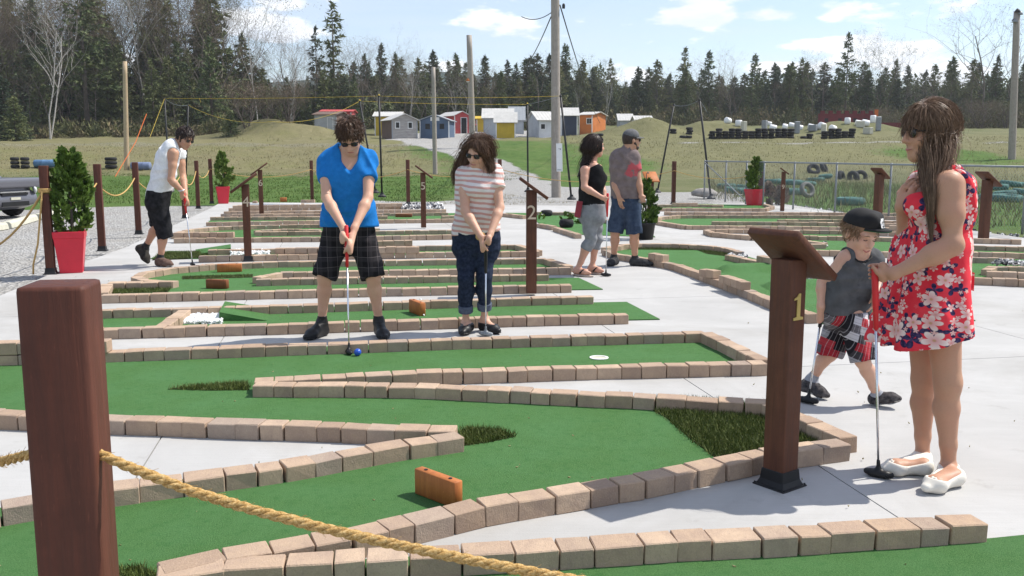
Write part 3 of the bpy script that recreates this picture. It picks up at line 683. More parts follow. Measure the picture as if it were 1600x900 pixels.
cup(936, 559)
# ------------------------------------------------------------------ rope posts
def post_base(w=.1, out=.03, h=.075):
    b = MB(); k = w / 2
    b.prism([(-k - out, -k - out), (k + out, -k - out), (k + out, k + out), (-k - out, k + out)], .0, .006)
    vs = []
    for z, q in ((.006, k + out * .62), (.03, k + out * .28), (h, k + .004)): vs += [(-q, -q, z), (q, -q, z), (q, q, z), (-q, q, z)]
    b.add(vs, [(i * 4 + j, i * 4 + (j + 1) % 4, i * 4 + 4 + (j + 1) % 4, i * 4 + 4 + j) for i in range(2) for j in range(4)] + [(8, 9, 10, 11)])
    for sx, sy in ((1, 1), (1, -1), (-1, 1), (-1, -1)): b.lathe([(.006, .006), (.006, .012), (.002, .013)], (sx * (k + out * .72), sy * (k + out * .72), 0), 6)
    return b
def rope_post(label, loc, h=1.27, rz=.3, first=[None], grp='posts of the rope fence'):
    if first[0] is None:
        t = thing('rope_post', label, 'post', loc, rz, grp)
        MB().box((0, 0, .635), (.098, .098, 1.27)).build('post_shaft', MT['post'], t, True, .008, 2)
        post_base(.098).build('base_flange', MT['black'], t, False, .003); first[0] = t
    else:
        t = copy_tree(first[0]); t.location = loc; t.rotation_euler = (0, 0, rz); t['label'] = label
    t.scale = (1, 1, h / 1.27); return t
FP = D(94, 455, 1.51); FP.z = 0.0
front = rope_post('large reddish brown post nearest the viewer at the left', FP, 1.21, rad(9)); front.scale = (1.06, 1.06, 1.21 / 1.27)
posts = [('reddish brown rope post beside the left red planter', (80, 428), 1.28), ('reddish brown rope post, second behind the left planter', (160, 392), 1.27), ('reddish brown rope post just left of the man in white', (217, 366), 1.27),
         ('reddish brown rope post half hidden by the man in white', (289, 341), 1.27), ('reddish brown rope post just right of the man in white', (310, 326), 1.24), ('reddish brown rope post beside the distant red planter on the left', (331, 318), 1.27),
         ('reddish brown rope post in front of the lawn, left of the man in blue', (488, 315), 1.22), ('reddish brown rope post behind post number 5', (638, 319), 1.25), ('reddish brown rope post behind the woman in stripes', (781, 318), 1.26),
         ('reddish brown rope post at the gravel right of the couple', (1052, 319), 1.21), ('reddish brown rope post behind the red planter at the fence', (1187, 320), 1.13)]
PP = []
for lb, p, h in posts:
    g = G(*p); rope_post(lb, g, h, .25); PP.append((g, h))
# ------------------------------------------------------------------ ropes
def sag(a, b, s, n=16): return [a.lerp(b, i / n) - Vector((0, 0, s * 4 * (i / n) * (1 - i / n))) for i in range(n + 1)]
def rope(label, pts, r, mat='rope', name='rope', cat='rope', strands=0, group=None):
    b = MB()
    if strands:
        # resample and twist
        P = [pts[0]]; step = r * .55
        for a, c in zip(pts, pts[1:]):
            n = max(1, int((c - a).length / step)); P += [a.lerp(c, (i + 1) / n) for i in range(n)]
        lay = []
        for k in range(strands):
            q = []; s = 0
            for i, p in enumerate(P):
                t = (P[min(i + 1, len(P) - 1)] - P[max(0, i - 1)]).normalized(); u = t.cross(Vector((0, 0, 1))).normalized(); w = u.cross(t)
                a = 2 * math.pi * k / strands + s / (r * 7.0) * 2 * math.pi; s += step
                q.append(p + (u * math.cos(a) + w * math.sin(a)) * r * .52)
            b.tube(q, r * .56, 6)
        rr = random.Random(3)
        for _ in range(340):
            i = rr.randrange(len(P) - 1); p = P[i]; d = Vector((rr.gauss(0, 1), rr.gauss(0, 1), rr.gauss(0, 1))).normalized(); t = (P[i + 1] - P[i]).normalized()
            l = rr.uniform(.006, .02); b.tube([p + d * r * .7, p + d * r + t * l * .5, p + d * (r + l * .35) + t * l], .00035, 3, False)
    else: b.tube(pts, r, 5)
    o = b.build(name, MT[mat], None, True); return tag(o, label, cat, group)
rp = [(150, 707, 1.50), (200, 729, 1.49), (300, 768, 1.47), (400, 798, 1.455), (500, 824, 1.44), (600, 847, 1.425), (700, 868, 1.41), (800, 888, 1.40), (880, 903, 1.39), (1000, 925, 1.37), (1200, 945, 1.33)]
rope('thick twisted manila rope running right from the nearest post', [D(*p) for p in rp], .0088, strands=3)
rope('twisted manila rope leaving the nearest post to the left', [D(x, y, z) for x, y, z in ((-90, 756, 1.66), (-40, 734, 1.62), (0, 722, 1.58), (36, 713, 1.54), (70, 706, 1.50))], .0088, strands=3)
def post_top(i, f=.8): g, h = PP[i]; return g + Vector((0, -.055, h * f))
LBL = ['left planter post and the second post', 'second post and third post', 'third post and the man in white', 'two posts around the man in white', 'two posts right of the man in white',
       'left distant planter and man in blue', 'man in blue and post number 5', 'number 5 post and woman in stripes', 'woman in stripes and the gravel post', 'gravel post and the fence planter']
for i in range(10):
    L = (PP[i + 1][0] - PP[i][0]).length
    rope('manila rope between the ' + LBL[i], sag(post_top(i, .78), post_top(i + 1, .78), min(.34, .08 * L)), .011 if i < 5 else .009, group='ropes of the fence')
a = post_top(0, .77)
rope('manila rope sagging from the left planter post out to the left', [D(-120, 462, 12.0), D(-40, 470, 11.6), D(15, 466, 11.3), D(48, 449, 11.05), D(66, 428, 10.98), a + Vector((0, -.01, 0))] if False else sag(D(-150, 330, 11.2), a, .62), .014, group='ropes of the fence')
rope('loose rope end hanging straight down from the left planter post', [a + Vector((.0, -.015, .0)), a + Vector((-.04, -.03, -.3)), a + Vector((-.09, -.03, -.62)), a + Vector((-.16, -.03, -.86)), a + Vector((-.17, -.03, -.98))], .011)
b = MB()
for k in range(3): b.tube([a + Vector((.068 * math.cos(t), .055 + .068 * math.sin(t), -.014 * k + .02)) for t in np.linspace(0, 6.3, 17)], .011, 5)
tag(b.build('rope_knot', MT['rope'], None, True), 'rope knot wrapped around the left planter post', 'knot')
# ------------------------------------------------------------------ numbered lectern posts
def text_mesh(s, size, depth=.002):
    c = bpy.data.curves.new('numeral', 'FONT'); c.body = s; c.size = size; c.extrude = depth; c.align_x = 'CENTER'; c.align_y = 'CENTER'
    o = bpy.data.objects.new('tmp', c); COL.objects.link(o); dg = bpy.context.evaluated_depsgraph_get(); dg.update()
    me = bpy.data.meshes.new_from_object(o.evaluated_get(dg)); COL.objects.unlink(o); bpy.data.objects.remove(o); bpy.data.curves.remove(c); return me
def one_mesh(q):
    P = [(-.20, -.36), (.20, -.36), (.20, -.29), (.075, -.27), (.075, .36), (.0, .36), (-.07, .28), (-.19, .235), (-.19, .19), (-.065, .20), (-.065, -.27), (-.20, -.29)]
    m = MB().prism([(x * q, y * q) for x, y in P], 0, .004); return m.mesh('numeral', None)
def sign_post(label, px, h, low, num=None, face=None, nz=.73, w=.098, board=(.25, .34), ncol='gold', wood='sign', tilt=36, nsize=.15, flange=True):
    """low: horizontal direction in which the slanted board drops; the shaft is square to it"""
    g = G(*px); low = Vector((low[0], low[1], 0)).normalized(); rz = math.atan2(low.y, low.x)
    t = thing('sign_post', label, 'sign post', g, rz, 'numbered wooden posts of the course')
    MB().box((0, 0, h / 2 + .01), (w, w, h - .02)).build('post_shaft', MT[wood], t, True, .006, 2)
    if flange: post_base(w).build('base_flange', MT['black'], t, False, .003)
    R = Matrix.Rotation(rad(tilt), 3, 'Y')
    MB().box(Vector((0.02, 0, h + .018)), (board[1], board[0], .032), rot=R).build('slanted_board', MT[wood], t, True, .003)
    if num:
        me = text_mesh(num, nsize) if num != '1' else one_mesh(nsize); me.materials.append(MT[ncol])
        o = link('numeral', me, t)
        fx, fy = face                                            # face normal in the post's own axes
        o.location = (fx * (w / 2 + .002), fy * (w / 2 + .002), nz * h)
        o.rotation_euler = (math.pi / 2, 0, math.atan2(fx, -fy))
    return t
sign_post('dark wooden number 1 post with slanted board beside the woman in the dress', (1218, 757), .985, (.8, .6), '1', (0, -1), .80, .105, nsize=.155)
sign_post('brown wooden number 2 post beside the woman in stripes', (830, 461), 1.06, (.99, .02), '2', (.0, -1), .785, .105, ncol='paleno', nsize=.20, flange=False)
sign_post('brown wooden number 4 post at the paver rows left of the man in blue', (388, 408), 1.02, (-.96, -.27), '4', (0, 1), .77, .098, board=(.25, .42), ncol='paleno', nsize=.19)
sign_post('brown wooden number 6 post farther back than number 4', (409, 339), 1.06, (-.965, -.26), '6', (0, 1), .72, .1, board=(.25, .46), ncol='paleno', nsize=.2, flange=False)
sign_post('brown wooden number 5 post between the two putting players', (662, 357), 1.06, (.995, .09), '5', (0, -1), .76, .1, board=(.25, .40), ncol='paleno', nsize=.2, flange=False)
sign_post('brown slanted board post by the fence right of the red planter', (1222, 331), .98, (.96, -.25), '9', (0, -1), .62, .1, board=(.22, .26), ncol='paleno', nsize=.15, flange=False)
sign_post('brown slanted board post behind the boy at the fence', (1370, 354), 1.02, (.86, .5), None, None, w=.13, board=(.26, .34), flange=False)
sign_post('brown slanted board post behind the woman in the dress at the right', (1536, 379), 1.0, (.9, .3), None, None, w=.12, board=(.26, .38), flange=False)
def lit_sign():
    g = G(1015, 371); t = thing('sign_post', 'sunlit orange slanted board rising from the potted cedar behind the couple', 'sign post', g, 0, 'numbered wooden posts of the course')
    MB().box((0, 0, .49), (.095, .095, .98)).build('post_shaft', MT['sign'], t, True, .006)
    R = Matrix.Rotation(rad(12), 3, 'Z') @ Matrix.Rotation(rad(38), 3, 'X')
    MB().box((0, 0, 1.03), (.24, .26, .022), rot=R).build('slanted_board', MT['orangewood'], t, True, .003)  # sunlit look put into the colour: brighter orange wood than its own shaft
    o = MB().lathe([(.02, 0), (.02, .01)], n=10).build('bolt_head', MT['black'], t); o.location = Vector((-.02, 0, 1.03)) + R @ Vector((-.01, .09, .008)); o.rotation_euler = R.to_euler()
lit_sign()
# ------------------------------------------------------------------ planters and cedars
def spray_mesh(name, n, rx, h, seed, mat, z0=.05, size=.075):
    r = np.random.default_rng(seed); m = max(12, n // 42); ct = r.uniform(0, 2 * math.pi, m); cu = r.uniform(0, 1, m) ** .85
    pf = lambda u: np.interp(u, [0, .1, .3, .55, .8, 1.0], [.45, .8, 1.0, .86, .5, .07])
    cr = rx * pf(cu) * r.uniform(.55, 1.12, m); k = r.integers(0, m, n); q = r.uniform(0, 1, n)[:, None] ** .7
    cd_ = np.stack([np.cos(ct) * .75, np.sin(ct) * .75, r.uniform(.7, 1.6, m)], -1); cd_ /= np.linalg.norm(cd_, axis=1)[:, None]
    base = np.stack([cr * np.cos(ct), cr * np.sin(ct), z0 + cu * h * .93], -1); arm = rx * r.uniform(.35, .75, m)
    P = base[k] + cd_[k] * ((q - .6) * arm[k][:, None]) + r.normal(0, 1, (n, 3)) * rx * .10 * (1.15 - q)
    out = cd_[k] + r.normal(0, .38, (n, 3)); out /= np.linalg.norm(out, axis=1)[:, None]
    side = np.cross(out, r.normal(0, 1, (n, 3))); side /= np.linalg.norm(side, axis=1)[:, None]
    L = size * r.uniform(.6, 1.3, n)[:, None]; W = L * .30
    a = P - side * W * .4; b = P + side * W * .4; m1 = P + out * L * .55 - side * W; m2 = P + out * L * .55 + side * W; tip = P + out * L
    # feathery: two prongs plus tip
    V = np.stack([a, b, m2, tip, m1], 1).reshape(-1, 3); i = np.arange(n)[:, None] * 5
    F = np.concatenate([np.concatenate([i, i + 1, i + 3], 1), np.concatenate([i, i + 3, i + 4], 1), np.concatenate([i + 1, i + 2, i + 3], 1)])
    me = np_mesh(name, V, F, MT[mat], False, False); return me
def planter(label, plabel, px, pw, ph, shrub_r, shrub_h, seed, n, cat='planter', dens=.075, rz=.35):
    g = G(*px); t = thing('planter', label, 'planter', g, rz, 'tall red square planters')
    k = pw / 2; b = MB(); vs = []
    rings = [(k * .72, 0), (k * .86, ph * .5), (k * .965, ph * .84), (k * 1.0, ph * .845), (k * 1.02, ph), (k * .93, ph), (k * .9, ph - .06)]
    for q, z in rings: vs += [(-q, -q, z), (q, -q, z), (q, q, z), (-q, q, z)]
    fs = [(i * 4 + j, i * 4 + (j + 1) % 4, i * 4 + 4 + (j + 1) % 4, i * 4 + 4 + j) for i in range(len(rings) - 1) for j in range(4)] + [(3, 2, 1, 0)]
    b.add(vs, fs).build('pot', MT['red'], t, False, .006, 2)
    MB().box((0, 0, ph - .06), (k * 1.82, k * 1.82, .02)).build('soil', MT['soil'], t)
    s = thing('cedar_shrub', plabel, 'shrub', g + Vector((.03, .02, ph - .05)), seed, 'young cedars in pots')
    MB().tube([(0, 0, 0), (.01, 0, shrub_h * .5), (0, .01, shrub_h * .9)], [.02, .014, .005], 6).build('trunk', MT['bark'], s)
    link('foliage', spray_mesh('foliage', n, shrub_r, shrub_h, seed, 'cedar', .03, dens), s)
planter('tall tapered red planter at the left beside the rope post', 'bushy leaning green cedar in the left red planter', (113, 425), .345, .50, .23, 1.02, 3, 4600, dens=.07)
planter('small looking red planter at the far left end of the rope fence', 'slender green cedar in the distant left red planter', (349, 318), .37, .49, .235, 1.02, 5, 3200, dens=.075)
planter('red planter by the fence on the right', 'slender green cedar in the red planter by the fence', (1178, 321), .40, .45, .22, .90, 8, 3200, dens=.075)
g = G(1008, 374)
t = thing('plant_pot', 'round black nursery pot behind the man in the cap', 'plant pot', g)
MB().lathe([(.13, 0), (.165, .25), (.175, .25), (.178, .285), (.162, .285), (.155, .24)], n=20).build('pot', MT['black'], t, True)
t = thing('cedar_shrub', 'tall narrow dark cedar in the black pot behind the man in the cap', 'shrub', g + Vector((0, 0, .25)), 0, 'young cedars in pots')
MB().tube([(0, 0, 0), (0, .01, .5), (0, 0, .85)], [.02, .014, .005], 6).build('trunk', MT['bark'], t)
link('foliage', spray_mesh('foliage', 2400, .19, .76, 12, 'cedar', .0, .07), t)
# ------------------------------------------------------------------ loose blocks, chips, flower tyres
def wood_block(label, px, size, rz, mat='orangewood', bolts=True, z=.011):
    g = G(px[0], px[1]); t = thing('wooden_block', label, 'block', (g.x, g.y, z), rz, 'wooden obstacle blocks')
    MB().box((0, 0, size[2] / 2), size).build('timber', MT[mat], t, True, .004)
    if bolts:
        for sx in (-1, 1): MB().lathe([(.008, 0), (.008, .003)], (sx * size[0] * .3, 0, size[2]), 8).build('bolt_head', MT['black'], t)
    return t
wood_block('reddish wooden block lying across the foreground lane', (685, 785), (.25, .045, .11), rad(-44))
wood_block('orange wooden block behind the orange ball', (359, 426), (.285, .07, .095), rad(12))
wood_block('darker wooden block in front of the orange one on the curved lane', (340, 452), (.235, .06, .095), rad(-10), 'darkwood')
wood_block('orange block backed with white chips on the lane behind the players', (652, 492), (.26, .055, .115), rad(-62))
wood_block('dark wooden block on the lane near post number 5', (631, 340), (.37, .08, .075), 0, 'darkwood', False)
wood_block('small orange block at the farthest paver row', (443, 316), (.19, .1, .13), .2)
wood_block('white wooden rail with dark middle beside post number 6', (430, 328), (1.3, .06, .07), .06, 'white', False, .1)
def chips(label, px, n, r0, seed, mat='stone', h=.04, name='white_chips', zb=.005):
    P = [(G(*p).x, G(*p).y) for p in px]; r = random.Random(seed); b = MB()
    x0, x1 = min(p[0] for p in P), max(p[0] for p in P); y0, y1 = min(p[1] for p in P), max(p[1] for p in P); k = 0
    base = [(0, 0, 1), (1, 0, 0), (0, 1, 0), (-1, 0, 0), (0, -1, 0), (0, 0, -1)]
    while k < n:
        x, y = r.uniform(x0, x1), r.uniform(y0, y1)
        if not inpoly(P, np.array([x]), np.array([y]))[0]: continue
        k += 1; q = r0 * r.uniform(.6, 1.35); M = Matrix.Rotation(r.uniform(0, 6), 3, Vector((r.gauss(0, 1), r.gauss(0, 1), 1)))
        c = Vector((x, y, zb + r.uniform(0, 1) * h))
        vs = [c + M @ Vector((u[0] * q * r.uniform(.8, 1.3), u[1] * q * r.uniform(.8, 1.2), u[2] * q * .75)) for u in base]
        b.add(vs, [(0, 1, 2), (0, 2, 3), (0, 3, 4), (0, 4, 1), (5, 2, 1), (5, 3, 2), (5, 4, 3), (5, 1, 4)])
    tag(b.build(name, MT[mat]), kind='stuff')
chips('', [(258, 508), (278, 493), (350, 489), (346, 508)], 2600, .014, 1, h=.028)
chips('', [(360, 401), (362, 396), (420, 395), (421, 400)], 500, .024, 2, h=.05)
chips('', [(655, 494), (657, 476), (663, 480), (663, 496)], 60, .016, 3, h=.05)
chips('', [(628, 328), (632, 323), (690, 323), (694, 328)], 170, .05, 4, 'river', .1, 'dark_pebbles')
chips('', [(1134, 405), (1142, 399), (1172, 405), (1160, 410)], 70, .032, 5, 'river', .05, 'pebbles')
chips('', [(1545, 424), (1560, 418), (1660, 424), (1660, 430)], 300, .022, 6, 'river', .02, 'pebbles', .09)
chips('', [(1255, 388), (1290, 380), (1292, 388)], 60, .028, 7, 'river', .03, 'pebbles', .01)
chips('', [(1262, 437), (1300, 443), (1306, 452), (1268, 446)], 60, .028, 9, 'river', .04, 'pebbles', .01)
chips('', [(1195, 329), (1240, 326), (1420, 348), (1620, 376), (1620, 368), (1240, 318)], 900, .03, 10, 'river', .02, 'rubble', -.05)
def litter():
    r = random.Random(8); b = MB()
    for _ in range(110):
        g = G(r.uniform(0, 1600), r.uniform(330, 900)); q = r.uniform(.003, .009); a = r.uniform(0, 6.28); z = .0125
        u = Vector((math.cos(a), math.sin(a), r.uniform(-.2, .4))) * q; w = Vector((-math.sin(a), math.cos(a), 0)) * q * r.uniform(.3, .8)
        g.z = z; b.add([g - u, g + w, g + u + Vector((0, 0, q * .5)), g - w, g + Vector((0, 0, -.008))], [(0, 1, 2, 3), (1, 0, 4), (2, 1, 4), (3, 2, 4), (0, 3, 4)])
    tag(b.build('grit_and_leaf_bits', MT['weed']), kind='stuff')
litter()
def tyre(name, label, p, R, r, rz=0, tilt=0, mat='rubber', group='', n=20, cat='tyre'):
    b = MB(); m = 8
    for i in range(n):
        a = 2 * math.pi * i / n
        for j in range(m):
            q = 2 * math.pi * j / m; sq = 1.0 if abs(math.sin(q)) < .8 else .92
            rr = R - r + r * math.cos(q) * .75; b.v.append((rr * math.cos(a), rr * math.sin(a), r + r * math.sin(q) * sq))
    b.f = [(i * m + j, ((i + 1) % n) * m + j, ((i + 1) % n) * m + (j + 1) % m, i * m + (j + 1) % m) for i in range(n) for j in range(m)]
    o = b.build(name, MT[mat], None, True); o.location = p; o.rotation_euler = (tilt, 0, rz); return tag(o, label, cat, group)
def small_plant(label, p, s, seed):
    t = thing('potted_plant', label, 'plant', p, 0, 'little plants in tyres on the lane')
    link('foliage', spray_mesh('foliage', 260, s, s * 1.3, seed, 'cedar', 0, s * .5), t)
    r = random.Random(seed); b = MB()
    for _ in range(7): a = r.uniform(0, 6.28); q = r.uniform(0, s * .8); b.lathe([(.001, 0), (s * .22, s * .05), (s * .1, s * .12)], (q * math.cos(a), q * math.sin(a), s * 1.15), 6)
    b.build('flowers', MT['white'], t)
g = G(854, 338); tyre('flower_tyre', 'black tyre farthest left on the flower lane', g, .16, .075, group='black tyres on the flower lane'); 
g = G(885, 356); tyre('flower_tyre', 'larger black tyre planted with flowers beside the woman in black', g, .17, .09, group='black tyres on the flower lane'); small_plant('white flowered plant growing in the larger black tyre', g + Vector((.02, .05, .13)), .11, 4)
g = G(846, 343); t = small_plant('little potted plant right of the number 2 on its post', g + Vector((0, 0, .02)), .08, 6)
g = G(905, 350); small_plant('low plant in the middle of the flower lane behind the large tyre', g, .09, 7)
# ------------------------------------------------------------------ utility poles, wires, notice
def pole(label, px_b, px_t, w, mat='pole', extra=None, rz=0):
    g = GT(*px_b); Y = g.y; top = D(px_t[0], px_t[1], Y); r = w / FPX * Y / 2
    t = thing('utility_pole', label, 'pole', g - Vector((0, 0, .15)), 0, 'bare wooden poles in the field')
    h = top.z - g.z + .15; lean = top.x - g.x
    b = MB(); n = 14; N_ = 9; vs = []
    for i in range(N_):
        f = i / (N_ - 1)
        for k in range(n):
            a = 2 * math.pi * k / n; q = r * (1.06 - .2 * f); vs.append((lean * f + q * math.cos(a), q * math.sin(a), h * f))
    b.add(vs, [(i * n + k, i * n + (k + 1) % n, (i + 1) * n + (k + 1) % n, (i + 1) * n + k) for i in range(N_ - 1) for k in range(n)] + [tuple((N_ - 1) * n + k for k in range(n))])
    b.build('pole_shaft', MT[mat], t, True); return t, g, top, r
t, g, top, r = pole('tall grey utility pole with white notice beside the woman in black', (869, 309), (867, -120), 14)
MB().box((.0, 0, 0), (.02, .02, .02)).build('bolt', MT['blackmetal'], t).location = (-.02 - r, 0, D(860, 18, g.y).z - g.z)
MB().lathe([(.05, 0), (.05, .12), (.03, .16)], n=8).build('insulator', MT['blackmetal'], t).location = (r + .05, 0, D(872, 6, g.y).z - g.z)
nb = D(874, 246, g.y - r - .03)
nt_ = thing('notice_board', 'white upright notice fixed to the tall utility pole', 'notice', nb)
MB().box((0, 0, 0), (.205, .015, .94), rot=Matrix.Rotation(rad(-1.5), 3, 'Y')).build('panel', MT['white'], nt_)
for zz, w_, h_ in ((.29, .08, .012), (.275, .025, .05), (-.42, .15, .03), (-.405, .12, .012)): MB().box((.03 if h_ > .04 else 0, -.009, zz), (w_, .003, h_)).build('print', simple('grey_print', (.12, .14, .16) if zz > 0 else (.45, .5, .52)), nt_)
def wire(label, pts, r=.012): rope(label, pts, r, 'blackmetal', 'wire', 'wire')
wire('thin wire slanting down left from the tall pole to the trees', sag(D(861, 26, g.y), D(796, 102, 90), 1.2), .02)
wire('short wire leaving the tall pole to the left', sag(D(861, 20, g.y), D(815, 26, 34), .15), .015)
wire('thin guy wire slanting right from the tall pole', sag(D(875, 8, g.y), D(940, 195, 110), .6), .022)
pole('thin pale pole behind the man in white', (198, 266), (195, 96), 7.5, 'polenew')
pole('thin grey pole left of the woman in stripes', (680, 272), (677, 105), 7)
t, g, top, r = pole('medium grey pole behind the woman in stripes', (739, 232), (733, 55), 9.5)
lamp = thing('pole_lamp', 'small lamp on the left side of the medium pole', 'lamp', D(731, 124, g.y - .2)); MB().lathe([(.03, .1), (.08, .05), (.16, -.12), (.15, -.14)], n=10).build('lamp_shade', MT['orangewood'], lamp, True); MB().lathe([(.13, -.135), (.10, -.2), (.02, -.22)], n=10).build('bulb', MT['white'], lamp, True)
t, g, top, r = pole('grey pole with lamps at the right edge', (1581, 249), (1589, 18), 10.5)
for i, (x, y) in enumerate(((1590, 16), (1586, 32), (1594, 20))):
    c = D(x, y, g.y - .15); fl = thing('floodlight', ['dark floodlight on top of the right pole', 'lower grey floodlight on the right pole', 'floodlight pointing right on the right pole'][i], 'floodlight', c, .6 * i, 'lamps on the right pole')
    MB().lathe([(.05, .10), (.12, .04), (.20, -.1), (.19, -.12)], n=10).build('lamp_shade', MT['blackmetal' if i == 0 else 'galv'], fl, True); MB().tube([(0, 0, .1), (0, .12, .1), (0, .2, 0)], .03, 5).build('bracket', MT['blackmetal'], fl)
# ------------------------------------------------------------------ black rope frame poles
def bpole(label, b, t, base=True, Y=None):
    g = G(*b) if Y is None else GT(*b); tp = D(t[0], t[1], g.y if Y is None else Y)
    o = thing('black_pole', label, 'pole', g, 0, 'black poles of the rope frame')
    MB().tube([(0, 0, 0), tp - g], .032, 8).build('tube', MT['blackmetal'], o, True)
    MB().lathe([(.14, 0), (.14, .04), (.06, .10), (.05, .16)], n=12).build('foot', MT['blackmetal'], o)
    MB().lathe([(.034, 0), (.04, .05), (.02, .08)], tp - g - Vector((0, 0, .04)), 8).build('cap', MT['blackmetal'], o)
    return tp
T = {}
T['a'] = bpole('black pole at the left end of the rope frame above the man in white', (266, 300), (257, 154)); T['b'] = bpole('black pole just right of the man in white', (290, 296), (294, 164))
T['c'] = bpole('slanted black pole right of the man in blue', (587, 302), (562, 158)); T['d'] = bpole('upright black pole right of the man in blue', (597, 308), (592, 150))
T['e'] = bpole('black pole left of the tall utility pole', (825, 300), (824, 163)); T['f'] = bpole('slanted black pole right of the tall utility pole', (893, 312), (876, 150))
T['g'] = bpole('slanted black pole right of the couple', (1027, 301), (1053, 164)); T['h'] = bpole('black pole by the left end of the fence', (1111, 311), (1093, 156))
def yrope(lb, a, b, s, m='yrope'): rope(lb, sag(a, b, s), .006, m, group='ropes of the rope frame')
yrope('long yellow rope from the left black pole to above the man in blue', T['a'], T['d'], .03); yrope('yellow rope from the man in blue towards the tall pole', T['d'], T['f'], .05); yrope('lower yellow rope ending at the pole left of the tall pole', T['c'], T['e'], .04)
yrope('grey cord between the two left black poles', T['a'], T['b'], .12, 'galv'); yrope('slack yellow rope dropping right from the second black pole', T['b'], D(425, 190, 31), .25); yrope('slack yellow rope rising to the slanted black pole', D(425, 190, 31), T['c'], .25)
yrope('grey cord from the left pole to the tall pole top', T['e'], T['f'], .02, 'galv'); yrope('grey cord between the two right black poles', T['g'], T['h'], .1, 'galv'); yrope('short cord end at the right black pole', T['h'], T['h'] + Vector((.25, 0, -.38)), 0, 'galv')
yrope('yellow guy line left of the man in white', T['a'], D(234, 215, 30), .0)
b = MB(); b.tube([D(229, 178, 27), D(212, 222, 25.5), D(180, 276, 23.5)], .010, 4); tag(b.build('strap', MT['orange']), 'orange ratchet strap slanting down in front of the thin pale pole', 'strap')
yrope('yellow tail tied on the long rope near the left', T['a'].lerp(T['d'], .18), T['a'].lerp(T['d'], .18) + Vector((.05, 0, -.15)), 0)
for i, (q, k) in enumerate((('d', 'yellow knot on the pole right of the man in blue'), ('e', 'yellow knot on the pole left of the tall pole'), ('c', 'yellow knot on the slanted pole'))):
    tag(MB().lathe([(.01, -.05), (.035, -.02), (.035, .03), (.01, .06)], T[q], 8).build('rope_knot', MT['yrope'], None, True), k, 'knot')
# ------------------------------------------------------------------ chain link fence
def fence():
    a, c = G(1100, 312), G(1640, 371); base = a.copy(); t = thing('chain_link_fence', 'galvanised chain link fence along the right side of the course', 'fence', base)
    d = c - a; L = d.length; d.normalize(); H = 1.19
    n = 7; stations = [0] + [((G(p, 312 + (p - 1100) * 59 / 540)) - a).length for p in (1133, 1165, 1192, 1239, 1304, 1388, 1470, 1597)]
    for s in stations: MB().tube([d * s, d * s + Vector((0, 0, H + .03))], .024, 8).build('fence_post', MT['galv'], t, True)
    MB().tube([Vector((0, 0, H)), d * L + Vector((0, 0, H))], .019, 8).build('top_rail', MT['galv'], t, True)
    MB().tube([Vector((0, 0, H * .96)), d * ((G(1165, 319) - a).length) + Vector((0, 0, .1))], .015, 6).build('brace_rail', MT['galv'], t, True)
    b = MB(); p = .075; k = int((L + H) / p)
    off = Vector((-d.y, d.x, 0)) * -.026
    for i in range(k):
        for sg in (1, -1):
            x0, x1 = (i * p - H, i * p) if sg > 0 else (i * p, i * p - H)
            z0, z1 = .04, H - .01
            pa, pb = d * x0 + off + Vector((0, 0, z0)), d * x1 + off + Vector((0, 0, z1))
            lo, hi = min(x0, x1), max(x0, x1)
            if hi < 0 or lo > L: continue
            def cl(x): return max(0, min(1, (x - x0) / (x1 - x0)))
            f0, f1 = sorted((cl(0), cl(L))); q0, q1 = pa.lerp(pb, f0), pa.lerp(pb, f1)
            if (q1 - q0).length > .02: b.tube([q0, q1], .0017, 3, False)
    o = b.build('mesh_wire', MT['galv'], t); tag(o, kind='stuff')
fence()
# tyres in the grass behind the fence
TY = [(1135, 293, .55), (1150, 300, .6), (1165, 296, .55), (1180, 303, .6), (1206, 291, .55), (1226, 286, .55), (1238, 293, .55), (1262, 288, .5), (1205, 301, .6), (1240, 302, .6), (1274, 282, .6), (1290, 277, .5), (1328, 318, .55), (1555, 292, .55), (1578, 295, .55), (1592, 290, .55), (1556, 302, .55), (1570, 306, .5), (1550, 312, .55), (1575, 313, .55), (1598, 303, .5)]
for i, (x, y, R) in enumerate(TY):
    g = GT(x, y + 3); z = TZ(g.x, g.y)
    lab = 'teal painted tyre lying in the grass behind the fence left of the boy' if x < 1300 else 'single teal tyre in the grass above the boy cap' if x < 1400 else 'teal painted tyre of the heap behind the rightmost slanted board'
    o = tyre('teal_tyre', lab, (g.x, g.y, z + (.16 if i in (4, 6, 14, 16) else 0)), R * .82, .12, i, .06 * (i % 3), 'teal', 'teal tyres in the grass behind the fence')
for sel in ('left of the boy', 'rightmost slanted board'):
    q = sorted([o for o in COL.objects if o.name.startswith('teal_tyre') and sel in o['label']], key=lambda o: o.location.x / o.location.y)
    for i, o in enumerate(q): o['label'] = ['leftmost', 'second from left', 'third from left', 'fourth from left', 'fifth from left', 'sixth from left', 'seventh from left', 'eighth from left', 'ninth from left', 'tenth from left', 'eleventh from left', 'twelfth from left'][i] + (' teal tyre in the grass behind the fence, left of the boy' if 'boy' in sel else ' teal tyre of the heap behind the rightmost slanted board')
g = GT(1258, 312); o = tyre('leaning_tyre', 'upright dusty grey tyre leaning by the fence left of the boy', (g.x, g.y, g.z + .28), .30, .09, .4, 1.15, 'greytyre')
for i, (x, y) in enumerate(((1270, 270), (1284, 268), (1330, 282), (1345, 280), (1318, 281))):
    g = GT(x, y); tyre('dark_tyre', ['leftmost', 'second from left', 'fourth from left', 'fifth from left', 'third from left'][i] + ' dark tyre in the dry weeds behind the fence', (g.x, g.y, g.z + .1), .42, .15, i, .9 + .2 * i, 'rubber', 'dark tyres in the weeds behind the fence')
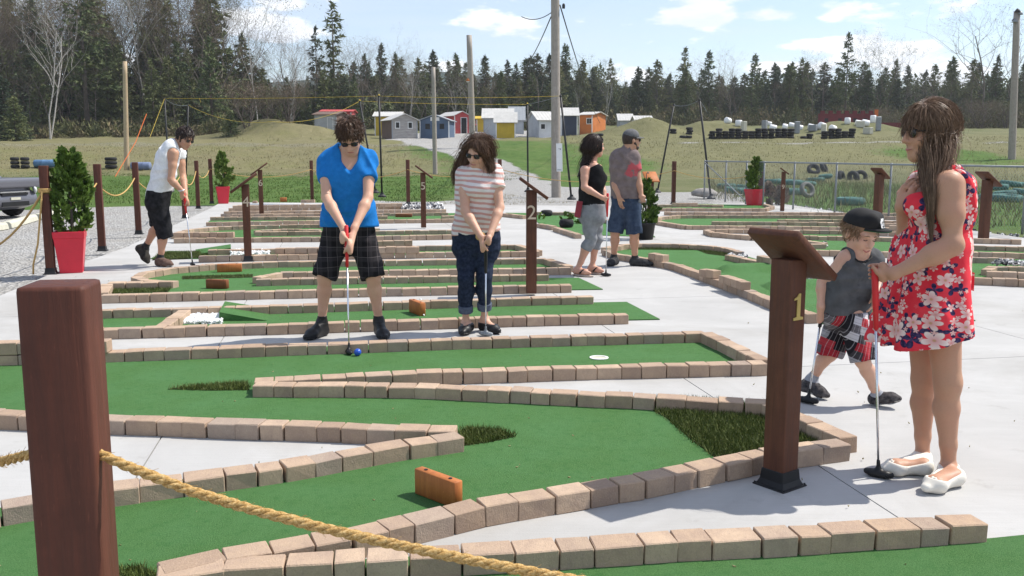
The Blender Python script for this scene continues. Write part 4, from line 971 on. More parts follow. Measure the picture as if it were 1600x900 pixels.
g = GT(1130, 302); b = MB().lathe([(.05, 0), (.32, .05), (.34, .16), (.2, .27), (.03, .3)], n=9, sx=1.3); o = b.build('boulder', simple('granite', (.30, .28, .26), .95, .4, 3, .03, 5), None, True); o.location = G(1100, 308); tag(o, 'low brown boulder on the gravel left of the fence', 'boulder')
o = link('brush_pile', spray_mesh('brush_pile', 700, .45, .5, 31, 'budbrown', 0, .16)); o.location = G(1205, 320); tag(o, 'dark brush pile at the foot of the fence by the slanted board', 'brush')
# ------------------------------------------------------------------ tyre stacks, drum left in the field
def stack(label, px, n, cols, grp, R=.34, lie=False):
    g = GT(*px); t = thing('tyre_stack', label, 'tyre stack', g, .1, grp)
    me = None
    for c in range(cols):
        for k in range(n):
            if me is None:
                o = tyre('tyre', None, (0, 0, 0), R, .12, 0, 0, 'rubber', None, 14, None); me = o.data
            else: o = link('tyre', me)
            o.parent = t; o.location = (c * R * 2.02, 0, k * .235)
    return t
GS = 'black tyre stacks in the field'
stack('black tyre stack at the far left of the lawn', (24, 264), 3, 2, GS, .30); stack('black tyre stack left of the thin pale pole', (174, 264), 3, 1, GS, .40)
def drum(label, px, col, R=.28, L=.9, rz=0):
    g = GT(*px); o = MB().lathe([(R * .97, 0), (R, .02), (R, L * .33), (R * 1.04, L * .34), (R, L * .36), (R, L * .64), (R * 1.04, L * .66), (R, L * .68), (R, L - .02), (R * .97, L)], n=16).build('drum', col, None, True)
    o.location = g + Vector((0, 0, R)); o.rotation_euler = (0, math.pi / 2, rz); tag(o, label, 'drum', 'drums lying in the field'); return o
MT['drumblue'] = simple('blue_drum', (.10, .20, .34), .5, .2); MT['drumslate'] = simple('slate_drum', (.15, .19, .30), .5, .2)
drum('blue topped black drum lying right of the left tyre stack', (55, 264), MT['drumblue'], .24, 1.6); drum('slate blue drum lying behind the man in white', (206, 266), MT['drumslate'], .25, 1.15)
# ------------------------------------------------------------------ sheds across the field
def colr(n, c, r=.8): return simple(n, c, r, .14, 1.2, .004, 9)
MT['shred'] = colr('red_shed_wall', (.42, .07, .07)); MT['sblue'] = colr('blue_shed_wall', (.085, .125, .19)); MT['swhite'] = colr('white_shed_wall', (.60, .605, .61)); MT['sgrey'] = colr('pale_grey_shed_wall', (.40, .42, .44))
MT['syellow'] = colr('yellow_shed_wall', (.50, .35, .04)); MT['sorange'] = colr('orange_shed_wall', (.50, .165, .045)); MT['snavy'] = colr('navy_shed_wall', (.045, .055, .085)); MT['sbrown'] = colr('brown_shed_wall', (.16, .11, .09)); MT['roofgrey'] = colr('slate_roof', (.30, .32, .34)); MT['trimw'] = colr('white_trim', (.7, .7, .69))
def boards(col, name):
    t = NT(name, .9, .1); v = t.vec(); s = t.sep(v); f = t.math('FRACT', t.math('MULTIPLY', s[2], 7.0))
    c = t.mix(t.rng(t.noise(t.vec('Object', (1, 1, 7)), 1.6, 4, .7), .3, .7), lc(col, .72), lc(col, 1.25)); t.color(t.mix(t.rng(f, .0, .16), lc(col, .35), c)); t.bump(f, .02); return t.m
MT['barnsiding'] = boards((.40, .375, .36), 'barn_siding')
def shed(label, px0, px1, by, Y, hw, depth, gable, wall, side=None, roof='roofwhite', pitch=.32, rz=0.0, wins=(), door=None, side_wins=(), over=.22, signp=None):
    """front between px0 and px1 at distance Y; gable: True = gable end towards us, else the eave faces us; depth runs back"""
    a = D(px0, by, Y); c = D(px1, by, Y); w = c.x - a.x; cx = (a.x + c.x) / 2; z = TZ(cx, Y) ; z = min(z, a.z)
    t = thing('shed', label, 'shed', (cx, Y, z), rz); h = hw; dp = depth
    ph = (w if gable else dp) / 2 * pitch * 2 * .5 if gable else dp / 2 * pitch
    ph = (w / 2) * pitch if gable else (dp / 2) * pitch
    b = MB(); lo = -.6
    fr = MB(); 
    if gable:
        fr.add([(-w / 2, 0, lo), (w / 2, 0, lo), (w / 2, 0, h), (0, 0, h + ph), (-w / 2, 0, h), (-w / 2, .1, lo), (w / 2, .1, lo), (w / 2, .1, h), (0, .1, h + ph), (-w / 2, .1, h)], [(0, 1, 2, 3, 4), (9, 8, 7, 6, 5)] + [(i, i + 5, (i + 1) % 5 + 5, (i + 1) % 5) for i in range(5)])
    else: fr.box((0, .05, (h + lo) / 2), (w, .1, h - lo))
    fr.build('front_wall', MT[wall], t)
    sw = side or wall
    for s in (-1, 1):
        q = MB()
        x0, x1 = s * w / 2, s * (w / 2 - .1)
        if gable: q.box((s * (w / 2 - .052), (dp + .1) / 2, (h + lo) / 2), (.1, dp - .1 - .004, h - lo))
        else:
            q.add([(x0, .102, lo), (x0, dp, lo), (x0, dp, h), (x0, dp / 2, h + ph), (x0, .102, h), (x1, .102, lo), (x1, dp, lo), (x1, dp, h), (x1, dp / 2, h + ph), (x1, .102, h)], [(0, 1, 2, 3, 4), (9, 8, 7, 6, 5)] + [(i, i + 5, (i + 1) % 5 + 5, (i + 1) % 5) for i in range(5)])
        q.build('side_wall', MT[sw], t)
    MB().box((0, dp - .05, (h + lo) / 2), (w - .21, .1, h - lo)).build('back_wall', MT[sw], t)
    for s in (-1, 1): MB().box((s * (w / 2 - .02), -.014, (h + lo) / 2 - .03), (.10, .03, h - lo - .06)).build('corner_board', MT['trimw' if wall not in ('barnsiding', 'swhite', 'sgrey') else 'roofgrey'], t)
    for s in (-1, 1):
        if gable:
            e = (w / 2 + over); sl = math.atan(pitch); ln = e / math.cos(sl) + .02; R = Matrix.Rotation(s * sl, 3, 'Y')
            MB().box((s * e / 2, dp / 2, h + ph - pitch * e / 2 + .05), (ln, dp + 2 * over, .06), rot=R).build('roof', MT[roof], t)
        else:
            e = (dp / 2 + over); sl = math.atan(pitch); ln = e / math.cos(sl) + .02; R = Matrix.Rotation(-s * sl, 3, 'X')
            o = MB(); o.box((0, dp / 2 + s * e / 2, h + ph - pitch * e / 2 + .05), (w + 2 * over, ln, .06), rot=R)
            if s < 0:
                k = int((w + 2 * over) / .3)
                for i in range(k + 1):
                    o.box((-w / 2 - over + (w + 2 * over) * i / k, dp / 2 + s * e / 2, h + ph - pitch * e / 2 + .088), (.03, ln, .025), rot=R)
            o.build('roof', MT[roof], t)
    for (u, v, ww, wh) in wins:
        f = MB().box((u * w, -.012, v * h), (ww + .14, .05, wh + .14)).build('window', MT['trimw' if wall != 'sblue' else 'sblue'], t); MB().box((u * w, -.036, v * h), (ww, .02, wh)).build('pane', MT['glassdark'], f)
    if door:
        u, dw, dh, dm = door
        f = MB().box((u * w, -.012, dh / 2), (dw + .14, .04, dh + .1)).build('door_frame', MT['trimw'], t); MB().box((u * w, -.032, dh / 2), (dw, .03, dh)).build('door_panel', MT[dm], f)
    for (s, v, zz, ww, wh) in side_wins:
        f = MB().box((s * (w / 2 + .012), v * dp, zz * h), (.05, ww + .12, wh + .12)).build('window', MT['trimw'], t); MB().box((s * (w / 2 + .034), v * dp, zz * h), (.02, ww, wh)).build('pane', MT['glassdark'], f)
    if signp:
        u, zz, ww, wh = signp; MB().box((u * w, -.02, zz), (ww, .04, wh)).build('sign_panel', MT['trimw'], t)
    return t
shed('small white shed half hidden behind the head of the man in blue', 491, 527, 206, 95, 2.0, 3.0, False, 'sgrey', 'sbrown', 'sbrown', .2, -.2, door=(.22, .5, 1.7, 'sgrey'))
shed('red shed roof block behind the head of the man in blue', 503, 549, 200, 101, 2.3, 3, False, 'shred', 'shred', 'shred', .15, 0, side_wins=(), signp=(.2, 2.1, .9, .4))
shed('weathered grey board shed with two dark windows', 612, 653, 217, 88, 1.75, 3.4, True, 'barnsiding', 'sbrown', 'roofwhite', .42, .42, wins=((-.28, .72, .33, .5), (.22, .72, .33, .5)))
shed('yellow sided shed peeking out behind the weathered grey one', 586, 625, 203, 98, 2.0, 3, False, 'syellow', 'syellow', 'roofwhite', .3)
shed('dark blue gabled shed with two small windows and white sign', 656, 702, 216, 89, 1.72, 3.2, True, 'sblue', 'sblue', 'roofgrey', .36, -.1, wins=((-.23, .68, .45, .5), (.26, .68, .45, .5)), signp=(0.02, 1.86, .85, .35))
shed('bright red gabled shed with white framed door', 709, 735, 200, 104, 1.95, 4.2, True, 'shred', 'shred', 'roofwhite', .45, .5, door=(.12, .65, 1.7, 'glassdark'))
shed('yellow shed glimpsed behind the red cars', 745, 757, 195, 112, 1.6, 3, False, 'syellow', 'syellow', 'syellow', .2)
shed('white shed behind the yellow panel shed', 756, 800, 211, 93, 2.0, 3.6, False, 'sgrey', 'sgrey', 'roofwhite', .5)
shed('yellow fronted shed with pale ribbed roof', 775, 805, 216, 88, 1.55, 2.2, False, 'syellow', 'sgrey', 'roofwhite', .75)
shed('low grey shed with slate roof between the yellow and white sheds', 797, 818, 202, 104, 1.6, 3, False, 'sgrey', 'sgrey', 'roofgrey', .9)
shed('white shed with little window left of the tall pole', 840, 866, 210, 92, 1.75, 2.8, False, 'swhite', 'sgrey', 'roofwhite', .55, .35, wins=((-.2, .62, .4, .45),))
shed('navy shed with white roof right of the tall pole', 877, 902, 206, 96, 2.05, 3, False, 'snavy', 'trimw', 'roofwhite', .5)
shed('orange shed right of the navy one', 904, 926, 204, 98, 2.1, 4.0, False, 'sorange', 'sorange', 'roofwhite', .16, -.45, side_wins=(), wins=((.18, .7, .22, .5), (.36, .7, .22, .5)))
shed('low far shed with white roof behind the grassy mound', 995, 1020, 196, 108, 1.3, 3, False, 'snavy', 'trimw', 'roofwhite', .45, .1)
shed('pale far shed roof at the left of the grassy mound', 968, 988, 194, 114, 1.5, 3, False, 'sgrey', 'sgrey', 'roofwhite', .5)
# trash bins by the sheds
for i, (x, y) in enumerate(((712, 206), (805, 207), (597, 205), (605, 206))):
    g = GT(x, y); o = MB().lathe([(.26, 0), (.3, .9), (.33, .9), (.33, .98), (.1, 1.05)], n=10).build('bin', MT['black']); o.location = g; tag(o, ['black bin between the blue and red sheds', 'black bin right of the yellow fronted shed', 'black bin left of the weathered shed', 'second black bin left of the weathered shed'][i], 'bin')
# ------------------------------------------------------------------ cars
def car(name, label, loc, rz, paint, L=4.5, W=1.78, H=1.42, res=.05):
    t = thing(name, label, 'car', loc, rz)
    s = SDF((-L / 2 - .1, -W / 2 - .1, .08), (L / 2 + .1, W / 2 + .1, H + .1), res)
    # superellipse body sections along x
    xs = np.linspace(-L / 2, L / 2, 15)
    X, Y, Z = s.axes(); n = L / 2
    top = np.interp(X, [-n, -n * .98, -n * .8, -n * .32, n * .30, n * .78, n * .95, n], [.55, .78, .92, .98, .96, .82, .66, .46]); bot = np.interp(X, [-n, -n * .9, n * .9, n], [.34, .2, .2, .30])
    hw = W / 2 * np.interp(X, [-n, -n * .9, -n * .6, n * .5, n * .85, n * .97, n], [.70, .90, 1, 1, .94, .82, .66])
    cz = (top + bot) / 2; hz = (top - bot) / 2
    q = ((np.abs(Y) / hw) ** 3 + (np.abs(Z - cz) / hz) ** 3) ** (1 / 3) - 1
    body = np.maximum(q * hz, np.abs(X) - n + .02)
    rt = np.interp(X, [-n * .84, -n * .5, -n * .1, n * .12, n * .48], [.9, 1.3, H, H - .01, .92]); hw2 = W / 2 * (.98 - .24 * np.clip((Z - .9) / (H - .9), 0, 1))
    cab = np.maximum(np.maximum(np.maximum(Z - rt, np.abs(Y) - hw2), .7 - Z), np.abs(X) - n)
    k = .06; h = np.clip(k - np.abs(body - cab), 0, None) / k; s.d = (np.minimum(body, cab) - h * h * k / 4).astype(np.float32) + 0 * (X + Y + Z)
    for sx in (-n * .60, n * .62):
        dd = np.sqrt((X - sx) ** 2 + (Z - .33) ** 2) - .37; s.d = np.maximum(s.d, -np.maximum(dd, .6 - np.abs(Y)))
    s.obj('body', paint, t)
    w = MB(); 
    for sx in (-n * .60, n * .62):
        for sy in (-1, 1):
            wl = MB().lathe([(.2, -.1), (.31, -.1), (.33, -.06), (.33, .06), (.31, .1), (.2, .1)], n=20).build('wheel', MT['rubber'], t, False); wl.location = (sx, sy * (W / 2 - .14), .33); wl.rotation_euler = (math.pi / 2, 0, 0)
            r_ = MB().lathe([(.205, -.08), (.205, .08)], n=16).build('rim', MT['steel'], wl)
    # windows as thin panels just proud of the cabin
    b = MB()
    for sy in (-1, 1): b.add([(-n * .62, sy * (W / 2 * .955), .99), (n * .33, sy * (W / 2 * .955), .99), (n * .10, sy * (W / 2 * .80), H - .07), (-n * .42, sy * (W / 2 * .80), H - .09)], [(0, 1, 2, 3)])
    b.add([(n * .47, -W * .40, .97), (n * .47, W * .40, .97), (n * .17, W * .34, H - .04), (n * .17, -W * .34, H - .04)], [(0, 1, 2, 3)])
    b.build('window_glass', MT['carglass'], t)
    for sy in (-1, 1):
        c = Vector((n * .935, sy * W * .395, .66)); h = MB().lathe([(.02, -.03), (.20, -.02), (.23, .0), (.14, .05)], n=14, rot=Matrix.Rotation(math.pi / 2, 3, 'Y'), sx=.55).build('headlight', MT['lamp'], t, True); h.location = c; h.rotation_euler = (0, -.15, sy * .85)
        f = MB().lathe([(.02, -.02), (.09, -.02), (.1, 0), (.05, .02)], n=12, rot=Matrix.Rotation(math.pi / 2, 3, 'Y')).build('fog_lamp', MT['black'], t, True); f.location = (n * .95, sy * W * .385, .40); f.rotation_euler = (0, 0, sy * .8)
    g = MB(); g.box((n * .985, 0, .56), (.05, W * .42, .05)); g.box((n * .985, 0, .34), (.05, W * .44, .10)); g.build('grille', MT['black'], t)
    MB().box((n * .985, 0, .61), (.05, W * .48, .03)).build('chrome_bar', MT['steel'], t)
    MB().box((n * .995, 0, .46), (.02, .28, .06)).build('plate', MT['tirecurb'], t)
    return t
MT['carglass'] = simple('car_glass', (.02, .022, .025), .06, .05, spec=.8); MT['lamp'] = simple('headlight_lens', (.62, .64, .66), .12, .1, spec=.7)
def paint(n, c):
    t = NT(n, .32, .5, .15); t.color(c); t.b.inputs['Coat Weight'].default_value = .6; t.b.inputs['Coat Roughness'].default_value = .08; return t.m
g = G(8, 338); car('sedan_car', 'dark grey sedan parked at the left edge on the gravel lot', (g.x - 1.88, g.y + .62, -.055), rad(-16), paint('dark_grey_paint', (.12, .12, .14)), res=.045)
for i, (px, py, rz, c, lb) in enumerate(((724, 205, .3, (.40, .02, .03), 'red car parked left of the medium pole among the sheds'), (752, 205, 2.9, (.42, .02, .03), 'red car parked right of the medium pole among the sheds'), (703, 201, 1.2, (.36, .02, .025), 'dark red car half hidden by the blue shed'), (822, 200, .2, (.05, .03, .03), 'dark car parked behind the low grey shed'))):
    g = GT(px, py); car('parked_car', lb, (g.x, g.y + 4, TZ(g.x, g.y + 4)), rz, paint('car_paint', c), L=3.9, res=.10)
def curb(label, a, b):
    p, q = G(*a), G(*b); c = (p + q) / 2; L = (q - p).length; t = thing('parking_curb', label, 'parking curb', (c.x, c.y, -.055), math.atan2(q.y - p.y, q.x - p.x), 'concrete curbs in front of the parked car')
    b_ = MB(); h = L / 2
    poly = [(-.11, 0), (.11, 0), (.09, .10), (.055, .14), (-.055, .14), (-.09, .10)]
    b_.add([(-h, y, z) for y, z in poly] + [(h, y, z) for y, z in poly], [tuple(range(6))[::-1], tuple(range(6, 12))] + [(i, (i + 1) % 6, (i + 1) % 6 + 6, i + 6) for i in range(6)])
    b_.build('block', MT['tirecurb'], t, False, .012)
curb('cream concrete parking curb nearest the left edge', (-60, 364), (6, 354)); curb('cream concrete parking curb in front of the grey sedan', (10, 353), (52, 341)); curb('short end piece of parking curb behind the left cedar', (58, 340), (90, 333))
# ------------------------------------------------------------------ paintball field on the right: tyre walls, white drums, red fort
def barrel(label, px, py, R, H, lie, mat, grp):
    g = GT(px, py); o = MB().lathe([(R * .8, 0), (R, .08 * H), (R * 1.03, .5 * H), (R, .92 * H), (R * .8, H)], n=12).build('white_bale', MT[mat], None, True)
    o.location = g + (Vector((0, 0, R)) if lie else Vector((0, 0, 0))); o.rotation_euler = (math.pi / 2 + .2, 0, lie) if lie else (0, 0, 0); return tag(o, label, 'bale', grp)
r = random.Random(4)
for i, (x, y) in enumerate(((1134, 193), (1154, 199), (1180, 195), (1188, 194), (1202, 204), (1196, 196), (1222, 203), (1232, 199), (1238, 195), (1251, 196), (1262, 203), (1274, 193), (1281, 202), (1298, 205), (1324, 195), (1336, 196), (1346, 197), (1364, 192), (1210, 194), (1244, 204), (1387, 192))):
    barrel('white bale on the far field ' + ('left of the long tyre wall' if x < 1150 else 'over the tyre wall start' if x < 1192 else 'over the tyre wall middle' if x < 1230 else 'beside the small green fir' if x < 1258 else 'left of the red fort' if x < 1290 else 'in front of the red fort' if x < 1355 else 'right of the red fort'), x, y, r.uniform(.30, .42), r.uniform(.6, .95), r.choice((0, .5, 1.3, 2.2)), 'white', 'white bales on the far field')
MT['tyrewall'] = MT['rubber']
def twall(label, x0, x1, y, rows):
    a, b = GT(x0, y), GT(x1, y); Y = (a.y + b.y) / 2; n = max(1, int((b.x - a.x) / .60)); t = thing('tyre_wall', label, 'tyre wall', (a.x, Y, min(a.z, b.z)), 0, 'black tyre walls on the far field'); me = None; rr = random.Random(x0)
    for i in range(n):
        for k in range(rows - (1 if rr.random() < .3 and rows > 1 else 0)):
            if me is None: o = tyre('tyre', None, (0, 0, 0), .36, .13, 0, 0, 'rubber', None, 12, None); me = o.data
            else: o = link('tyre', me)
            o.parent = t; o.location = (i * .60 + rr.uniform(-.05, .05), rr.uniform(-.1, .1), k * .235)
for a in (('long black tyre wall in the middle of the far field', 1112, 1252, 217, 4), ('black tyre wall right of the long one', 1282, 1348, 218, 4), ('single tyre pair between the tyre walls', 1258, 1272, 217, 2), ('small tyre stack left of the tyre walls', 1053, 1066, 210, 2), ('low tyre row left of the tyre walls', 1067, 1095, 216, 1), ('tyre stack in front of the second mound', 1077, 1087, 211, 3), ('two dark tyres right of the woman in black hair', 937, 947, 213, 1)): twall(*a)
def fort():
    a, b = D(1278, 196, 112), D(1366, 196, 112); z = TZ((a.x + b.x) / 2, 112); w = b.x - a.x; MT['fort'] = simple('dark_red_fort', (.15, .028, .032), .9, .2, 1)
    t = thing('red_fort', 'dark red battlement wall in front of the far trees', 'wall', ((a.x + b.x) / 2, 112, z)); m = MB(); 
    m.box((0, 0, .85), (w, .2, 1.9))
    for i in range(7): m.box((-w / 2 + (i + .5) * w / 7, 0, 1.97), (w / 14, .2, .35))
    m.build('wall_panel', MT['fort'], t)
    for u in (-.36, -.12, .15, .33): MB().box((u * w, -.11, 1.05), (.42, .04, .42)).build('window', MT['glassdark'], t)
    MB().box((w / 2 + .15, -.05, 1.9), (.42, .1, .75)).build('sign_panel', MT['orange'], t)
    a2 = D(1385, 196, 112); MB().box((a2.x - (a.x + b.x) / 2, 0, .3), (3.4, .2, .9)).build('low_wall', MT['fort'], t)
fort()
bl = {}
for o in list(COL.objects):
    if o.name.startswith('white_bale'): bl.setdefault(o['label'], []).append(o)
for lb, q in bl.items():
    q.sort(key=lambda o: o.location.x / o.location.y)
    if len(q) > 1:
        for i, o in enumerate(q): o['label'] = ['leftmost', 'second from left', 'third from left', 'fourth from left', 'fifth from left', 'sixth from left', 'seventh from left'][i] + ' ' + lb
for i, (x, y, w, h) in enumerate(((1245, 209, .5, 1.3), (1162, 208, .45, 1.0), (1194, 209, .4, 1.3), (1287, 209, 1.6, 1.0), (1372, 206, .35, 1.5), (1356, 210, 1.0, .7), (1270, 205, .9, .7), (1344, 200, .9, .7))):
    g = GT(x, y); o = MB().box((0, 0, h / 2), (w, .5, h)).build('grey_bunker', MT['tirecurb'] if i % 2 else MT['galv'], None, False, .04); o.location = g; o.rotation_euler = (0, 0, i * .4); tag(o, ['tall grey slab by the green fir on the far field', 'grey slab at the left end of the white bales', 'grey slab rising over the middle of the long tyre wall', 'wide grey block over the right tyre wall', 'thin tall grey slab right of the red fort', 'low grey block in front of the thin slab', 'low grey block left of the wide grey block', 'pale block standing before the red fort'][i], 'block', 'grey blocks on the far field')
# ------------------------------------------------------------------ trees
def tri_cloud(P, out, L, W, r):
    n = len(P); side = np.cross(out, r.normal(0, 1, (n, 3))); side /= np.maximum(np.linalg.norm(side, axis=1), 1e-6)[:, None]
    L = L[:, None]; W = W[:, None]
    V = np.stack([P - side * W * .5, P + side * W * .5, P + out * L + side * W * .15], 1).reshape(-1, 3); return V
def conifer(seed, h, R, droop=.25, gap=.24, top=.8, first=.04, sparse=0.0, size=.46):
    r = np.random.default_rng(seed); P = []; O = []; br = MB()
    z = first * h
    while z < h * .985:
        f = z / h; rad_ = R * (1 - f) ** top * r.uniform(.7, 1.15) + .12; n = max(3, int(r.integers(5, 8) * (1 - .3 * f)))
        for i in range(n):
            if r.random() < sparse * (1 - f * .4): continue
            a = r.uniform(0, 2 * math.pi); l = rad_ * r.uniform(.6, 1.15); m = max(3, int(l / .16))
            s = np.sort(r.uniform(.12, 1, m)); up = .25 * f
            x = np.cos(a) * l * s; y = np.sin(a) * l * s; zz = z - droop * l * s + (up + .22 * droop) * l * s * s
            P.append(np.stack([x, y, zz], -1) + r.normal(0, .05, (m, 3)))
            o = np.stack([np.full(m, np.cos(a)), np.full(m, np.sin(a)), np.full(m, -.25)], -1) + r.normal(0, .55, (m, 3)); O.append(o)
            if l > .7: br.tube([(0, 0, z), (np.cos(a) * l * .5, np.sin(a) * l * .5, z - droop * l * .45), (np.cos(a) * l * .85, np.sin(a) * l * .85, z - droop * l * .8 + .15 * droop * l)], [.03, .018, .006], 3, False)
        z += gap * (1 - .35 * f) * r.uniform(.7, 1.3)
    P.append(np.stack([r.normal(0, .03, 14), r.normal(0, .03, 14), np.linspace(h * .94, h, 14)], -1)); O.append(np.stack([r.normal(0, .5, 14), r.normal(0, .5, 14), np.full(14, 1.0)], -1))
    P = np.concatenate(P); O = np.concatenate(O); O /= np.linalg.norm(O, axis=1)[:, None]; n = len(P)
    P = np.repeat(P, 2, 0) + r.normal(0, .05, (2 * n, 3)); O = np.repeat(O, 2, 0) + r.normal(0, .35, (2 * n, 3)); O /= np.linalg.norm(O, axis=1)[:, None]
    V = tri_cloud(P, O, size * r.uniform(.6, 1.25, 2 * n), size * .42 * r.uniform(.7, 1.3, 2 * n), r)
    crown = np_mesh('crown', V, np.arange(len(V)).reshape(-1, 3), None, False, False)
    tr = MB().tube([(0, 0, -.6), (.02 * h * .1, 0, h * .4), (0, 0, h * .97)], [h * .013 + .05, h * .008 + .03, .015], 7)
    tr.v += []; n0 = len(tr.v); tr.v += br.v; tr.f += [tuple(i + n0 for i in f) for f in br.f]
    return crown, tr.mesh('trunk', None, True), h
def broad(seed, h, spread, multi=1, bud=1500, budsize=.14, twig=3, lean=.05, start=.35, depth=6, thick=.0085):
    r = random.Random(seed); b = MB(); tips = []; tw = MB()
    def grow(p, d, l, q, lev):
        pts = [p]; n = 4
        for i in range(n):
            d = (d + Vector((r.gauss(0, 1), r.gauss(0, 1), r.gauss(0, .6))) * (.10 + .05 * lev)).normalized(); d.z += .06 if lev else .0; d.normalize(); p = p + d * (l / n); pts.append(p)
            if lev >= 2: tips.append((p.copy(), d.copy()))
        e = q * (.62 if lev else .35)
        (b if lev < 3 else tw).tube(pts, [q + (e - q) * i / n for i in range(n + 1)], 6 if lev < 1 else 4 if lev < 3 else 3, False)
        if lev < depth and q > .004:
            k = r.randint(2, 3) if lev else 0
            for i in range(k):
                nd = (d + Vector((r.gauss(0, 1), r.gauss(0, 1), r.gauss(.2, .6))) * (.42 + spread * .3)).normalized(); grow(p, nd, l * r.uniform(.55, .8), e * .8, lev + 1)
            if lev == 0:
                m = int(9 + spread * 4)
                for i in range(m):
                    f = start + (1 - start) * (i + r.random()) / m; j = min(n - 1, int(f * n)); pp = pts[j].lerp(pts[j + 1], f * n - j); a = r.uniform(0, 6.28)
                    nd = Vector((math.cos(a) * spread, math.sin(a) * spread, .75)).normalized(); grow(pp, nd, l * .42 * (1.25 - f * .75) * r.uniform(.8, 1.2), (q + (e - q) * f) * .45, 1)
    for m in range(multi): grow(Vector((r.uniform(-.15, .15), r.uniform(-.15, .15), -.5)), Vector((r.gauss(0, lean) + (.16 * (m - (multi - 1) / 2)), r.gauss(0, lean), 1)).normalized(), h * .95, h * thick + .02, 0)
    rn = np.random.default_rng(seed); 
    T_ = [tips[i] for i in rn.integers(0, len(tips), bud)] if tips else []
    P = np.array([t[0] for t in T_]) + rn.normal(0, .16, (len(T_), 3)); O = np.array([t[1] for t in T_]) + rn.normal(0, .6, (len(T_), 3)); O /= np.linalg.norm(O, axis=1)[:, None]
    V = tri_cloud(P, O, budsize * rn.uniform(.6, 1.6, len(P)), budsize * .45 * rn.uniform(.5, 1.2, len(P)), rn)
    n0 = len(tw.v); crown_v = np.concatenate([np.array(tw.v).reshape(-1, 3), V]); 
    F3 = np.array([(f[0], f[1], f[2]) for f in tw.f] + [(f[0], f[2], f[3]) for f in tw.f if len(f) > 3]); F3 = np.concatenate([F3.reshape(-1, 3), np.arange(len(V)).reshape(-1, 3) + n0])
    return np_mesh('crown', crown_v, F3, None, False, False), b.mesh('trunk', None, True), h
PR = {'spruce': [conifer(1, 12, 2.8, top=.7), conifer(2, 12, 2.4, .3, top=.75), conifer(3, 12, 3.2, .2, .26, .65), conifer(9, 12, 2.2, .34, .22, .75)],
      'fir': [conifer(4, 12, 2.5, .1, .30, .7, .1, .12), conifer(5, 12, 2.9, .15, .32, .75, .06, .15)],
      'pine': [conifer(6, 15, 3.3, .05, .55, .62, .30, .20, .52), conifer(7, 15, 3.0, .08, .50, .7, .2, .22, .52)],
      'birch': [broad(11, 12, .5, 1, 300, .09, lean=.06, start=.4, thick=.006), broad(12, 12, .5, 2, 300, .09, lean=.1, start=.4, thick=.006)],
      'bare': [broad(13, 12, .6, 1, 1700, .12, start=.25), broad(14, 12, .75, 1, 900, .11), broad(15, 12, .5, 1, 1900, .12, start=.25)],
      'bud': [broad(16, 12, .8, 1, 2600, .13, start=.3), broad(17, 12, .6, 1, 2600, .13)],
      'shrub': [broad(18, 4, .9, 4, 2200, .11, lean=.25, start=.1, depth=4, thick=.0105), broad(19, 4, .8, 5, 2200, .11, lean=.3, start=.1, depth=4, thick=.0105)]}
RT = random.Random(77)
CROWN = {'spruce': ['spruce', 'spruce_dark', 'spruce'], 'fir': ['fir', 'spruce'], 'pine': ['fir', 'spruce_dark'], 'birch': ['budgrey'], 'bare': ['budbrown', 'budgrey', 'budbrown'], 'bud': ['bud', 'fir'], 'shrub': ['budbrown', 'bud']}
TRK = {'birch': 'birch', 'bare': 'greybark', 'bud': 'greybark', 'shrub': 'bark'}
TM = {}
def tree(kind, px, top, Y, label, v=None, wide=1.0, mat=None, group=None, base=None, trunk=None):
    lst = PR[kind]; i = RT.randrange(len(lst)) if v is None else v; cr, tr, h0 = lst[i]; mat = mat or RT.choice(CROWN[kind])
    tmat = trunk or TRK.get(kind, 'bark')
    key = (kind, i, mat, tmat)
    if key not in TM:
        a, b = cr.copy(), tr.copy(); a.name = 'crown'; b.name = 'trunk'; a.materials.append(MT[mat]); b.materials.append(MT[tmat]); TM[key] = (a, b)
    a, b = TM[key]; x = D(px, 200, Y).x; z = TZ(x, Y); H = D(px, top, Y).z - z if top is not None else base
    names = {'spruce': 'spruce_tree', 'fir': 'fir_tree', 'pine': 'pine_tree', 'birch': 'birch_tree', 'bare': 'bare_tree', 'bud': 'budding_tree', 'shrub': 'budding_shrub'}
    t = thing(names[kind], label, 'shrub' if kind == 'shrub' else 'tree', (x, Y, z), RT.uniform(0, 6.28), group); s = H / h0; t.scale = (s * wide, s * wide, s)
    link('crown', a, t); link('trunk', b, t); return t
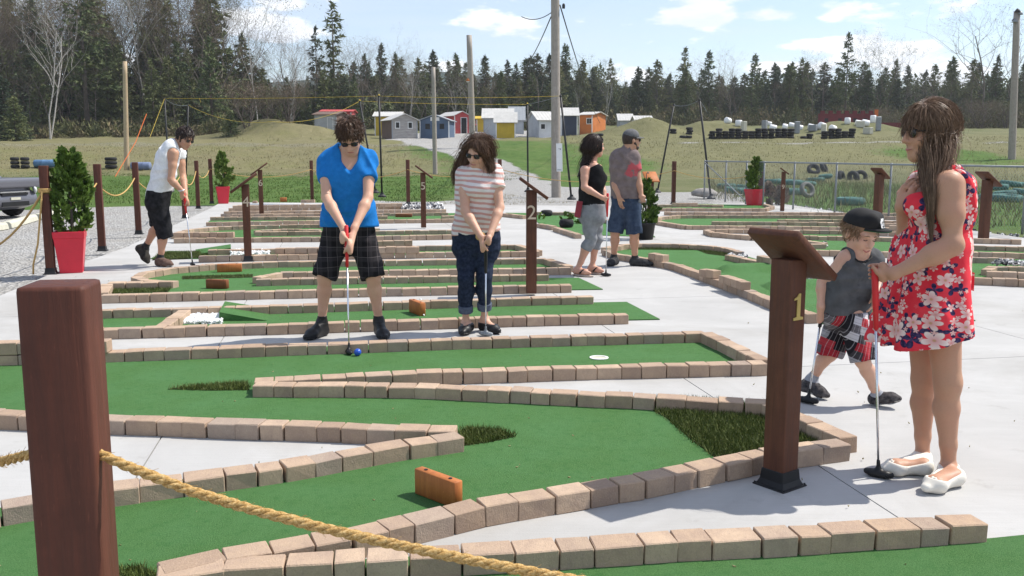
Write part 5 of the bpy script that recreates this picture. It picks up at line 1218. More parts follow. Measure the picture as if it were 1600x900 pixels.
H = [('spruce', 62, 0, 104, 'dark spruce left of the tall pine in the left wood', 0, 1.0), ('pine', 137, -45, 98, 'tall dark pine rising out of the top of the view at the left', 0, 1.15), ('spruce', 330, 33, 112, 'pointed spruce at the right end of the left wood', 1, 1.1), ('spruce', 383, 52, 118, 'dark pointed spruce beside the white birch', 1, 1.25),
     ('birch', 78, 30, 92, 'forked white birch in front of the dark left wood', 1, 1.0), ('birch', 404, 18, 106, 'tall white birch standing by itself left of the man in blue', 0, .8), ('birch', 232, -20, 104, 'thin leafless birch behind the thin pale pole', 0, .9), ('birch', 455, 75, 112, 'smaller pale birch left of the tall pines', 1, .9),
     ('pine', 524, 4, 118, 'tall pine standing above the man in blue', 1, 1.1), ('pine', 497, 42, 121, 'shorter pine left of the tall one above the man in blue', 1, .9), ('spruce', 8, 120, 84, 'low bushy spruce at the far left edge of the wood', 2, 1.5), ('spruce', 24, 150, 82, 'second low spruce at the far left edge', 2, 1.4),
     ('bud', 20, 5, 108, 'pale green budding tree at the top left', 0, 1.0), ('bare', 285, -5, 108, 'large leafless tree right of the thin pale pole', 0, 1.0), ('bare', 215, 5, 112, 'leafless tree behind the thin pale pole', 2, 1.0), ('bare', 182, 0, 115, 'leafless grey tree behind the tall left pine', 1, 1.0), ('bare', 255, 25, 112, 'brownish leafless tree in the left wood', 2, 1.0),
     ('shrub', 385, 128, 89, 'brown budding shrub under the tall birch', 0, 1.2), ('shrub', 452, 132, 90, 'brown budding shrub right of the tall birch', 1, 1.1), ('shrub', 418, 140, 92, 'yellowish budding shrub behind the tall birch', 1, 1.1), ('spruce', 360, 172, 87, 'small dark round spruce on the dry mound', 2, 1.6),
     ('spruce', 598, 70, 132, 'narrow spruce top right of the tall pine', 3, .9), ('spruce', 620, 84, 134, 'narrow spruce above the blue shed', 3, .9), ('spruce', 678, 80, 136, 'broad spruce between the two grey poles', 0, 1.1), ('spruce', 572, 85, 132, 'dark spruce just right of the tall pine', 1, 1.0),
     ('fir', 882, 70, 146, 'tall fir just right of the tall utility pole', 0, 1.0), ('spruce', 910, 94, 148, 'dark spruce, second right of the tall pole', 0, 1.0), ('fir', 953, 93, 150, 'open topped fir above the couple', 1, .9), ('spruce', 925, 106, 150, 'dark spruce above the woman in black', 1, 1.0), ('spruce', 996, 105, 150, 'dark broad spruce above the cap of the man', 2, 1.0),
     ('spruce', 1025, 94, 152, 'dark tall spruce right of the cap of the man', 2, .95), ('fir', 1068, 75, 150, 'open topped fir left of the right black poles', 1, .95), ('fir', 1105, 80, 152, 'open topped fir above the right black pole', 0, .95), ('bare', 1142, 97, 155, 'leafless grey crown between the firs right of the black poles', 1, 1.2), ('fir', 1176, 85, 152, 'fir standing over the white bales', 0, 1.0),
     ('spruce', 1207, 99, 152, 'dark spruce over the white bales', 0, 1.1), ('spruce', 1231, 106, 152, 'shorter dark spruce over the white bales', 2, 1.0), ('fir', 1250, 92, 150, 'broad fir left of the tall lone pine', 1, 1.1), ('pine', 1319, 52, 142, 'tall lone pine over the red fort', 0, .85), ('bud', 1352, 88, 152, 'pale budding tree right of the lone pine', 1, .9), ('bud', 1378, 90, 152, 'pale budding tree above the face of the woman in the dress', 0, .9), ('birch', 1405, 88, 150, 'white birch just left of the head of the woman in the dress', 0, .8), ('spruce', 1395, 93, 153, 'dark spruce above the forehead of the woman in the dress', 1, 1.0),
     ('spruce', 1483, 89, 150, 'pointed spruce right of the head of the woman in the dress', 0, 1.0), ('spruce', 1515, 93, 148, 'broad spruce left of the large leafless tree', 0, 1.2), ('bare', 1536, 40, 142, 'large spreading leafless tree at the upper right', 1, 1.2), ('bare', 1580, 60, 142, 'leafless tree behind the right pole', 0, 1.0), ('spruce', 1552, 86, 146, 'spruce in front of the large leafless tree', 1, 1.0),
     ('fir', 1243, 150, 132, 'small green fir standing among the white bales', 0, 1.0), ('birch', 905, 138, 122, 'thin bare sapling beside the navy shed', 0, .7), ('birch', 640, 105, 122, 'leaning white birch trunks above the blue shed', 1, .8), ('birch', 945, 120, 135, 'pale birch trunks above the couple', 1, .8),
     ('shrub', 1530, 158, 128, 'yellow green budding shrub right of the woman in the dress', 0, 1.5), ('shrub', 1572, 160, 128, 'budding shrub at the right pole', 1, 1.5), ('shrub', 1392, 178, 118, 'green bush left of the face of the woman in the dress', 0, 1.2), ('shrub', 1020, 178, 128, 'reddish bush behind the far low shed', 0, 1.0), ('shrub', 1375, 170, 130, 'brown bush behind the red fort', 1, 1.2)]
for kind, px, top, Y, lab, v, w in H: tree(kind, px, top, Y, lab, v, w)
# the body of the wood: trees nobody could tell apart share a label
LAND = [(-400, 0, 'beyond the left edge of the lawn'), (0, 60, 'above the grey sedan'), (60, 125, 'above the left cedar'), (125, 195, 'left of the thin pale pole'), (195, 255, 'right of the thin pale pole'), (255, 310, 'above the man in white'), (310, 375, 'above the distant left planter'),
        (375, 440, 'behind the tall white birch'), (440, 500, 'left of the tall pines'), (500, 560, 'under the tall centre pines'), (560, 620, 'behind the weathered grey shed'), (620, 680, 'behind the dark blue shed'), (680, 740, 'behind the red shed'), (740, 800, 'behind the yellow fronted shed'), (800, 865, 'left of the tall utility pole'),
        (865, 905, 'right of the tall utility pole'), (905, 950, 'above the woman in black'), (950, 1000, 'above the capped man'), (1000, 1050, 'above the grassy mound'), (1050, 1100, 'above the right black poles'), (1100, 1150, 'right of the black poles'), (1150, 1200, 'over the left white bales'), (1200, 1250, 'over the middle white bales'), (1250, 1300, 'left of the lone pine'),
        (1300, 1350, 'around the lone pine'), (1350, 1410, 'before the floral dress woman'), (1410, 1480, 'behind the floral dress woman'), (1480, 1530, 'right of the floral dress woman'), (1530, 1580, 'under the large leafless tree'), (1580, 1900, 'by the right lamp pole')]
ADJ = {'spruce': 'dark narrow spruce', 'fir': 'olive green fir', 'bare': 'leafless twiggy tree', 'bud': 'pale budding tree', 'birch': 'thin white birch'}
def fill(n, x0, x1, Y0, Y1, t0, t1, kinds, row, grp):
    for i in range(n):
        px = x0 + (x1 - x0) * (i + RT.random()) / n; k = RT.choice(kinds); where = next((w for a, b, w in LAND if a <= px < b), 'at the edge of the wood')
        lb = ADJ[k] + row + where; o_ = tree(k, px, RT.uniform(t0, t1), RT.uniform(Y0, Y1), lb, None, RT.uniform(.95, 1.3), None, grp); FILLED.setdefault(lb, []).append((px, o_))
F_, M_, B_ = ', front row, ', ', middle row, ', ', back row, '
FILLED = {}
LG, MG, RG = 'trees filling the left wood', 'trees filling the middle wood', 'trees filling the right wood'
fill(36, -60, 350, 98, 106, 55, 150, ['spruce', 'fir', 'fir', 'bud', 'bare'], F_, LG); fill(32, -60, 372, 108, 118, -20, 60, ['spruce', 'bare', 'fir', 'bare', 'bud', 'spruce'], B_, LG); fill(34, -40, 345, 102, 119, -15, 70, ['bare', 'bare', 'bud', 'fir'], M_, LG); fill(16, 340, 600, 112, 124, 75, 130, ['bare', 'bud', 'bare', 'fir'], M_, MG); fill(12, -200, -40, 95, 115, -10, 80, ['spruce', 'bare', 'fir'], M_, LG)
fill(24, 340, 560, 112, 120, 95, 150, ['spruce', 'fir', 'bare', 'spruce'], F_, MG); fill(26, 480, 880, 126, 136, 92, 140, ['spruce', 'fir', 'bare', 'fir', 'bare'], M_, MG); fill(34, 480, 900, 138, 150, 84, 125, ['spruce', 'spruce', 'spruce', 'fir'], B_, MG); fill(10, 560, 760, 120, 126, 115, 145, ['birch', 'bare', 'birch'], F_, MG)
fill(44, 870, 1680, 146, 153, 106, 145, ['spruce', 'bare', 'fir', 'spruce', 'fir', 'bud'], M_, RG); fill(54, 870, 1720, 155, 166, 96, 130, ['spruce', 'spruce', 'fir', 'spruce'], B_, RG); fill(12, 1420, 1660, 132, 140, 130, 160, ['spruce', 'fir', 'bud'], F_, RG)
ORD = ['leftmost', 'second from left', 'third from left', 'fourth from left', 'fifth from left', 'sixth from left', 'seventh from left', 'eighth from left']
for lb, q in FILLED.items():
    q.sort(key=lambda a: a[0])
    if len(q) > 1:
        for i, (_, o_) in enumerate(q): o_['label'] = ORD[min(i, 7)] + ' ' + lb
def mass():
    r = np.random.default_rng(9); P = []
    for (x0, x1, Y0, Y1, n, hh) in ((-160, 372, 112, 120, 16000, 8.5), (350, 620, 124, 130, 6000, 5.0), (470, 910, 150, 156, 14000, 9.0), (870, 1760, 167, 174, 30000, 10.0)):
        px = r.uniform(x0, x1, n); Y = r.uniform(Y0, Y1, n); X = (px - 800) / FPX * Y; z = np.array([TZ(a, b) for a, b in zip(X, Y)]); k = np.array([.6 + .4 * abs(mnoise.noise(Vector((a * .35, 4, 0)))) * 2 for a in X])
        P.append(np.stack([X, Y, z + r.uniform(0, 1, n) ** .9 * hh * k], -1))
    P = np.concatenate(P); n = len(P); O = r.normal(0, .6, (n, 3)); O[:, 2] -= .3; O /= np.linalg.norm(O, axis=1)[:, None]
    V = tri_cloud(P, O, r.uniform(.5, 1.1, n), r.uniform(.2, .5, n), r); o = np_mesh('forest_interior', V, np.arange(len(V)).reshape(-1, 3), MT['fir'], None, False); tag(o, kind='stuff')
mass()
# brushy skirt of the wood: one uncountable mass of low growth and dead twigs
def skirt():
    r = np.random.default_rng(5); P = []; 
    for (x0, x1, Y0, Y1, n, hh) in ((-80, 360, 93, 99, 7000, 1.6), (340, 900, 118, 124, 7000, 2.2), (870, 1700, 141, 146, 12000, 3.0), (1400, 1700, 128, 134, 4000, 2.2)):
        px = r.uniform(x0, x1, n); Y = r.uniform(Y0, Y1, n); X = (px - 800) / FPX * Y * 1.0; z = np.array([TZ(a, b) for a, b in zip(X, Y)]); u = r.uniform(0, 1, n) ** 1.6
        lump = .45 + .55 * np.sin(X * .9 + 2 * np.sin(X * .31)) ** 2
        P.append(np.stack([X, Y, z + u * hh * lump], -1))
    P = np.concatenate(P); n = len(P); O = r.normal(0, .5, (n, 3)); O[:, 2] += .8; O /= np.linalg.norm(O, axis=1)[:, None]
    V = tri_cloud(P, O, r.uniform(.3, .8, n), r.uniform(.08, .25, n), r); o = np_mesh('undergrowth', V, np.arange(len(V)).reshape(-1, 3), MT['skirt'], None, False); tag(o, kind='stuff')
t = NT('undergrowth', .9, .05); t.color(t.ramp(t.noise(t.pos(), .35, 5, .7), [(.35, (.06, .072, .036)), (.48, (.11, .115, .05)), (.56, (.17, .135, .085)), (.7, (.22, .20, .09))])); MT['skirt'] = t.m
skirt()
# weeds, lawn and field tufts
def tufts(px_poly, n, h, w, mat, seed, name, fn=GT, lean=.5):
    r = np.random.default_rng(seed); P = wpoly(px_poly, fn); x0, x1 = min(p[0] for p in P), max(p[0] for p in P); y0, y1 = min(p[1] for p in P), max(p[1] for p in P)
    x = r.uniform(x0, x1, n); y = r.uniform(y0, y1, n); k = inpoly(P, x, y); x, y = x[k], y[k]
    cl = np.array([mnoise.noise(Vector((a * .8, b * .8, seed))) for a, b in zip(x, y)]) + r.normal(0, .25, len(x)) > -.05; x, y = x[cl], y[cl]; z = np.array([TZ(a, b) for a, b in zip(x, y)]) - .01
    m = len(x); O = r.normal(0, lean * .5, (m, 3)); O[:, 2] = 1; O /= np.linalg.norm(O, axis=1)[:, None]
    V = tri_cloud(np.stack([x, y, z], -1), O, h * r.uniform(.35, 1.1, m), w * r.uniform(.6, 1.3, m), r); o = np_mesh(name, V, np.arange(len(V)).reshape(-1, 3), MT[mat], None, False); tag(o, kind='stuff')
tufts([(1110, 313), (1110, 285), (1240, 280), (1450, 300), (1640, 330), (1640, 368), (1400, 342), (1230, 322)], 9000, .55, .02, 'weed', 3, 'dry_weeds')
tufts([(1120, 280), (1100, 262), (1640, 262), (1640, 330), (1400, 300)], 16000, .30, .025, 'weed', 4, 'field_grass'); tufts([(1260, 335), (1640, 368), (1640, 300), (1300, 285)], 14000, .22, .02, 'lawnblade', 6, 'green_grass')
tufts([(0, 322), (330, 320), (690, 316), (760, 290), (830, 268), (0, 270)], 60000, .10, .03, 'lawnblade', 5, 'lawn_grass')
tufts([(-50, 268), (-50, 226), (640, 226), (760, 262)], 16000, .16, .04, 'weed', 8, 'bank_grass'); tufts([(880, 262), (870, 212), (1600, 214), (1620, 262)], 18000, .18, .04, 'weed', 9, 'meadow_grass'); tufts([(340, 222), (360, 190), (520, 190), (530, 222)], 9000, .4, .06, 'weed', 10, 'mound_grass')
tufts([(690, 318), (760, 300), (860, 312), (900, 318), (830, 320), (700, 324)], 2500, .10, .015, 'weed', 7, 'gravel_edge_grass')
# ------------------------------------------------------------------ people
def V3(*a): return Vector(a)
def nz(v): return Vector(v).normalized()
def skin_mat(name, c, red=(.50, .20, .14)):
    t = NT(name, .52, .35); v = t.vec()
    k = t.mix(t.rng(t.noise(v, 9, 4, .6), .35, .7, 0, .30), c, red); k = t.mix(t.rng(t.noise(v, 120, 3, .6), .5, .75, 0, .18), k, lc(c, .6))
    t.color(k); t.b.inputs['Subsurface Weight'].default_value = .12; t.b.inputs['Subsurface Radius'].default_value = (.012, .005, .003); t.b.inputs['Subsurface Scale'].default_value = .6
    t.bump(t.noise(v, 260, 3), .0006, .6); return t.m
SK = {'fair': skin_mat('fair_skin', (.60, .36, .25)), 'tan': skin_mat('tanned_skin', (.50, .285, .185)), 'rosy': skin_mat('rosy_skin', (.56, .31, .22)), 'child': skin_mat('child_skin', (.62, .375, .265)), 'lady': skin_mat('warm_skin', (.47, .265, .17))}
def cloth(name, c, c2=None, sc=14, rough=.9, fold=.0):
    t = NT(name, rough, .12); v = t.vec(); k = t.mix(t.rng(t.noise(v, sc, 4, .6), .35, .7), lc(c, .92), c2 or lc(c, 1.06)); t.color(k)
    b = t.math('ADD', t.math('MULTIPLY', t.noise(v, 9, 3, .5, 1.2), 1.0), t.math('MULTIPLY', t.noise(v, 420, 2), .06)); t.bump(b, .010, .55); return t.m
def lips_mat():
    return simple('lips', (.42, .15, .13), .5, .1)
MT['lips'] = lips_mat(); MT['eyewhite'] = simple('eye_white', (.6, .58, .55), .3, .02); MT['iris'] = simple('dark_iris', (.03, .02, .015), .2, .02)
MT['shade'] = simple('sunglass_lens', (.012, .010, .010), .12, .05, spec=.6)
def hair_mat(name, a, b, spec=.35):
    t = NT(name, .42, spec); v = t.pos(); h = t.N('HairInfo') if False else None
    t.color(t.ramp(t.noise(t.pos((1, 1, .25)), 70, 4, .75), [(.3, a), (.5, lc(a, 1.6)), (.7, b)])); return t.m
MT['hair_brown'] = hair_mat('brown_hair', (.045, .024, .014), (.17, .09, .05)); MT['hair_mid'] = hair_mat('chestnut_hair', (.062, .033, .02), (.22, .125, .075)); MT['hair_dark'] = hair_mat('dark_hair', (.018, .011, .009), (.07, .042, .03)); MT['hair_light'] = hair_mat('light_brown_hair', (.105, .064, .04), (.36, .24, .155)); MT['hair_sandy'] = hair_mat('sandy_hair', (.15, .09, .05), (.34, .23, .14))
def frame(fwd, up):
    f = nz(fwd); r = f.cross(Vector(up)).normalized(); u = r.cross(f).normalized(); return r, f, u    # r = the person's right
def folds(a, seed=0, k=1.0, drape=.55):
    """creases: warped ridges running down and across the cloth"""
    r = np.random.default_rng(seed); p = r.uniform(0, 6.28, 8)
    def f(x, y, z):
        w = np.sin(7 * k * x + 5 * k * z + p[0]) + .8 * np.sin(9 * k * y - 6 * k * z + p[1]); v = np.sin(6 * k * z + 4 * k * x + p[2])
        a1 = 1 - np.abs(np.sin(11 * k * (x + .5 * y) + 6 * k * z + 1.6 * w + p[3])) * 2; a2 = 1 - np.abs(np.sin(13 * k * z - 9 * k * x + 1.5 * v + 1.2 * w + p[4])) * 2
        m = .5 + .5 * np.sin(5 * z * k + 4 * x + p[5] + w); return -a * (drape * a1 * m + (1 - drape) * a2 * (1 - m * .6)) + a * .25 * np.sin(31 * k * (x - .4 * y) + 17 * z + 2 * w + p[6])
    return f
class Person:
    def __init__(s, label, origin, skin, res):
        s.o = Vector((origin.x, origin.y, 0)); s.res = res; s.skin = SK[skin]; s.p = []; s.root = thing('person', label, 'person', s.o)
    def c(s, tag_, a, b, ra, rb=None, k=.025, flat=None): s.p.append((tag_, C(a, b, ra, rb, k, flat)))
    def e(s, tag_, c, r, k=.02, ax=None): s.p.append((tag_, E(c, r, k, ax)))
    def tags(s, *t): return [p for g, p in s.p if g in t]
    # ---- anatomy
    def torso(s, secs, n=10, k=.022):
        """secs: (centre, lateral unit vector, half width, radius) from pelvis to shoulders"""
        m = len(secs); n = int(n * 1.9)
        for i in range(n):
            f = i / (n - 1) * (m - 1); j = min(m - 2, int(f)); f -= j; a, b = secs[j], secs[j + 1]
            c = Vector(a[0]).lerp(Vector(b[0]), f); l = nz(Vector(a[1]).lerp(Vector(b[1]), f)); w = a[2] + (b[2] - a[2]) * f; r = a[3] + (b[3] - a[3]) * f
            s.c('torso', c - l * w, c + l * w, r, None, k)
    def arm(s, side, sh, el, wr, q=1.0):
        sh, el, wr = map(Vector, (sh, el, wr)); t = 'uarm_' + side
        s.c('shoulder', sh, sh.lerp(el, .15), .054 * q, .048 * q, .03); s.c(t, sh, sh.lerp(el, .45), .047 * q, .044 * q, .02); s.c(t, sh.lerp(el, .45), el, .044 * q, .036 * q, .02)
        m = el.lerp(wr, .28); t = 'farm_' + side; s.c(t, el, m, .036 * q, .040 * q, .018); s.c(t, m, wr, .040 * q, .025 * q, .018)
    def leg(s, side, hip, kn, an, q=1.0, qc=1.0):
        hip, kn, an = map(Vector, (hip, kn, an)); t = 'thigh_' + side
        s.c(t, hip, hip.lerp(kn, .5), .088 * q, .074 * q, .03); s.c(t, hip.lerp(kn, .5), kn, .074 * q, .054 * q, .02)
        t = 'calf_' + side; m = kn.lerp(an, .30); back = (hip - kn).normalized() + (an - kn).normalized(); back = back.normalized() * .012 if back.length > .05 else V3(0, 0, 0)
        s.c('knee_' + side, kn, kn.lerp(an, .06), .052 * q, .049 * qc, .03); s.c(t, kn, m + back, .048 * qc, .055 * qc, .018); s.c(t, m + back, kn.lerp(an, .72), .055 * qc, .035 * qc, .018); s.c(t, kn.lerp(an, .72), an, .035 * qc, .031 * qc, .018)
    def foot(s, side, an, heel, toe, q=1.0):
        an, heel, toe = map(Vector, (an, heel, toe)); t = 'foot_' + side; d = (toe - heel); L = d.length; d.normalize(); up = V3(0, 0, 1); up = (up - d * up.dot(d)).normalized()
        h = heel + d * .03 * q + up * .03 * q; ball = heel + d * (L * .68) + up * .026 * q
        s.c(t, an, h, .033 * q, .030 * q, .02); s.c(t, an - up * .01, ball, .034 * q, .026 * q, .03); s.c(t, h, ball, .03 * q, .03 * q, .03); s.c(t, ball, heel + d * (L - .022 * q) + up * .02 * q, .034 * q, .019 * q, .03, (up, .8))
        side_ = d.cross(up); s.c(t, ball - side_ * .018 * q, ball + side_ * .018 * q, .025 * q, .025 * q, .02)
    def head(s, c, fwd, up, S_=1.0, neck=None, female=False, neckr=.052):
        r, f, u = frame(fwd, up); s.hr, s.hf, s.hu, s.hc, s.hs = r, f, u, Vector(c), S_
        P = lambda x, y, z: s.hc + (r * x + f * y + u * z) * S_
        s.P = P; ax = (tuple(r), tuple(f), tuple(u)); q = S_
        s.e('head', P(0, -.018, .035), (.076 * q, .096 * q, .088 * q), .03, ax); s.e('head', P(0, .03, -.035), (.060 * q, .066 * q, .082 * q), .03, ax)
        s.e('head', P(0, .066, -.096), (.024 * q, .022 * q, .02 * q), .03, ax); s.c('head', P(-.048, .012, -.062), P(-.012, .066, -.1), .018 * q, .016 * q, .03); s.c('head', P(.048, .012, -.062), P(.012, .066, -.1), .018 * q, .016 * q, .03)
        s.c('head', P(-.034, .080, .024), P(.034, .080, .024), .011 * q, None, .018)
        s.c('head', P(0, .092, .012), P(0, .112, -.028), .0085 * q, .0125 * q, .012); s.c('head', P(-.012, .1, -.034), P(.012, .1, -.034), .0085 * q, None, .008)
        for x in (-1, 1):
            s.e('head', P(x * .036, .064, -.03), (.024 * q, .022 * q, .024 * q), .02, ax); s.e('head', P(x * .078, -.008, -.008), (.010 * q, .020 * q, .032 * q), .008, ax)
            s.e('sock', P(x * .031, .106, .004), (.018 * q, .017 * q, .012 * q), .012, ax)
        s.c('head', P(-.018, .090, -.064), P(.018, .090, -.064), .0075 * q, None, .008); s.c('head', P(-.014, .088, -.074), P(.014, .088, -.074), .0085 * q, None, .008)
        if neck is not None: s.c('neck', P(0, -.03, -.05), neck, neckr * q, neckr * 1.08 * q, .03)
    def face(s, eyes=True, smile=0.0, brow='hair_dark', lip=True, closed=False):
        P, q = s.P, s.hs
        if eyes:
            for x in (-1, 1):
                if closed:
                    MB().tube([P(x * (.018 + .007 * i), .0925 - .0018 * abs(i - 2) ** 1.5, .001 - .003 * (1 - abs(i - 2) / 2)) - s.o for i in range(5)], .0022 * q, 5).build('eyelash', MT['hair_dark'], s.root, True)
                else:
                    b = MB().lathe([(.001, -.011), (.008, -.008), (.0115, 0), (.008, .008), (.001, .011)], P(x * .031, .082, .003) - s.o, 10).build('eye', MT['eyewhite'], s.root, True)
                    MB().lathe([(.001, -.004), (.005, -.002), (.005, .002), (.001, .004)], P(x * .031, .0915, .002) - s.o, 8).build('iris', MT['iris'], b, True)
                MB().tube([P(x * (.014 + .009 * i), .0945 - .003 * max(0, i - 2) ** 1.2, .024 + .004 * math.sin(i)) - s.o for i in range(5)], [.002 * q, .0035 * q, .0035 * q, .003 * q, .001], 5).build('eyebrow', MT[brow], s.root, True)
        if lip:
            MB().tube([P(x, .099 - 7.0 * x * x, -.0685 + smile * abs(x) * .35) - s.o for x in (-.026, -.017, -.008, 0, .008, .017, .026)], [.001, .0032 * q, .0042 * q, .0038 * q, .0042 * q, .0032 * q, .001], 6).build('mouth', MT['lips'], s.root, True)
    def fist(s, wr, a, b, side, at, gr=.014, q=1.0, backdir=None, sgn=1, thumbdir=1, tagn='hand'):
        """hand closed around the bar a-b; at = place of the palm along it (0..1); backdir = from the bar to the back of the hand"""
        wr, a, b = map(Vector, (wr, a, b)); ax = (b - a).normalized(); c = a.lerp(b, at); e = Vector(backdir) if backdir is not None else wr - c; e = (e - ax * e.dot(ax)).normalized(); f = ax.cross(e) * sgn
        R = gr + .0085 * q; pc = c + e * (R + .008 * q)
        kn = pc + f * .004; s.c(tagn, wr, pc, .025 * q, .022 * q, .02, ((e), .8)); s.c(tagn, pc - ax * .027 * q, pc + ax * .027 * q, .019 * q, .018 * q, .015)
        for i, ln in enumerate((.93, 1.0, .96, .82)):
            t = ax * ((i - 1.5) * .0185 * q); pts = []
            for j in range(6):
                ph = (-.15 + ln * 3.5 * j / 5); pts.append(c + t + (e * math.cos(ph) + f * math.sin(ph)) * (R + (.006 * q if j == 0 else 0)))
            for m in range(5): s.c('finger', pts[m], pts[m + 1], (.0088 - .0005 * m) * q, (.0083 - .0005 * m) * q, .004)
        pts = [pc - ax * .018 * q * thumbdir - f * .012 * q, c + ax * .005 * thumbdir * q + (e * .5 - f * .95) * R, c + ax * .028 * q * thumbdir + (-e * .25 - f * .95) * R]
        s.c('finger', pts[0], pts[1], .0125 * q, .0105 * q, .01); s.c('finger', pts[1], pts[2], .0105 * q, .0085 * q, .006)
    def hand(s, wr, d, nrm, q=1.0, curl=.5, spread=.15, thumb=1, tagn='hand'):
        wr = Vector(wr); d = nz(d); nrm = nz(Vector(nrm) - d * Vector(nrm).dot(d)); w = d.cross(nrm)
        k = wr + d * .085 * q; s.c(tagn, wr, wr + d * .03 * q, .025 * q, .027 * q, .02, (nrm, .7)); s.c(tagn, wr + d * .03 * q - w * .016 * q, k - w * .024 * q, .018 * q, .015 * q, .015); s.c(tagn, wr + d * .03 * q + w * .016 * q, k + w * .024 * q, .018 * q, .015 * q, .015)
        for i, ln in enumerate((.9, 1.0, .94, .74)):
            p = k + w * ((i - 1.5) * .0195 * q * thumb); dd = nz(d + w * (i - 1.5) * spread * .4 * thumb); L = [.040, .026, .020]
            for j in range(3):
                a = curl * (.75 if j == 0 else 1.0); dd = nz(dd * math.cos(a) - nrm * math.sin(a)); p2 = p + dd * L[j] * ln * q; s.c('finger', p, p2, (.009 - .0008 * j) * q, (.0083 - .0008 * j) * q, .004); p = p2
                nrm_l = nrm
        p = wr + d * .025 * q - w * .02 * q * thumb; p2 = p + (d * .6 - w * .8 * thumb - nrm * .3).normalized() * .04 * q; p3 = p2 + (d * .95 - w * .2 * thumb - nrm * .4).normalized() * .035 * q
        s.c('finger', p, p2, .0125 * q, .0105 * q, .012); s.c('finger', p2, p3, .0105 * q, .008 * q, .006)
    # ---- surfaces
    def body(s, drop=()):
        pr = [p for g, p in s.p if g not in drop and g != 'sock']; lo, hi = bounds(pr); S_ = SDF(lo, hi, s.res)
        for p in pr: S_.put(p)
        for p in s.tags('sock'): S_.put(p, 0, True)
        return S_.obj('body', s.skin, s.root, s.o, 1)
    def wear(s, name, mat, tags, off=.012, offs={}, clips={}, allclips=(), subs=(), extra=(), folds=None, res=None, kk=None, parent=None, relax=1):
        pr = []
        for g, p in s.p:
            if g in tags:
                q = dict(p); q['off'] = offs.get(g, off); q['clips'] = clips.get(g, ()); pr.append(q)
        for q in extra: q = dict(q); q['off'] = q.get('off', 0); pr.append(q)
        mo = max(p['off'] for p in pr); lo, hi = bounds(pr, mo + .03); S_ = SDF(lo, hi, res or s.res)
        for p in pr: S_.put(p, p['off'], False, kk)
        if folds: S_.disp(folds)
        for q, n in allclips: S_.clip(q, n)
        for p in subs: S_.put(p, 0, True)
        return S_.obj(name, MT[mat] if isinstance(mat, str) else mat, parent or s.root, s.o, relax)
    def strands(s, name, mat, n, L, region, crown=(0, -.03, .12), off=.012, grav=.35, wind=(0, 0, 0), w=.0028, seed=1, jitter=.25, steps=10, path=None, pull=.35, rad=None, curl=0.0, ylim=None, hug=0.0):
        """locks of hair rooted on the skull; region(x,y,z) keeps roots in head axes; path = [(world point, radius)] from high to low that gathers the fall; ylim(x,z) keeps hair off the face"""
        r = random.Random(seed); b = MB(); A = rad or (.079, .099, .092); C0 = Vector((0, -.018, .035)); wl = Vector((s.hr.dot(Vector(wind)), s.hf.dot(Vector(wind)), s.hu.dot(Vector(wind)))); gl = Vector((s.hr.z, s.hf.z, s.hu.z)) * -1; cr = Vector(crown); k = 0
        while k < n:
            v = Vector((r.gauss(0, 1), r.gauss(0, 1), r.gauss(0, 1))).normalized(); p = C0 + Vector((v.x * A[0], v.y * A[1], v.z * A[2]))
            if not region(p.x, p.y, p.z): continue
            k += 1; l = L * r.uniform(.75, 1.12); st = l / steps; o = off + r.uniform(-.005, .009); pts = []
            d = (p - cr); nv = Vector((v.x / A[0], v.y / A[1], v.z / A[2])).normalized(); d = (d - nv * d.dot(nv)); d = d.normalized() if d.length > 1e-4 else Vector((1, 0, 0)); ph = r.uniform(0, 6.28)
            p = p + nv * (o * .6); jit = Vector((r.gauss(0, 1), r.gauss(0, 1), r.gauss(0, 1))) * jitter; oo = Vector((r.gauss(0, .5), r.gauss(0, .5), 0))
            for i in range(steps + 1):
                pts.append(s.hc + (s.hr * p.x + s.hf * p.y + s.hu * p.z) * s.hs - s.o)
                d = d + gl * grav * (.35 + i / steps) + wl * (i / steps) + jit * .12 + Vector((r.gauss(0, 1), r.gauss(0, 1), r.gauss(0, 1))) * .24 * jitter
                if curl: d += Vector((math.cos(ph + i * 1.3), math.sin(ph + i * 1.3), math.sin(ph * 2 + i * 1.1))) * curl
                d.normalize(); p = p + d * st
                e = Vector(((p.x - C0.x) / (A[0] + o), (p.y - C0.y) / (A[1] + o), (p.z - C0.z) / (A[2] + o))); q = e.length
                if (q < 1 and p.z > -.12) or (hug and q < 1.6 and r.random() < hug * min(1, max(0, (p.z + .13) / .10))):
                    p = C0 + Vector((e.x / q * (A[0] + o), e.y / q * (A[1] + o), e.z / q * (A[2] + o)))
                if ylim is not None and p.y > ylim(p.x, p.z): p.y = p.y * .3 + .7 * ylim(p.x, p.z)
                if path:
                    W = s.hc + (s.hr * p.x + s.hf * p.y + s.hu * p.z) * s.hs
                    if W.z < path[0][0].z:
                        (a, ra), (c, rc) = path[0], path[-1]
                        for (a, ra), (c, rc) in zip(path, path[1:]):
                            if W.z >= c.z: break
                        f = min(1, max(0, (a.z - W.z) / max(1e-4, a.z - c.z))); t = a.lerp(c, f) + oo * (ra + (rc - ra) * f)
                        W.x += (t.x - W.x) * pull; W.y += (t.y - W.y) * pull; W -= s.hc; p = Vector((s.hr.dot(W), s.hf.dot(W), s.hu.dot(W))) / s.hs
            ww = w * r.uniform(.6, 1.3); b.tube(pts, [ww * (.7 + .3 * math.sin(math.pi * min(1, .15 + i / steps))) * (1 - (i / steps) ** 3 * .85) for i in range(steps + 1)], 3, False)
        return b.build(name, MT[mat], s.root, True)
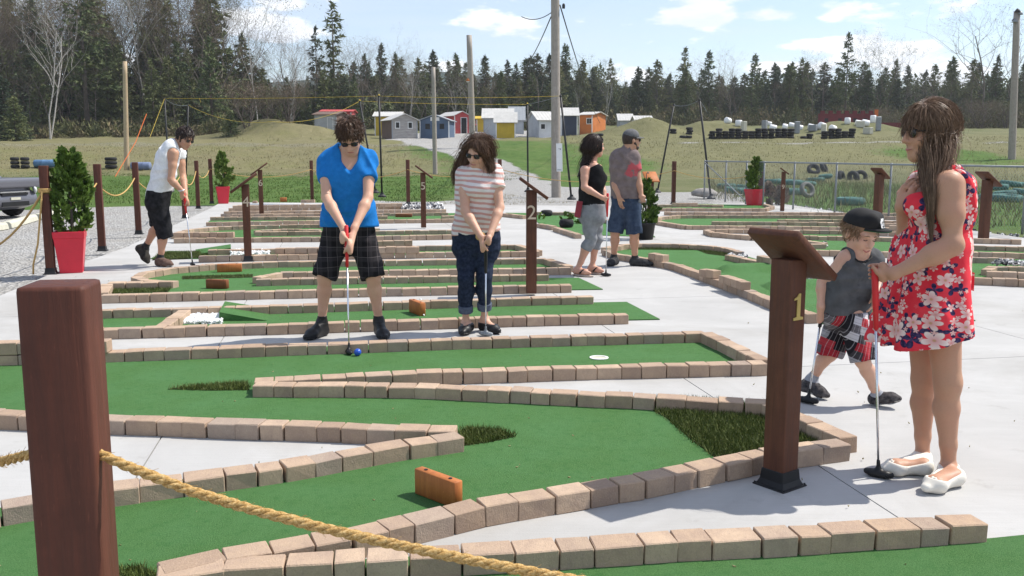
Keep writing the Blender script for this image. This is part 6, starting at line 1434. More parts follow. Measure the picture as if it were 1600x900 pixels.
    def shell(s, name, mat, off=.012, face=.055, low=-.06, extra=(), clipz=None, disp=None):
        """close hair layer over the skull, open at the face"""
        P = s.P; q = s.hs; ax = (tuple(s.hr), tuple(s.hf), tuple(s.hu))
        pr = [E(P(0, -.018, .035), ((.076 + off) * q, (.096 + off) * q, (.088 + off) * q), .03, ax), E(P(0, -.045, -.02), ((.062 + off * .6) * q, (.06 + off * .6) * q, (.07) * q), .03, ax)] + list(extra)
        cl = [(P(0, face, 0.02), s.hf * .86 - s.hu * .5)] if face is not None else []
        if low is not None: cl.append((P(0, 0, low), -s.hu))
        return solid(name, pr, MT[mat], s.root, s.o, min(s.res, .007), 0, (), cl, disp)
    def sunglasses(s, w=.062, z=.003, y=.098):
        P = s.P; fr = MB(); R = Matrix((s.hr, s.hf, s.hu)).transposed()
        t = link('sunglasses', None, s.root)
        for x in (-1, 1):
            MB().lathe([(.006, -.005), (.026, -.004), (.029, 0), (.026, .004), (.006, .006)], P(x * .032, y - .006, z) - s.o, 14, R @ Matrix.Rotation(math.pi / 2 - x * .0, 3, 'X') @ Matrix.Scale(.72, 3, Vector((0, 1, 0)))).build('lens', MT['shade'], t, True)
            fr.tube([P(x * .058, y - .012, z + .006) - s.o, P(x * .076, y - .05, z + .006) - s.o, P(x * .083, .0, z + .004) - s.o], .003, 5)
        fr.tube([P(-.06, y - .012, z + .012) - s.o, P(-.03, y - .001, z + .016) - s.o, P(0, y + .006, z + .013) - s.o, P(.03, y - .001, z + .016) - s.o, P(.06, y - .012, z + .012) - s.o], .0032, 5)
        fr.build('frame', MT['black'], t, True)
    def shoe(s, side, mat='black', sole='black', off=.010, name='shoe', top=.075, res=None, solex=.012, lowcut=None, lacemat=None):
        pr = s.tags('foot_' + side); hl = [p for p in pr]; 
        heel, toe, up = s.feet[side]
        q = []
        for p in pr: c = dict(p); c['off'] = off; q.append(c)
        d = nz(toe - heel); cl = [(heel + up * (top), up)]
        if lowcut: cl = [(heel + up * top, up * .95 - d * .0)]
        o = s.wear(name, mat, ('foot_' + side,), off, allclips=cl + [(heel - up * .006, -up)], res=res or max(.004, s.res * .8))
        w = d.cross(up); b = []
        L = (toe - heel).length
        so = [C(heel + d * .025 + up * .004, heel + d * L * .45 + up * .004, .036, .033, .02, (up, .35)), C(heel + d * L * .45 + up * .004, heel + d * (L * .72) + up * .004, .033, .043, .02, (up, .3)), C(heel + d * L * .72 + up * .004, heel + d * (L - .016) + up * .006, .043, .026, .02, (up, .32))]
        k = s.fq
        so = [dict(p, ra=p['ra'] * k, rb=p['rb'] * k) for p in so]
        solid('sole', so, MT[sole], o, s.o, max(.004, s.res * .8))
        if lacemat:
            b = MB()
            for i in range(4):
                c = heel + d * (L * (.45 + .075 * i)) + up * (.083 - .014 * i) * k; b.tube([c - w * .024 * k - up * .01, c + up * .002, c + w * .024 * k - up * .01], .0035, 4)
            b.build('laces', MT[lacemat], o, True)
        return o
def feet(P, q=1.0, **kw):
    P.feet = {}; P.fq = q
    for sd, (an, heel, toe) in kw.items():
        heel, toe = Vector(heel), Vector(toe); d = nz(toe - heel); up = V3(0, 0, 1); up = (up - d * up.dot(d)).normalized(); P.feet[sd] = (heel, toe, up); P.foot(sd, an, heel, toe, q)
def putter(label, top, tip, grip_mat, hdir, gl=.27, head='black', up=.0):
    """top/tip = ends of the club; hdir = direction of the blade"""
    top, tip = Vector(top), Vector(tip); t = thing('putter', label, 'putter', tip, 0, 'putters of the players'); a = (tip - top).normalized(); L = (tip - top).length; e = top + a * gl; z = tip
    MB().tube([top - z, top + a * .006 - z, top + a * gl * .5 - z, e - z], [.010, .0145, .0135, .0105], 10).build('grip', MT[grip_mat], t, True)
    MB().tube([e - z, top + a * (L * .7) - z, tip - a * .05 - z], [.0062, .0056, .0048], 8).build('shaft', MT['steel'], t, True)
    h = nz(Vector(hdir) - Vector((0, 0, Vector(hdir).z))); c = Vector((0, 0, .016 + up)); w = h.cross(Vector((0, 0, 1)))
    hp = [C(c - h * .052, c + h * .052, .014, .014, .01, None), C(c - h * .03 + w * .008, c + h * .03 + w * .008, .017, .017, .012), C(c + Vector((0, 0, .004)), -a * .075, .011, .008, .02)]
    solid('club_head', hp, MT[head], t, Vector((0, 0, 0)), .004)
    return t
def ball(label, px, mat, r=.0215):
    g = G(px[0], px[1], .01); b = bmesh.new(); bmesh.ops.create_icosphere(b, subdivisions=3, radius=r)
    me = bpy.data.meshes.new('golf_ball'); b.to_mesh(me); b.free(); me.materials.append(mat); me.polygons.foreach_set('use_smooth', [True] * len(me.polygons)); o = link('golf_ball', me); o.location = g + V3(0, 0, r); tag(o, label, 'golf ball')
ball('glossy blue golf ball on the foreground lane beside the putter', (559, 556), simple('blue_ball', (.02, .09, .5), .25, .05, spec=.5), .026); ball('orange golf ball in front of the wooden block on the curved lane', (317, 421.5), simple('orange_ball', (.85, .16, .03), .3, .05, spec=.5), .034)
# ------------------------------------------------------------------ man in blue
def plaid(name, base, line, line2, sx=13, sz=13):
    t = NT(name, .92, .1); v = t.vec(); s = t.sep(v); n = t.noise(t.vec(), 5, 3); 
    u = t.math('ADD', t.math('MULTIPLY', s[0], 1.0), t.math('MULTIPLY', s[1], .25)); u = t.math('ADD', u, t.math('MULTIPLY', n, .02)); w = t.math('ADD', s[2], t.math('MULTIPLY', n, .02))
    def ln(q, k, ph, wd): f = t.math('FRACT', t.math('ADD', t.math('MULTIPLY', q, k), ph)); return t.rng(t.math('ABSOLUTE', t.math('SUBTRACT', f, .5)), wd, wd * .5, 0, 1)
    c = t.mix(t.math('MULTIPLY', ln(u, sx, .1, .22), .35), base, line); c = t.mix(t.math('MULTIPLY', ln(w, sz, .3, .22), .35), c, line)
    c = t.mix(t.math('MULTIPLY', ln(u, sx, .38, .035), .55), c, line2); c = t.mix(t.math('MULTIPLY', ln(w, sz, .05, .035), .55), c, line2); t.color(c); t.bump(t.noise(v, 9, 3, .5, 1), .012, .6); return t.m
MT['plaid_black'] = plaid('black_plaid', (.012, .011, .013), (.05, .045, .05), (.16, .14, .145))
MT['blue_tee'] = cloth('blue_knit', (.014, .165, .49), (.018, .19, .54), 30)
def blue_man():
    Y = 7.12; P = Person('man in bright blue v-neck shirt and black plaid shorts lining up a putt', G(545, 527), 'fair', .0075)
    sL, sR = D(509, 254, Y - .05), D(577, 250, Y - .05)
    # viewer's left = his right
    P.torso([(D(545, 376, Y + .02), V3(1, 0, 0), .085, .108), (D(545, 348, Y + .0), V3(1, 0, 0), .078, .102), (D(544, 312, Y - .03), V3(1, 0, 0), .070, .098), (D(543, 272, Y - .06), V3(1, 0, .03), .078, .100), (D(543, 246, Y - .04), V3(1, 0, .04), .105, .062)], 11)
    P.c('torso', D(528, 245, Y - .04), D(542, 234, Y - .05), .055, .05, .04); P.c('torso', D(560, 244, Y - .04), D(547, 234, Y - .05), .055, .05, .04)
    g0, g1 = D(541, 352, 6.64), D(544, 408, 6.60)
    w1, w2 = D(537, 357, 6.68), D(554, 356, 6.70)
    P.arm('r', sL, D(510, 309, 6.90), w1, 1.0); P.arm('l', sR, D(575, 309, 6.90), w2, 1.0)
    gb = V3(D(545.5, 550, 6.46).x, 6.46, .012); ax = (gb - g0).normalized()
    P.fist(w1, g0, gb, 'r', .10, .014, 1.05, (-.7, -.5, .1), 1, 1); P.fist(w2, g0, gb, 'l', .185, .014, 1.05, (.75, -.5, .1), -1, 1)
    P.leg('r', D(525, 372, Y + .02), D(507, 432, Y - .06), D(503, 503, Y + .04), 1.0, 1.0); P.leg('l', D(566, 372, Y + .02), D(583, 432, Y - .06), D(592, 501, Y + .04), 1.0, 1.0)
    aR, aL = D(503, 503, Y + .04), D(592, 501, Y + .04)
    feet(P, 1.0, r=(aR, V3(aR.x + .02, aR.y + .05, .012), V3(aR.x - .095, aR.y - .20, .012)), l=(aL, V3(aL.x - .01, aL.y + .05, .012), V3(aL.x + .075, aL.y - .20, .012)))
    P.head(D(547, 213, Y - .15), (.07, -.74, -.70), (0, -.68, .74), 1.02, D(544, 243, Y - .05), False, .055)
    P.body()
    zh = D(545, 352, Y).z; n1 = nz(D(513, 310, 6.9) - sL); n2 = nz(D(575, 309, 6.9) - sR)
    e1, e2 = sL.lerp(D(513, 310, 6.9), .50), sR.lerp(D(575, 309, 6.9), .50)
    fo = folds(.015, 3, 1.35)
    vneck = [C(D(545, 224, Y - .14), D(545, 246, Y - .15), .086, .066, .006), C(D(545, 246, Y - .15), D(545, 265, Y - .185), .066, .026, .006), C(D(545, 222, Y - .08), D(545, 230, Y - .06), .078, .076, .006)]
    P.wear('t_shirt', 'blue_tee', ('torso', 'shoulder', 'uarm_r', 'uarm_l'), .014, {'uarm_r': .018, 'uarm_l': .018, 'shoulder': .008, 'torso': .020}, {'uarm_r': ((e1, n1),), 'uarm_l': ((e2, n2),)}, [(V3(0, Y, zh - .012), (0, -.05, -1))], vneck, [C(D(545, 350, Y) + V3(-.09, 0, 0), D(545, 350, Y) + V3(.09, 0, 0), .134, .134, .03), C(D(545, 335, Y - .01) + V3(-.085, 0, 0), D(545, 335, Y - .01) + V3(.085, 0, 0), .124, .124, .03)], fo)
    k1, k2 = D(507, 432, Y - .06), D(583, 432, Y - .06); h1, h2 = D(525, 372, Y + .02), D(566, 372, Y + .02)
    fo2 = folds(.011, 7, 1.3)
    sh = [C(h1, h1.lerp(k1, 1.15), .108, .092, .022, None, ((h1.lerp(k1, 1.04), nz(k1 - h1)),)), C(h2, h2.lerp(k2, 1.15), .108, .092, .022, None, ((h2.lerp(k2, 1.04), nz(k2 - h2)),))]
    P.wear('shorts', 'plaid_black', ('torso',), .012, {}, {}, [(V3(0, 0, zh + .008), (0, 0, 1))], (), sh, fo2)
    for sd in 'rl':
        P.wear('sock', 'black', ('calf_' + sd, 'foot_' + sd), .005, {}, {}, [(P.feet[sd][0] + V3(0, 0, .155), (0, 0, 1))])
        P.shoe(sd, 'black', 'black', .008, top=.10, lacemat='shoelace')
    P.shell('hair_cap', 'hair_brown', .007, .062, -.075, disp=lambda x, y, z: .007 * np.sin(70 * x + 40 * z) * np.sin(60 * y + 20 * x))
    P.strands('hair', 'hair_brown', 1300, .072, lambda x, y, z: z > -.045 and y < .07 and (z > .04 or y < .02), (.01, -.05, .115), .009, .06, (.0, 0, 0), .0026, 3, .5, 8, curl=.24, ylim=lambda x, z: .105 if z > .03 else .04)
    P.sunglasses(); P.face(False)
    putter('putter with red grip held by the man in blue', g0, gb, 'redgrip', (.35, -.9, 0), .30)
MT['shoelace'] = simple('grey_lace', (.25, .25, .25), .8, .1)
blue_man()
# ------------------------------------------------------------------ woman in stripes
def stripes(name, a, b, k=17.0):
    t = NT(name, .92, .1); v = t.vec(); s = t.sep(v); n = t.noise(t.vec(), 6, 3, .5)
    w = t.math('ADD', s[2], t.math('ADD', t.math('MULTIPLY', n, .03), t.math('MULTIPLY', s[0], .10))); f = t.math('ABSOLUTE', t.math('SUBTRACT', t.math('FRACT', t.math('MULTIPLY', w, k)), .5))
    t.color(t.mix(t.rng(f, .20, .25), b, a)); t.bump(t.noise(v, 11, 3, .5, 1.2), .012, .7); return t.m
MT['stripe'] = stripes('pink_striped_knit', (.70, .65, .62), (.58, .33, .29), 25)
MT['denim'] = cloth('dark_denim', (.012, .017, .035), (.03, .042, .075), 40); MT['denim_cuff'] = cloth('denim_cuff', (.075, .09, .13), (.11, .13, .18), 40)
def stripe_woman():
    Y = 7.32; P = Person('woman in pink and white striped top and rolled dark jeans putting', G(747, 522), 'fair', .0075)
    sL, sR = D(725, 273, Y - .05), D(773, 268, Y - .06); lat = nz(V3(1, -.12, .02))
    P.torso([(D(744, 388, Y + .03), lat, .080, .105), (D(744, 362, Y + .01), lat, .074, .10), (D(746, 330, Y - .02), lat, .062, .090), (D(748, 296, Y - .04), lat, .074, .098), (D(748, 273, Y - .04), lat, .086, .068)], 11)
    P.c('torso', D(748, 268, Y - .04), D(748, 256, Y - .07), .06, .05, .05)
    for x in (739, 760): P.e('torso', D(x, 297, Y - .13), (.052, .05, .052), .04)
    g0 = D(759, 374, 6.97); gb = V3(D(759, 512, 7.16).x, 7.16, .006)
    w1, w2 = D(752, 371, 6.99), D(766, 366, 7.0); el1, el2 = D(727, 330, 7.14), D(781, 324, 7.15)
    P.arm('r', sL, el1, w1, .95); P.arm('l', sR, el2, w2, .92)
    P.fist(w1, g0, gb, 'r', .075, .012, .92, (-.7, -.5, .1), 1, 1); P.fist(w2, g0, gb, 'l', .005, .012, .92, (.75, -.5, .2), -1, 1)
    h1, h2 = D(731, 386, Y + .03), D(758, 386, Y + .03); k1, k2 = D(727, 436, Y - .06), D(757, 433, Y - .05); a1, a2 = D(728, 504, Y + .02), D(757, 499, Y + .05)
    P.leg('r', h1, k1, a1, .90, .86); P.leg('l', h2, k2, a2, .90, .86)
    feet(P, .95, r=(a1, V3(a1.x + .03, a1.y + .04, .012), V3(a1.x - .02, a1.y - .19, .012)), l=(a2, V3(a2.x - .03, a2.y + .035, .012), V3(a2.x + .125, a2.y - .155, .012)))
    P.head(D(747, 237, Y - .10), (-.42, -.78, -.42), (-.05, -.40, .9), .98, D(749, 266, Y - .04), True, .046)
    P.body()
    n1, n2 = nz(el1 - sL), nz(el2 - sR); e1, e2 = sL.lerp(el1, .16), sR.lerp(el2, .46); zh = D(745, 364, Y).z
    fo = folds(.011, 5, 1.35)
    P.wear('striped_top', 'stripe', ('torso', 'shoulder', 'uarm_r', 'uarm_l'), .014, {'torso': .017, 'shoulder': .012, 'uarm_r': .016, 'uarm_l': .024}, {'uarm_r': ((e1, n1),), 'uarm_l': ((e2, n2),), 'shoulder': ()}, [(V3(D(745, 364, Y).x, 0, zh), (.12, 0, -1))], [C(D(752, 252, Y - .16), D(764, 261, Y - .12), .062, .05, .01), C(D(749, 250, Y - .04), D(760, 256, Y - .04), .064, .05, .01)], (), fo)
    cutz = lambda k, a, f: (k.lerp(a, f), nz(a - k))
    P.wear('jeans', 'denim', ('torso', 'thigh_r', 'thigh_l', 'knee_r', 'knee_l', 'calf_r', 'calf_l'), .010, {'calf_r': .020, 'calf_l': .020, 'knee_r': .013, 'knee_l': .013}, {'calf_r': (cutz(k1, a1, .66),), 'calf_l': (cutz(k2, a2, .66),)}, [(V3(0, 0, zh + .015), (0, 0, 1))], (), (), folds(.008, 8, 1.6, .3))
    for k, a in ((k1, a1), (k2, a2)): solid('cuff', [C(k.lerp(a, .62), k.lerp(a, .76), .060, .058, .01, None, (cutz(k, a, .76), (k.lerp(a, .60), nz(k - a))))], MT['denim_cuff'], P.root, P.o, .006)
    for sd in 'rl': P.shoe(sd, 'black', 'black', .008, top=.062)
    P.shell('hair_cap', 'hair_mid', .006, .045, -.07)
    yl = lambda x, z: (.03 if x > -.02 else .075) if z < .055 else .09
    rg = lambda x, y, z: z > -.03 and y < .07 and (z > .045 or y < .015)
    P.strands('hair', 'hair_mid', 1100, .56, lambda x, y, z: rg(x, y, z) and x > -.03, (-.02, .03, .125), .008, .42, (-.10, .03, 0), .0018, 5, .12, 20, [(D(730, 232, Y - .02), .06), (D(719, 252, Y - .02), .05), (D(710, 272, Y - .04), .045), (D(704, 300, Y - .06), .03)], .34, ylim=yl)
    P.strands('hair_front', 'hair_mid', 600, .30, lambda x, y, z: rg(x, y, z) and x < .0, (.0, .03, .125), .008, .40, (.0, -.02, 0), .0018, 8, .14, 14, [(D(764, 244, Y - .10), .045), (D(769, 264, Y - .12), .035)], .30, ylim=yl)
    P.strands('loose_hair', 'hair_mid', 50, .36, lambda x, y, z: z > .03 and y < .06, (-.02, .03, .125), .02, .34, (-.26, .02, 0), .0014, 18, .6, 14, ylim=lambda x, z: .10)
    P.sunglasses(); P.face(False, smile=.6)
    MB().tube([w1 + (w1 - el1).normalized() * -.01 - P.o + Vector((.034 * math.cos(q), .02 * math.sin(q), .026 * math.sin(q))) for q in np.linspace(0, 6.3, 12)], .006, 5).build('bracelet', MT['rope'], P.root, True)
    putter('putter with black grip and grey head held by the woman in stripes', g0, gb, 'black', (.8, -.5, 0), .27, 'galv')
stripe_woman()
# ------------------------------------------------------------------ woman in the floral dress
def floral():
    t = NT('floral_print', .85, .15); uv = t.N('UVMap'); uv.uv_map = 'UVMap'; v0 = uv.outputs[0]
    def flowers(scale, off, petals, R, soft, k):
        m = t.N('Mapping'); m.inputs['Location'].default_value = off; t.L(v0, m.inputs[0]); vo = t.N('TexVoronoi'); vo.voronoi_dimensions = '2D'; vo.inputs['Scale'].default_value = scale; vo.inputs['Randomness'].default_value = .75; t.L(m.outputs[0], vo.inputs['Vector'])
        d = t.N('VectorMath'); d.operation = 'SUBTRACT'; s_ = t.N('VectorMath'); s_.operation = 'SCALE'; s_.inputs['Scale'].default_value = 1.0; t.L(m.outputs[0], d.inputs[0]); t.L(vo.outputs['Position'], d.inputs[1]); q = t.sep(d.outputs[0]); rc = t.sep(vo.outputs['Color'])
        ang = t.math('ARCTAN2', q[1], q[0]); rr = t.math('MULTIPLY', t.math('SQRT', t.math('ADD', t.math('MULTIPLY', q[0], q[0]), t.math('MULTIPLY', q[1], q[1]))), scale)
        pet = t.math('ADD', k, t.math('MULTIPLY', t.math('ABSOLUTE', t.math('COSINE', t.math('ADD', t.math('MULTIPLY', ang, petals / 2), t.math('MULTIPLY', rc[0], 6.28)))), 1 - k))
        size = t.math('MULTIPLY', R, t.math('ADD', .72, t.math('MULTIPLY', rc[1], .45))); edge = t.math('MULTIPLY', pet, size)
        return t.rng(t.math('SUBTRACT', edge, rr), 0, soft), rr, rc
    c = t.mix(t.rng(t.noise(v0, 9, 3), .35, .7), (.66, .030, .048), (.76, .055, .075))
    lf, _, rc0 = flowers(11.5, (.03, .02, 0), 4, .44, .03, .10); lf2, _, rcl2 = flowers(15, (.31, .57, 0), 3, .42, .03, .05); lf3, _, _ = flowers(22, (.7, .2, 0), 4, .40, .04, .1)
    nb = t.mix(t.rng(t.noise(v0, 90, 2), .4, .6), (.022, .016, .055), (.06, .045, .11)); c = t.mix(t.math('MULTIPLY', lf, t.rng(rc0[2], .40, .42)), c, nb); c = t.mix(t.math('MULTIPLY', lf2, t.rng(rcl2[1], .45, .47)), c, nb); c = t.mix(t.math('MULTIPLY', lf3, .0), c, nb)
    f1, r1, rc = flowers(10.6, (.09, .055, 0), 5, .44, .035, .42); f2, r2, rc2 = flowers(18.0, (.53, .11, 0), 5, .40, .05, .35); f3, r3, rc3 = flowers(28.0, (.2, .8, 0), 5, .34, .07, .4)
    pk = t.mix(t.rng(r1, .03, .34), (.72, .33, .32), (.80, .64, .58)); c = t.mix(t.math('MULTIPLY', f3, t.rng(rc3[2], .50, .52)), c, (.72, .42, .38)); c = t.mix(t.math('MULTIPLY', f2, t.rng(rc2[2], .48, .5)), c, t.mix(t.rng(r2, .02, .26), (.66, .26, .25), (.78, .58, .53))); m1 = t.math('MULTIPLY', f1, t.rng(rc[2], .36, .38)); c = t.mix(m1, c, pk); c = t.mix(t.math('MULTIPLY', t.rng(r1, .07, .03), m1), c, (.55, .30, .16))
    t.color(c); t.bump(t.noise(t.vec(), 10, 3, .5, 1), .008, .5); return t.m
def cyl_uv(o, cx, cy, R=.17):
    me = o.data; n = len(me.vertices); co = np.empty(n * 3, np.float32); me.vertices.foreach_get('co', co); co = co.reshape(-1, 3); li = np.empty(len(me.loops), np.int32); me.loops.foreach_get('vertex_index', li)
    a = np.arctan2(co[:, 0] - cx, -(co[:, 1] - cy)) * R; u = np.stack([a[li], co[li, 2]], -1); uv = me.uv_layers.new(name='UVMap'); uv.data.foreach_set('uv', u.astype(np.float32).ravel())
def dress_woman():
    Y = 4.03; P = Person('young woman in red floral sundress with long brown hair, facing left', G(1455, 752), 'lady', .0048)
    n_, f_ = Y - .13, Y + .13
    lat = nz(V3(.18, -1, 0))          # towards her left, the side nearest to us
    sN, sF = D(1483, 287, Y - .165), D(1462, 292, Y + .14)
    P.torso([(D(1452, 432, Y), lat, .082, .112), (D(1453, 402, Y), lat, .072, .108), (D(1460, 362, Y), lat, .058, .096), (D(1464, 325, Y), lat, .068, .100), (D(1470, 290, Y), lat, .105, .066)], 12)
    P.c('torso', D(1475, 281, Y), D(1474, 268, Y), .06, .05, .05)
    for dy in (-.07, .07): P.e('torso', D(1437, 322, Y + dy), (.058, .055, .055), .05)
    g0 = D(1367, 418, 3.90); gb = V3(D(1372, 757, 3.95).x, 3.95, .004)
    el = D(1489, 383, Y - .22); wr = D(1396, 428, 3.86)
    P.arm('l', sN, el, wr, 1.0)
    P.c('uarm_l', sN + V3(0, .01, -.02), sN.lerp(el, .5), .056, .050, .03); P.c('farm_l', el, el.lerp(wr, .35), .042, .043, .02)
    P.fist(wr, g0, gb, 'l', .022, .015, 1.0, (.9, -.42, .0), -1, -1)
    elf, wrf = D(1418, 384, Y + .12), D(1408, 322, Y - .0); P.arm('r', sF, elf, wrf, .9)
    P.hand(wrf, (.20, -.12, .70), (-.86, -.45, .25), .95, .75, .1, 1)
    h1, h2 = D(1466, 432, Y - .085), D(1444, 432, Y + .085); k1, k2 = D(1481, 598, Y - .12), D(1444, 594, Y + .07); a1, a2 = D(1482, 731, Y - .10), D(1441, 715, Y + .09)
    P.leg('l', h1, k1, a1, 1.0, .98); P.leg('r', h2, k2, a2, .96, .95)
    feet(P, .95, l=(a1, G(1500, 757, .012) + V3(.01, .03, 0), G(1443, 770, .010)), r=(a2, G(1453, 738, .012), G(1374, 738, .010)))
    P.head(D(1451, 206, Y + .0), (-1, -.10, -.10), (-.10, 0, 1), .98, D(1474, 268, Y), True, .047)
    P.body()
    MT['floral'] = floral(); pc = D(1452, 432, Y); cx, cy = pc.x, pc.y; zw = D(1455, 355, Y).z; zh = D(1440, 524, Y).z
    hc = lambda f, z: V3(cx - .012 * f * 3 - .01, cy, z)
    sk = []
    for i in range(14):
        f = i / 13; z = zw - .02 + (zh - .05 - zw) * f; w = .055 + .055 * f; r_ = .096 + .062 * f ** .8; c = V3(D(1459, 362, Y).x * (1 - f) + D(1437, 536, Y).x * f, cy, z); sk.append(C(c - lat * w, c + lat * w, r_, None, .02))
    hang = lambda x, y, z: np.clip((zw - z) / (zw - zh), 0, 1) ** 1.2 * .013 * np.sin(9.0 * np.arctan2(y - cy, x - cx) + 3.0 * z + .9 * np.sin(4 * np.arctan2(y - cy, x - cx))) + folds(.008, 4, 1.3, .8)(x, y, z) + .004 * np.exp(-((z - zw) / .012) ** 2)
    arm_n = C(sN + V3(.0, -.05, .035), sN.lerp(el, .5) + V3(0, -.07, 0), .074, .066, .01); arm_f = C(sF + V3(0, .05, .035), sF.lerp(elf, .5) + V3(0, .05, 0), .07, .062, .01)
    # hem dips slightly towards the back
    o = P.wear('dress', 'floral', ('torso', 'shoulder'), .010, {'shoulder': .006}, {}, [(V3(D(1437, 534, Y).x, cy, zh), (.30, 0, -1)), (D(1474, 262, Y), (-.2, 0, 1))], [arm_n, arm_f, C(D(1466, 262, Y), D(1425, 285, Y), .062, .085, .01), C(D(1474, 258, Y), D(1474, 262, Y), .060, .06, .01)], sk, hang)
    cyl_uv(o, cx - P.o.x, cy - P.o.y)
    # shoulder strap bands and the bow at the back
    st = MB(); st.tube([D(1450, 303, Y - .10) - P.o, D(1464, 281, Y - .125) - P.o, D(1484, 263, Y - .115) - P.o, D(1497, 262, Y - .10) - P.o, D(1513, 282, Y - .105) - P.o, D(1521, 312, Y - .11) - P.o], [.018, .016, .015, .016, .018, .02], 8)
    o2 = st.build('dress_strap', MT['floral'], P.root, True); cyl_uv(o2, cx - P.o.x, cy - P.o.y)
    bw = MB(); p0 = D(1502, 418, Y - .02) - P.o
    bw.add([p0, p0 + V3(.045, -.03, -.02), p0 + V3(.05, -.025, -.10), p0 + V3(.012, -.01, -.075), p0 + V3(0, .02, 0), p0 + V3(.045, .0, -.02), p0 + V3(.05, .005, -.10), p0 + V3(.012, .02, -.075)], [(0, 1, 2, 3), (7, 6, 5, 4), (0, 4, 5, 1), (1, 5, 6, 2), (2, 6, 7, 3), (3, 7, 4, 0)])
    o3 = bw.build('bow', MT['floral'], P.root); cyl_uv(o3, cx - P.o.x, cy - P.o.y)
    for sd in 'lr':
        heel, toe, up = P.feet[sd]; d = nz(toe - heel); L = (toe - heel).length; w = d.cross(up)
        open_ = [C(heel + d * .055 + up * .10, heel + d * (L * .60) + up * .075, .058, .050, .008)]
        s_ = P.wear('flat_shoe', 'flatshoe', ('foot_' + sd,), .007, allclips=[(heel + up * .058, up), (heel - up * .008, -up)], subs=open_, res=.004)
        kb = MB(); c = heel + d * (L * .76) + up * .048; kb.tube([c - w * .03 - up * .012, c - w * .012 + up * .004, c + w * .012 - up * .002, c + w * .03 - up * .012], [.004, .009, .009, .004], 7); kb.tube([c - up * .003 - d * .012, c + up * .007, c + d * .014 - up * .004], [.004, .008, .004], 7)
        kb.v = [tuple(Vector(q) - P.o) for q in kb.v]; kb.build('knot', MT['flatshoe'], s_, True)
    # hair: smooth cap, then long locks drawn forward over the near shoulder
    P.shell('hair_cap', 'hair_light', .014, .045, None, extra=[C(P.P(.0, -.045, -.04), D(1466, 250, Y - .05), .062, .05, .04), C(D(1464, 245, Y - .06), D(1455, 268, Y - .10), .05, .042, .03), C(D(1455, 268, Y - .10), D(1437, 306, Y - .16), .042, .014, .03)], disp=lambda x, y, z: .0025 * np.sin(150 * x + 40 * y + 12 * np.sin(20 * z)) )
    yl = lambda x, z: .058 if z < .045 else (.07 if z < .075 else .2)
    rg = lambda x, y, z: z > -.05 and y < .07 and (z > .05 or y < .045)
    PT = [(D(1458, 205, Y - .03), .105), (D(1462, 232, Y - .065), .075), (D(1460, 248, Y - .095), .058), (D(1455, 262, Y - .115), .048), (D(1444, 290, Y - .165), .036), (D(1435, 325, Y - .175), .018)]
    P.strands('hair', 'hair_light', 3000, .46, rg, (-.01, .035, .125), .015, .34, (-.03, -.02, 0), 0.0013, 4, .12, 20, PT, .30, ylim=yl, hug=.9)
    P.strands('hair_fringe', 'hair_light', 260, .09, lambda x, y, z: z > .06 and y > .02, (0, -.01, .13), .014, .16, (-.05, -.03, 0), .0015, 9, .25, 9, ylim=lambda x, z: .116)
    P.strands('loose_hair', 'hair_light', 70, .40, lambda x, y, z: z > .0 and y < .05, (0, .03, .125), .022, .28, (-.10, -.06, 0), .0009, 14, .5, 16, PT, .16, ylim=lambda x, z: .085, hug=.5)
    P.face(True, brow='hair_dark', smile=.1); P.sunglasses()
    putter('putter with long red grip resting on the concrete before the woman in the dress', g0, gb, 'redgrip', (.8, -.6, 0), .27)
MT['flatshoe'] = simple('cream_leather', (.72, .68, .60), .5, .08, 20, .001, 90)
dress_woman()
# ------------------------------------------------------------------ boy
def patch():
    t = NT('patchwork_plaid', .92, .1); v = t.vec(); s = t.sep(v); u = t.math('ADD', t.math('MULTIPLY', s[0], .94), t.math('ADD', t.math('MULTIPLY', s[1], .12), t.math('MULTIPLY', s[2], -.3))); w = t.math('ADD', s[2], t.math('MULTIPLY', s[0], .32))
    k = t.comb(t.math('FLOOR', t.math('MULTIPLY', u, 23)), t.math('FLOOR', t.math('MULTIPLY', w, 21))); wn = t.N('TexWhiteNoise'); wn.noise_dimensions = '2D'; t.L(k, wn.inputs['Vector'])
    c = t.ramp(wn.outputs['Value'], [(0, (.018, .016, .02)), (.25, (.34, .025, .035)), (.42, (.30, .29, .31)), (.56, (.05, .045, .05)), (.70, (.52, .50, .52)), (.80, (.40, .04, .05)), (.9, (.13, .12, .13))], True)
    f = t.math('ABSOLUTE', t.math('SUBTRACT', t.math('FRACT', t.math('MULTIPLY', u, 46)), .5)); c = t.mix(t.math('MULTIPLY', t.rng(f, .08, .04), .4), c, (.5, .48, .5)); f = t.math('ABSOLUTE', t.math('SUBTRACT', t.math('FRACT', t.math('MULTIPLY', w, 42)), .5)); c = t.mix(t.math('MULTIPLY', t.rng(f, .08, .04), .4), c, (.02, .02, .02))
    t.color(c); t.bump(t.noise(v, 11, 3, .5, 1), .01, .6); return t.m
def tank():
    t = NT('grey_tank_knit', .92, .1); v = t.vec(); c = t.mix(t.rng(t.noise(v, 18, 4), .35, .7), (.075, .078, .082), (.105, .108, .115)); g = t.rng(t.noise(t.vec('Object', (1, 1, 1), (0, 0, 0), (.3, 0, .2)), 9, 3, .6), .48, .56); s = t.sep(v)
    m = t.math('MULTIPLY', g, t.math('MULTIPLY', t.rng(s[2], .56, .60), t.rng(s[2], .78, .74))); c = t.mix(t.math('MULTIPLY', m, .45), c, (.03, .03, .032)); t.color(c); t.bump(t.noise(v, 10, 3, .5, 1), .01, .6); return t.m
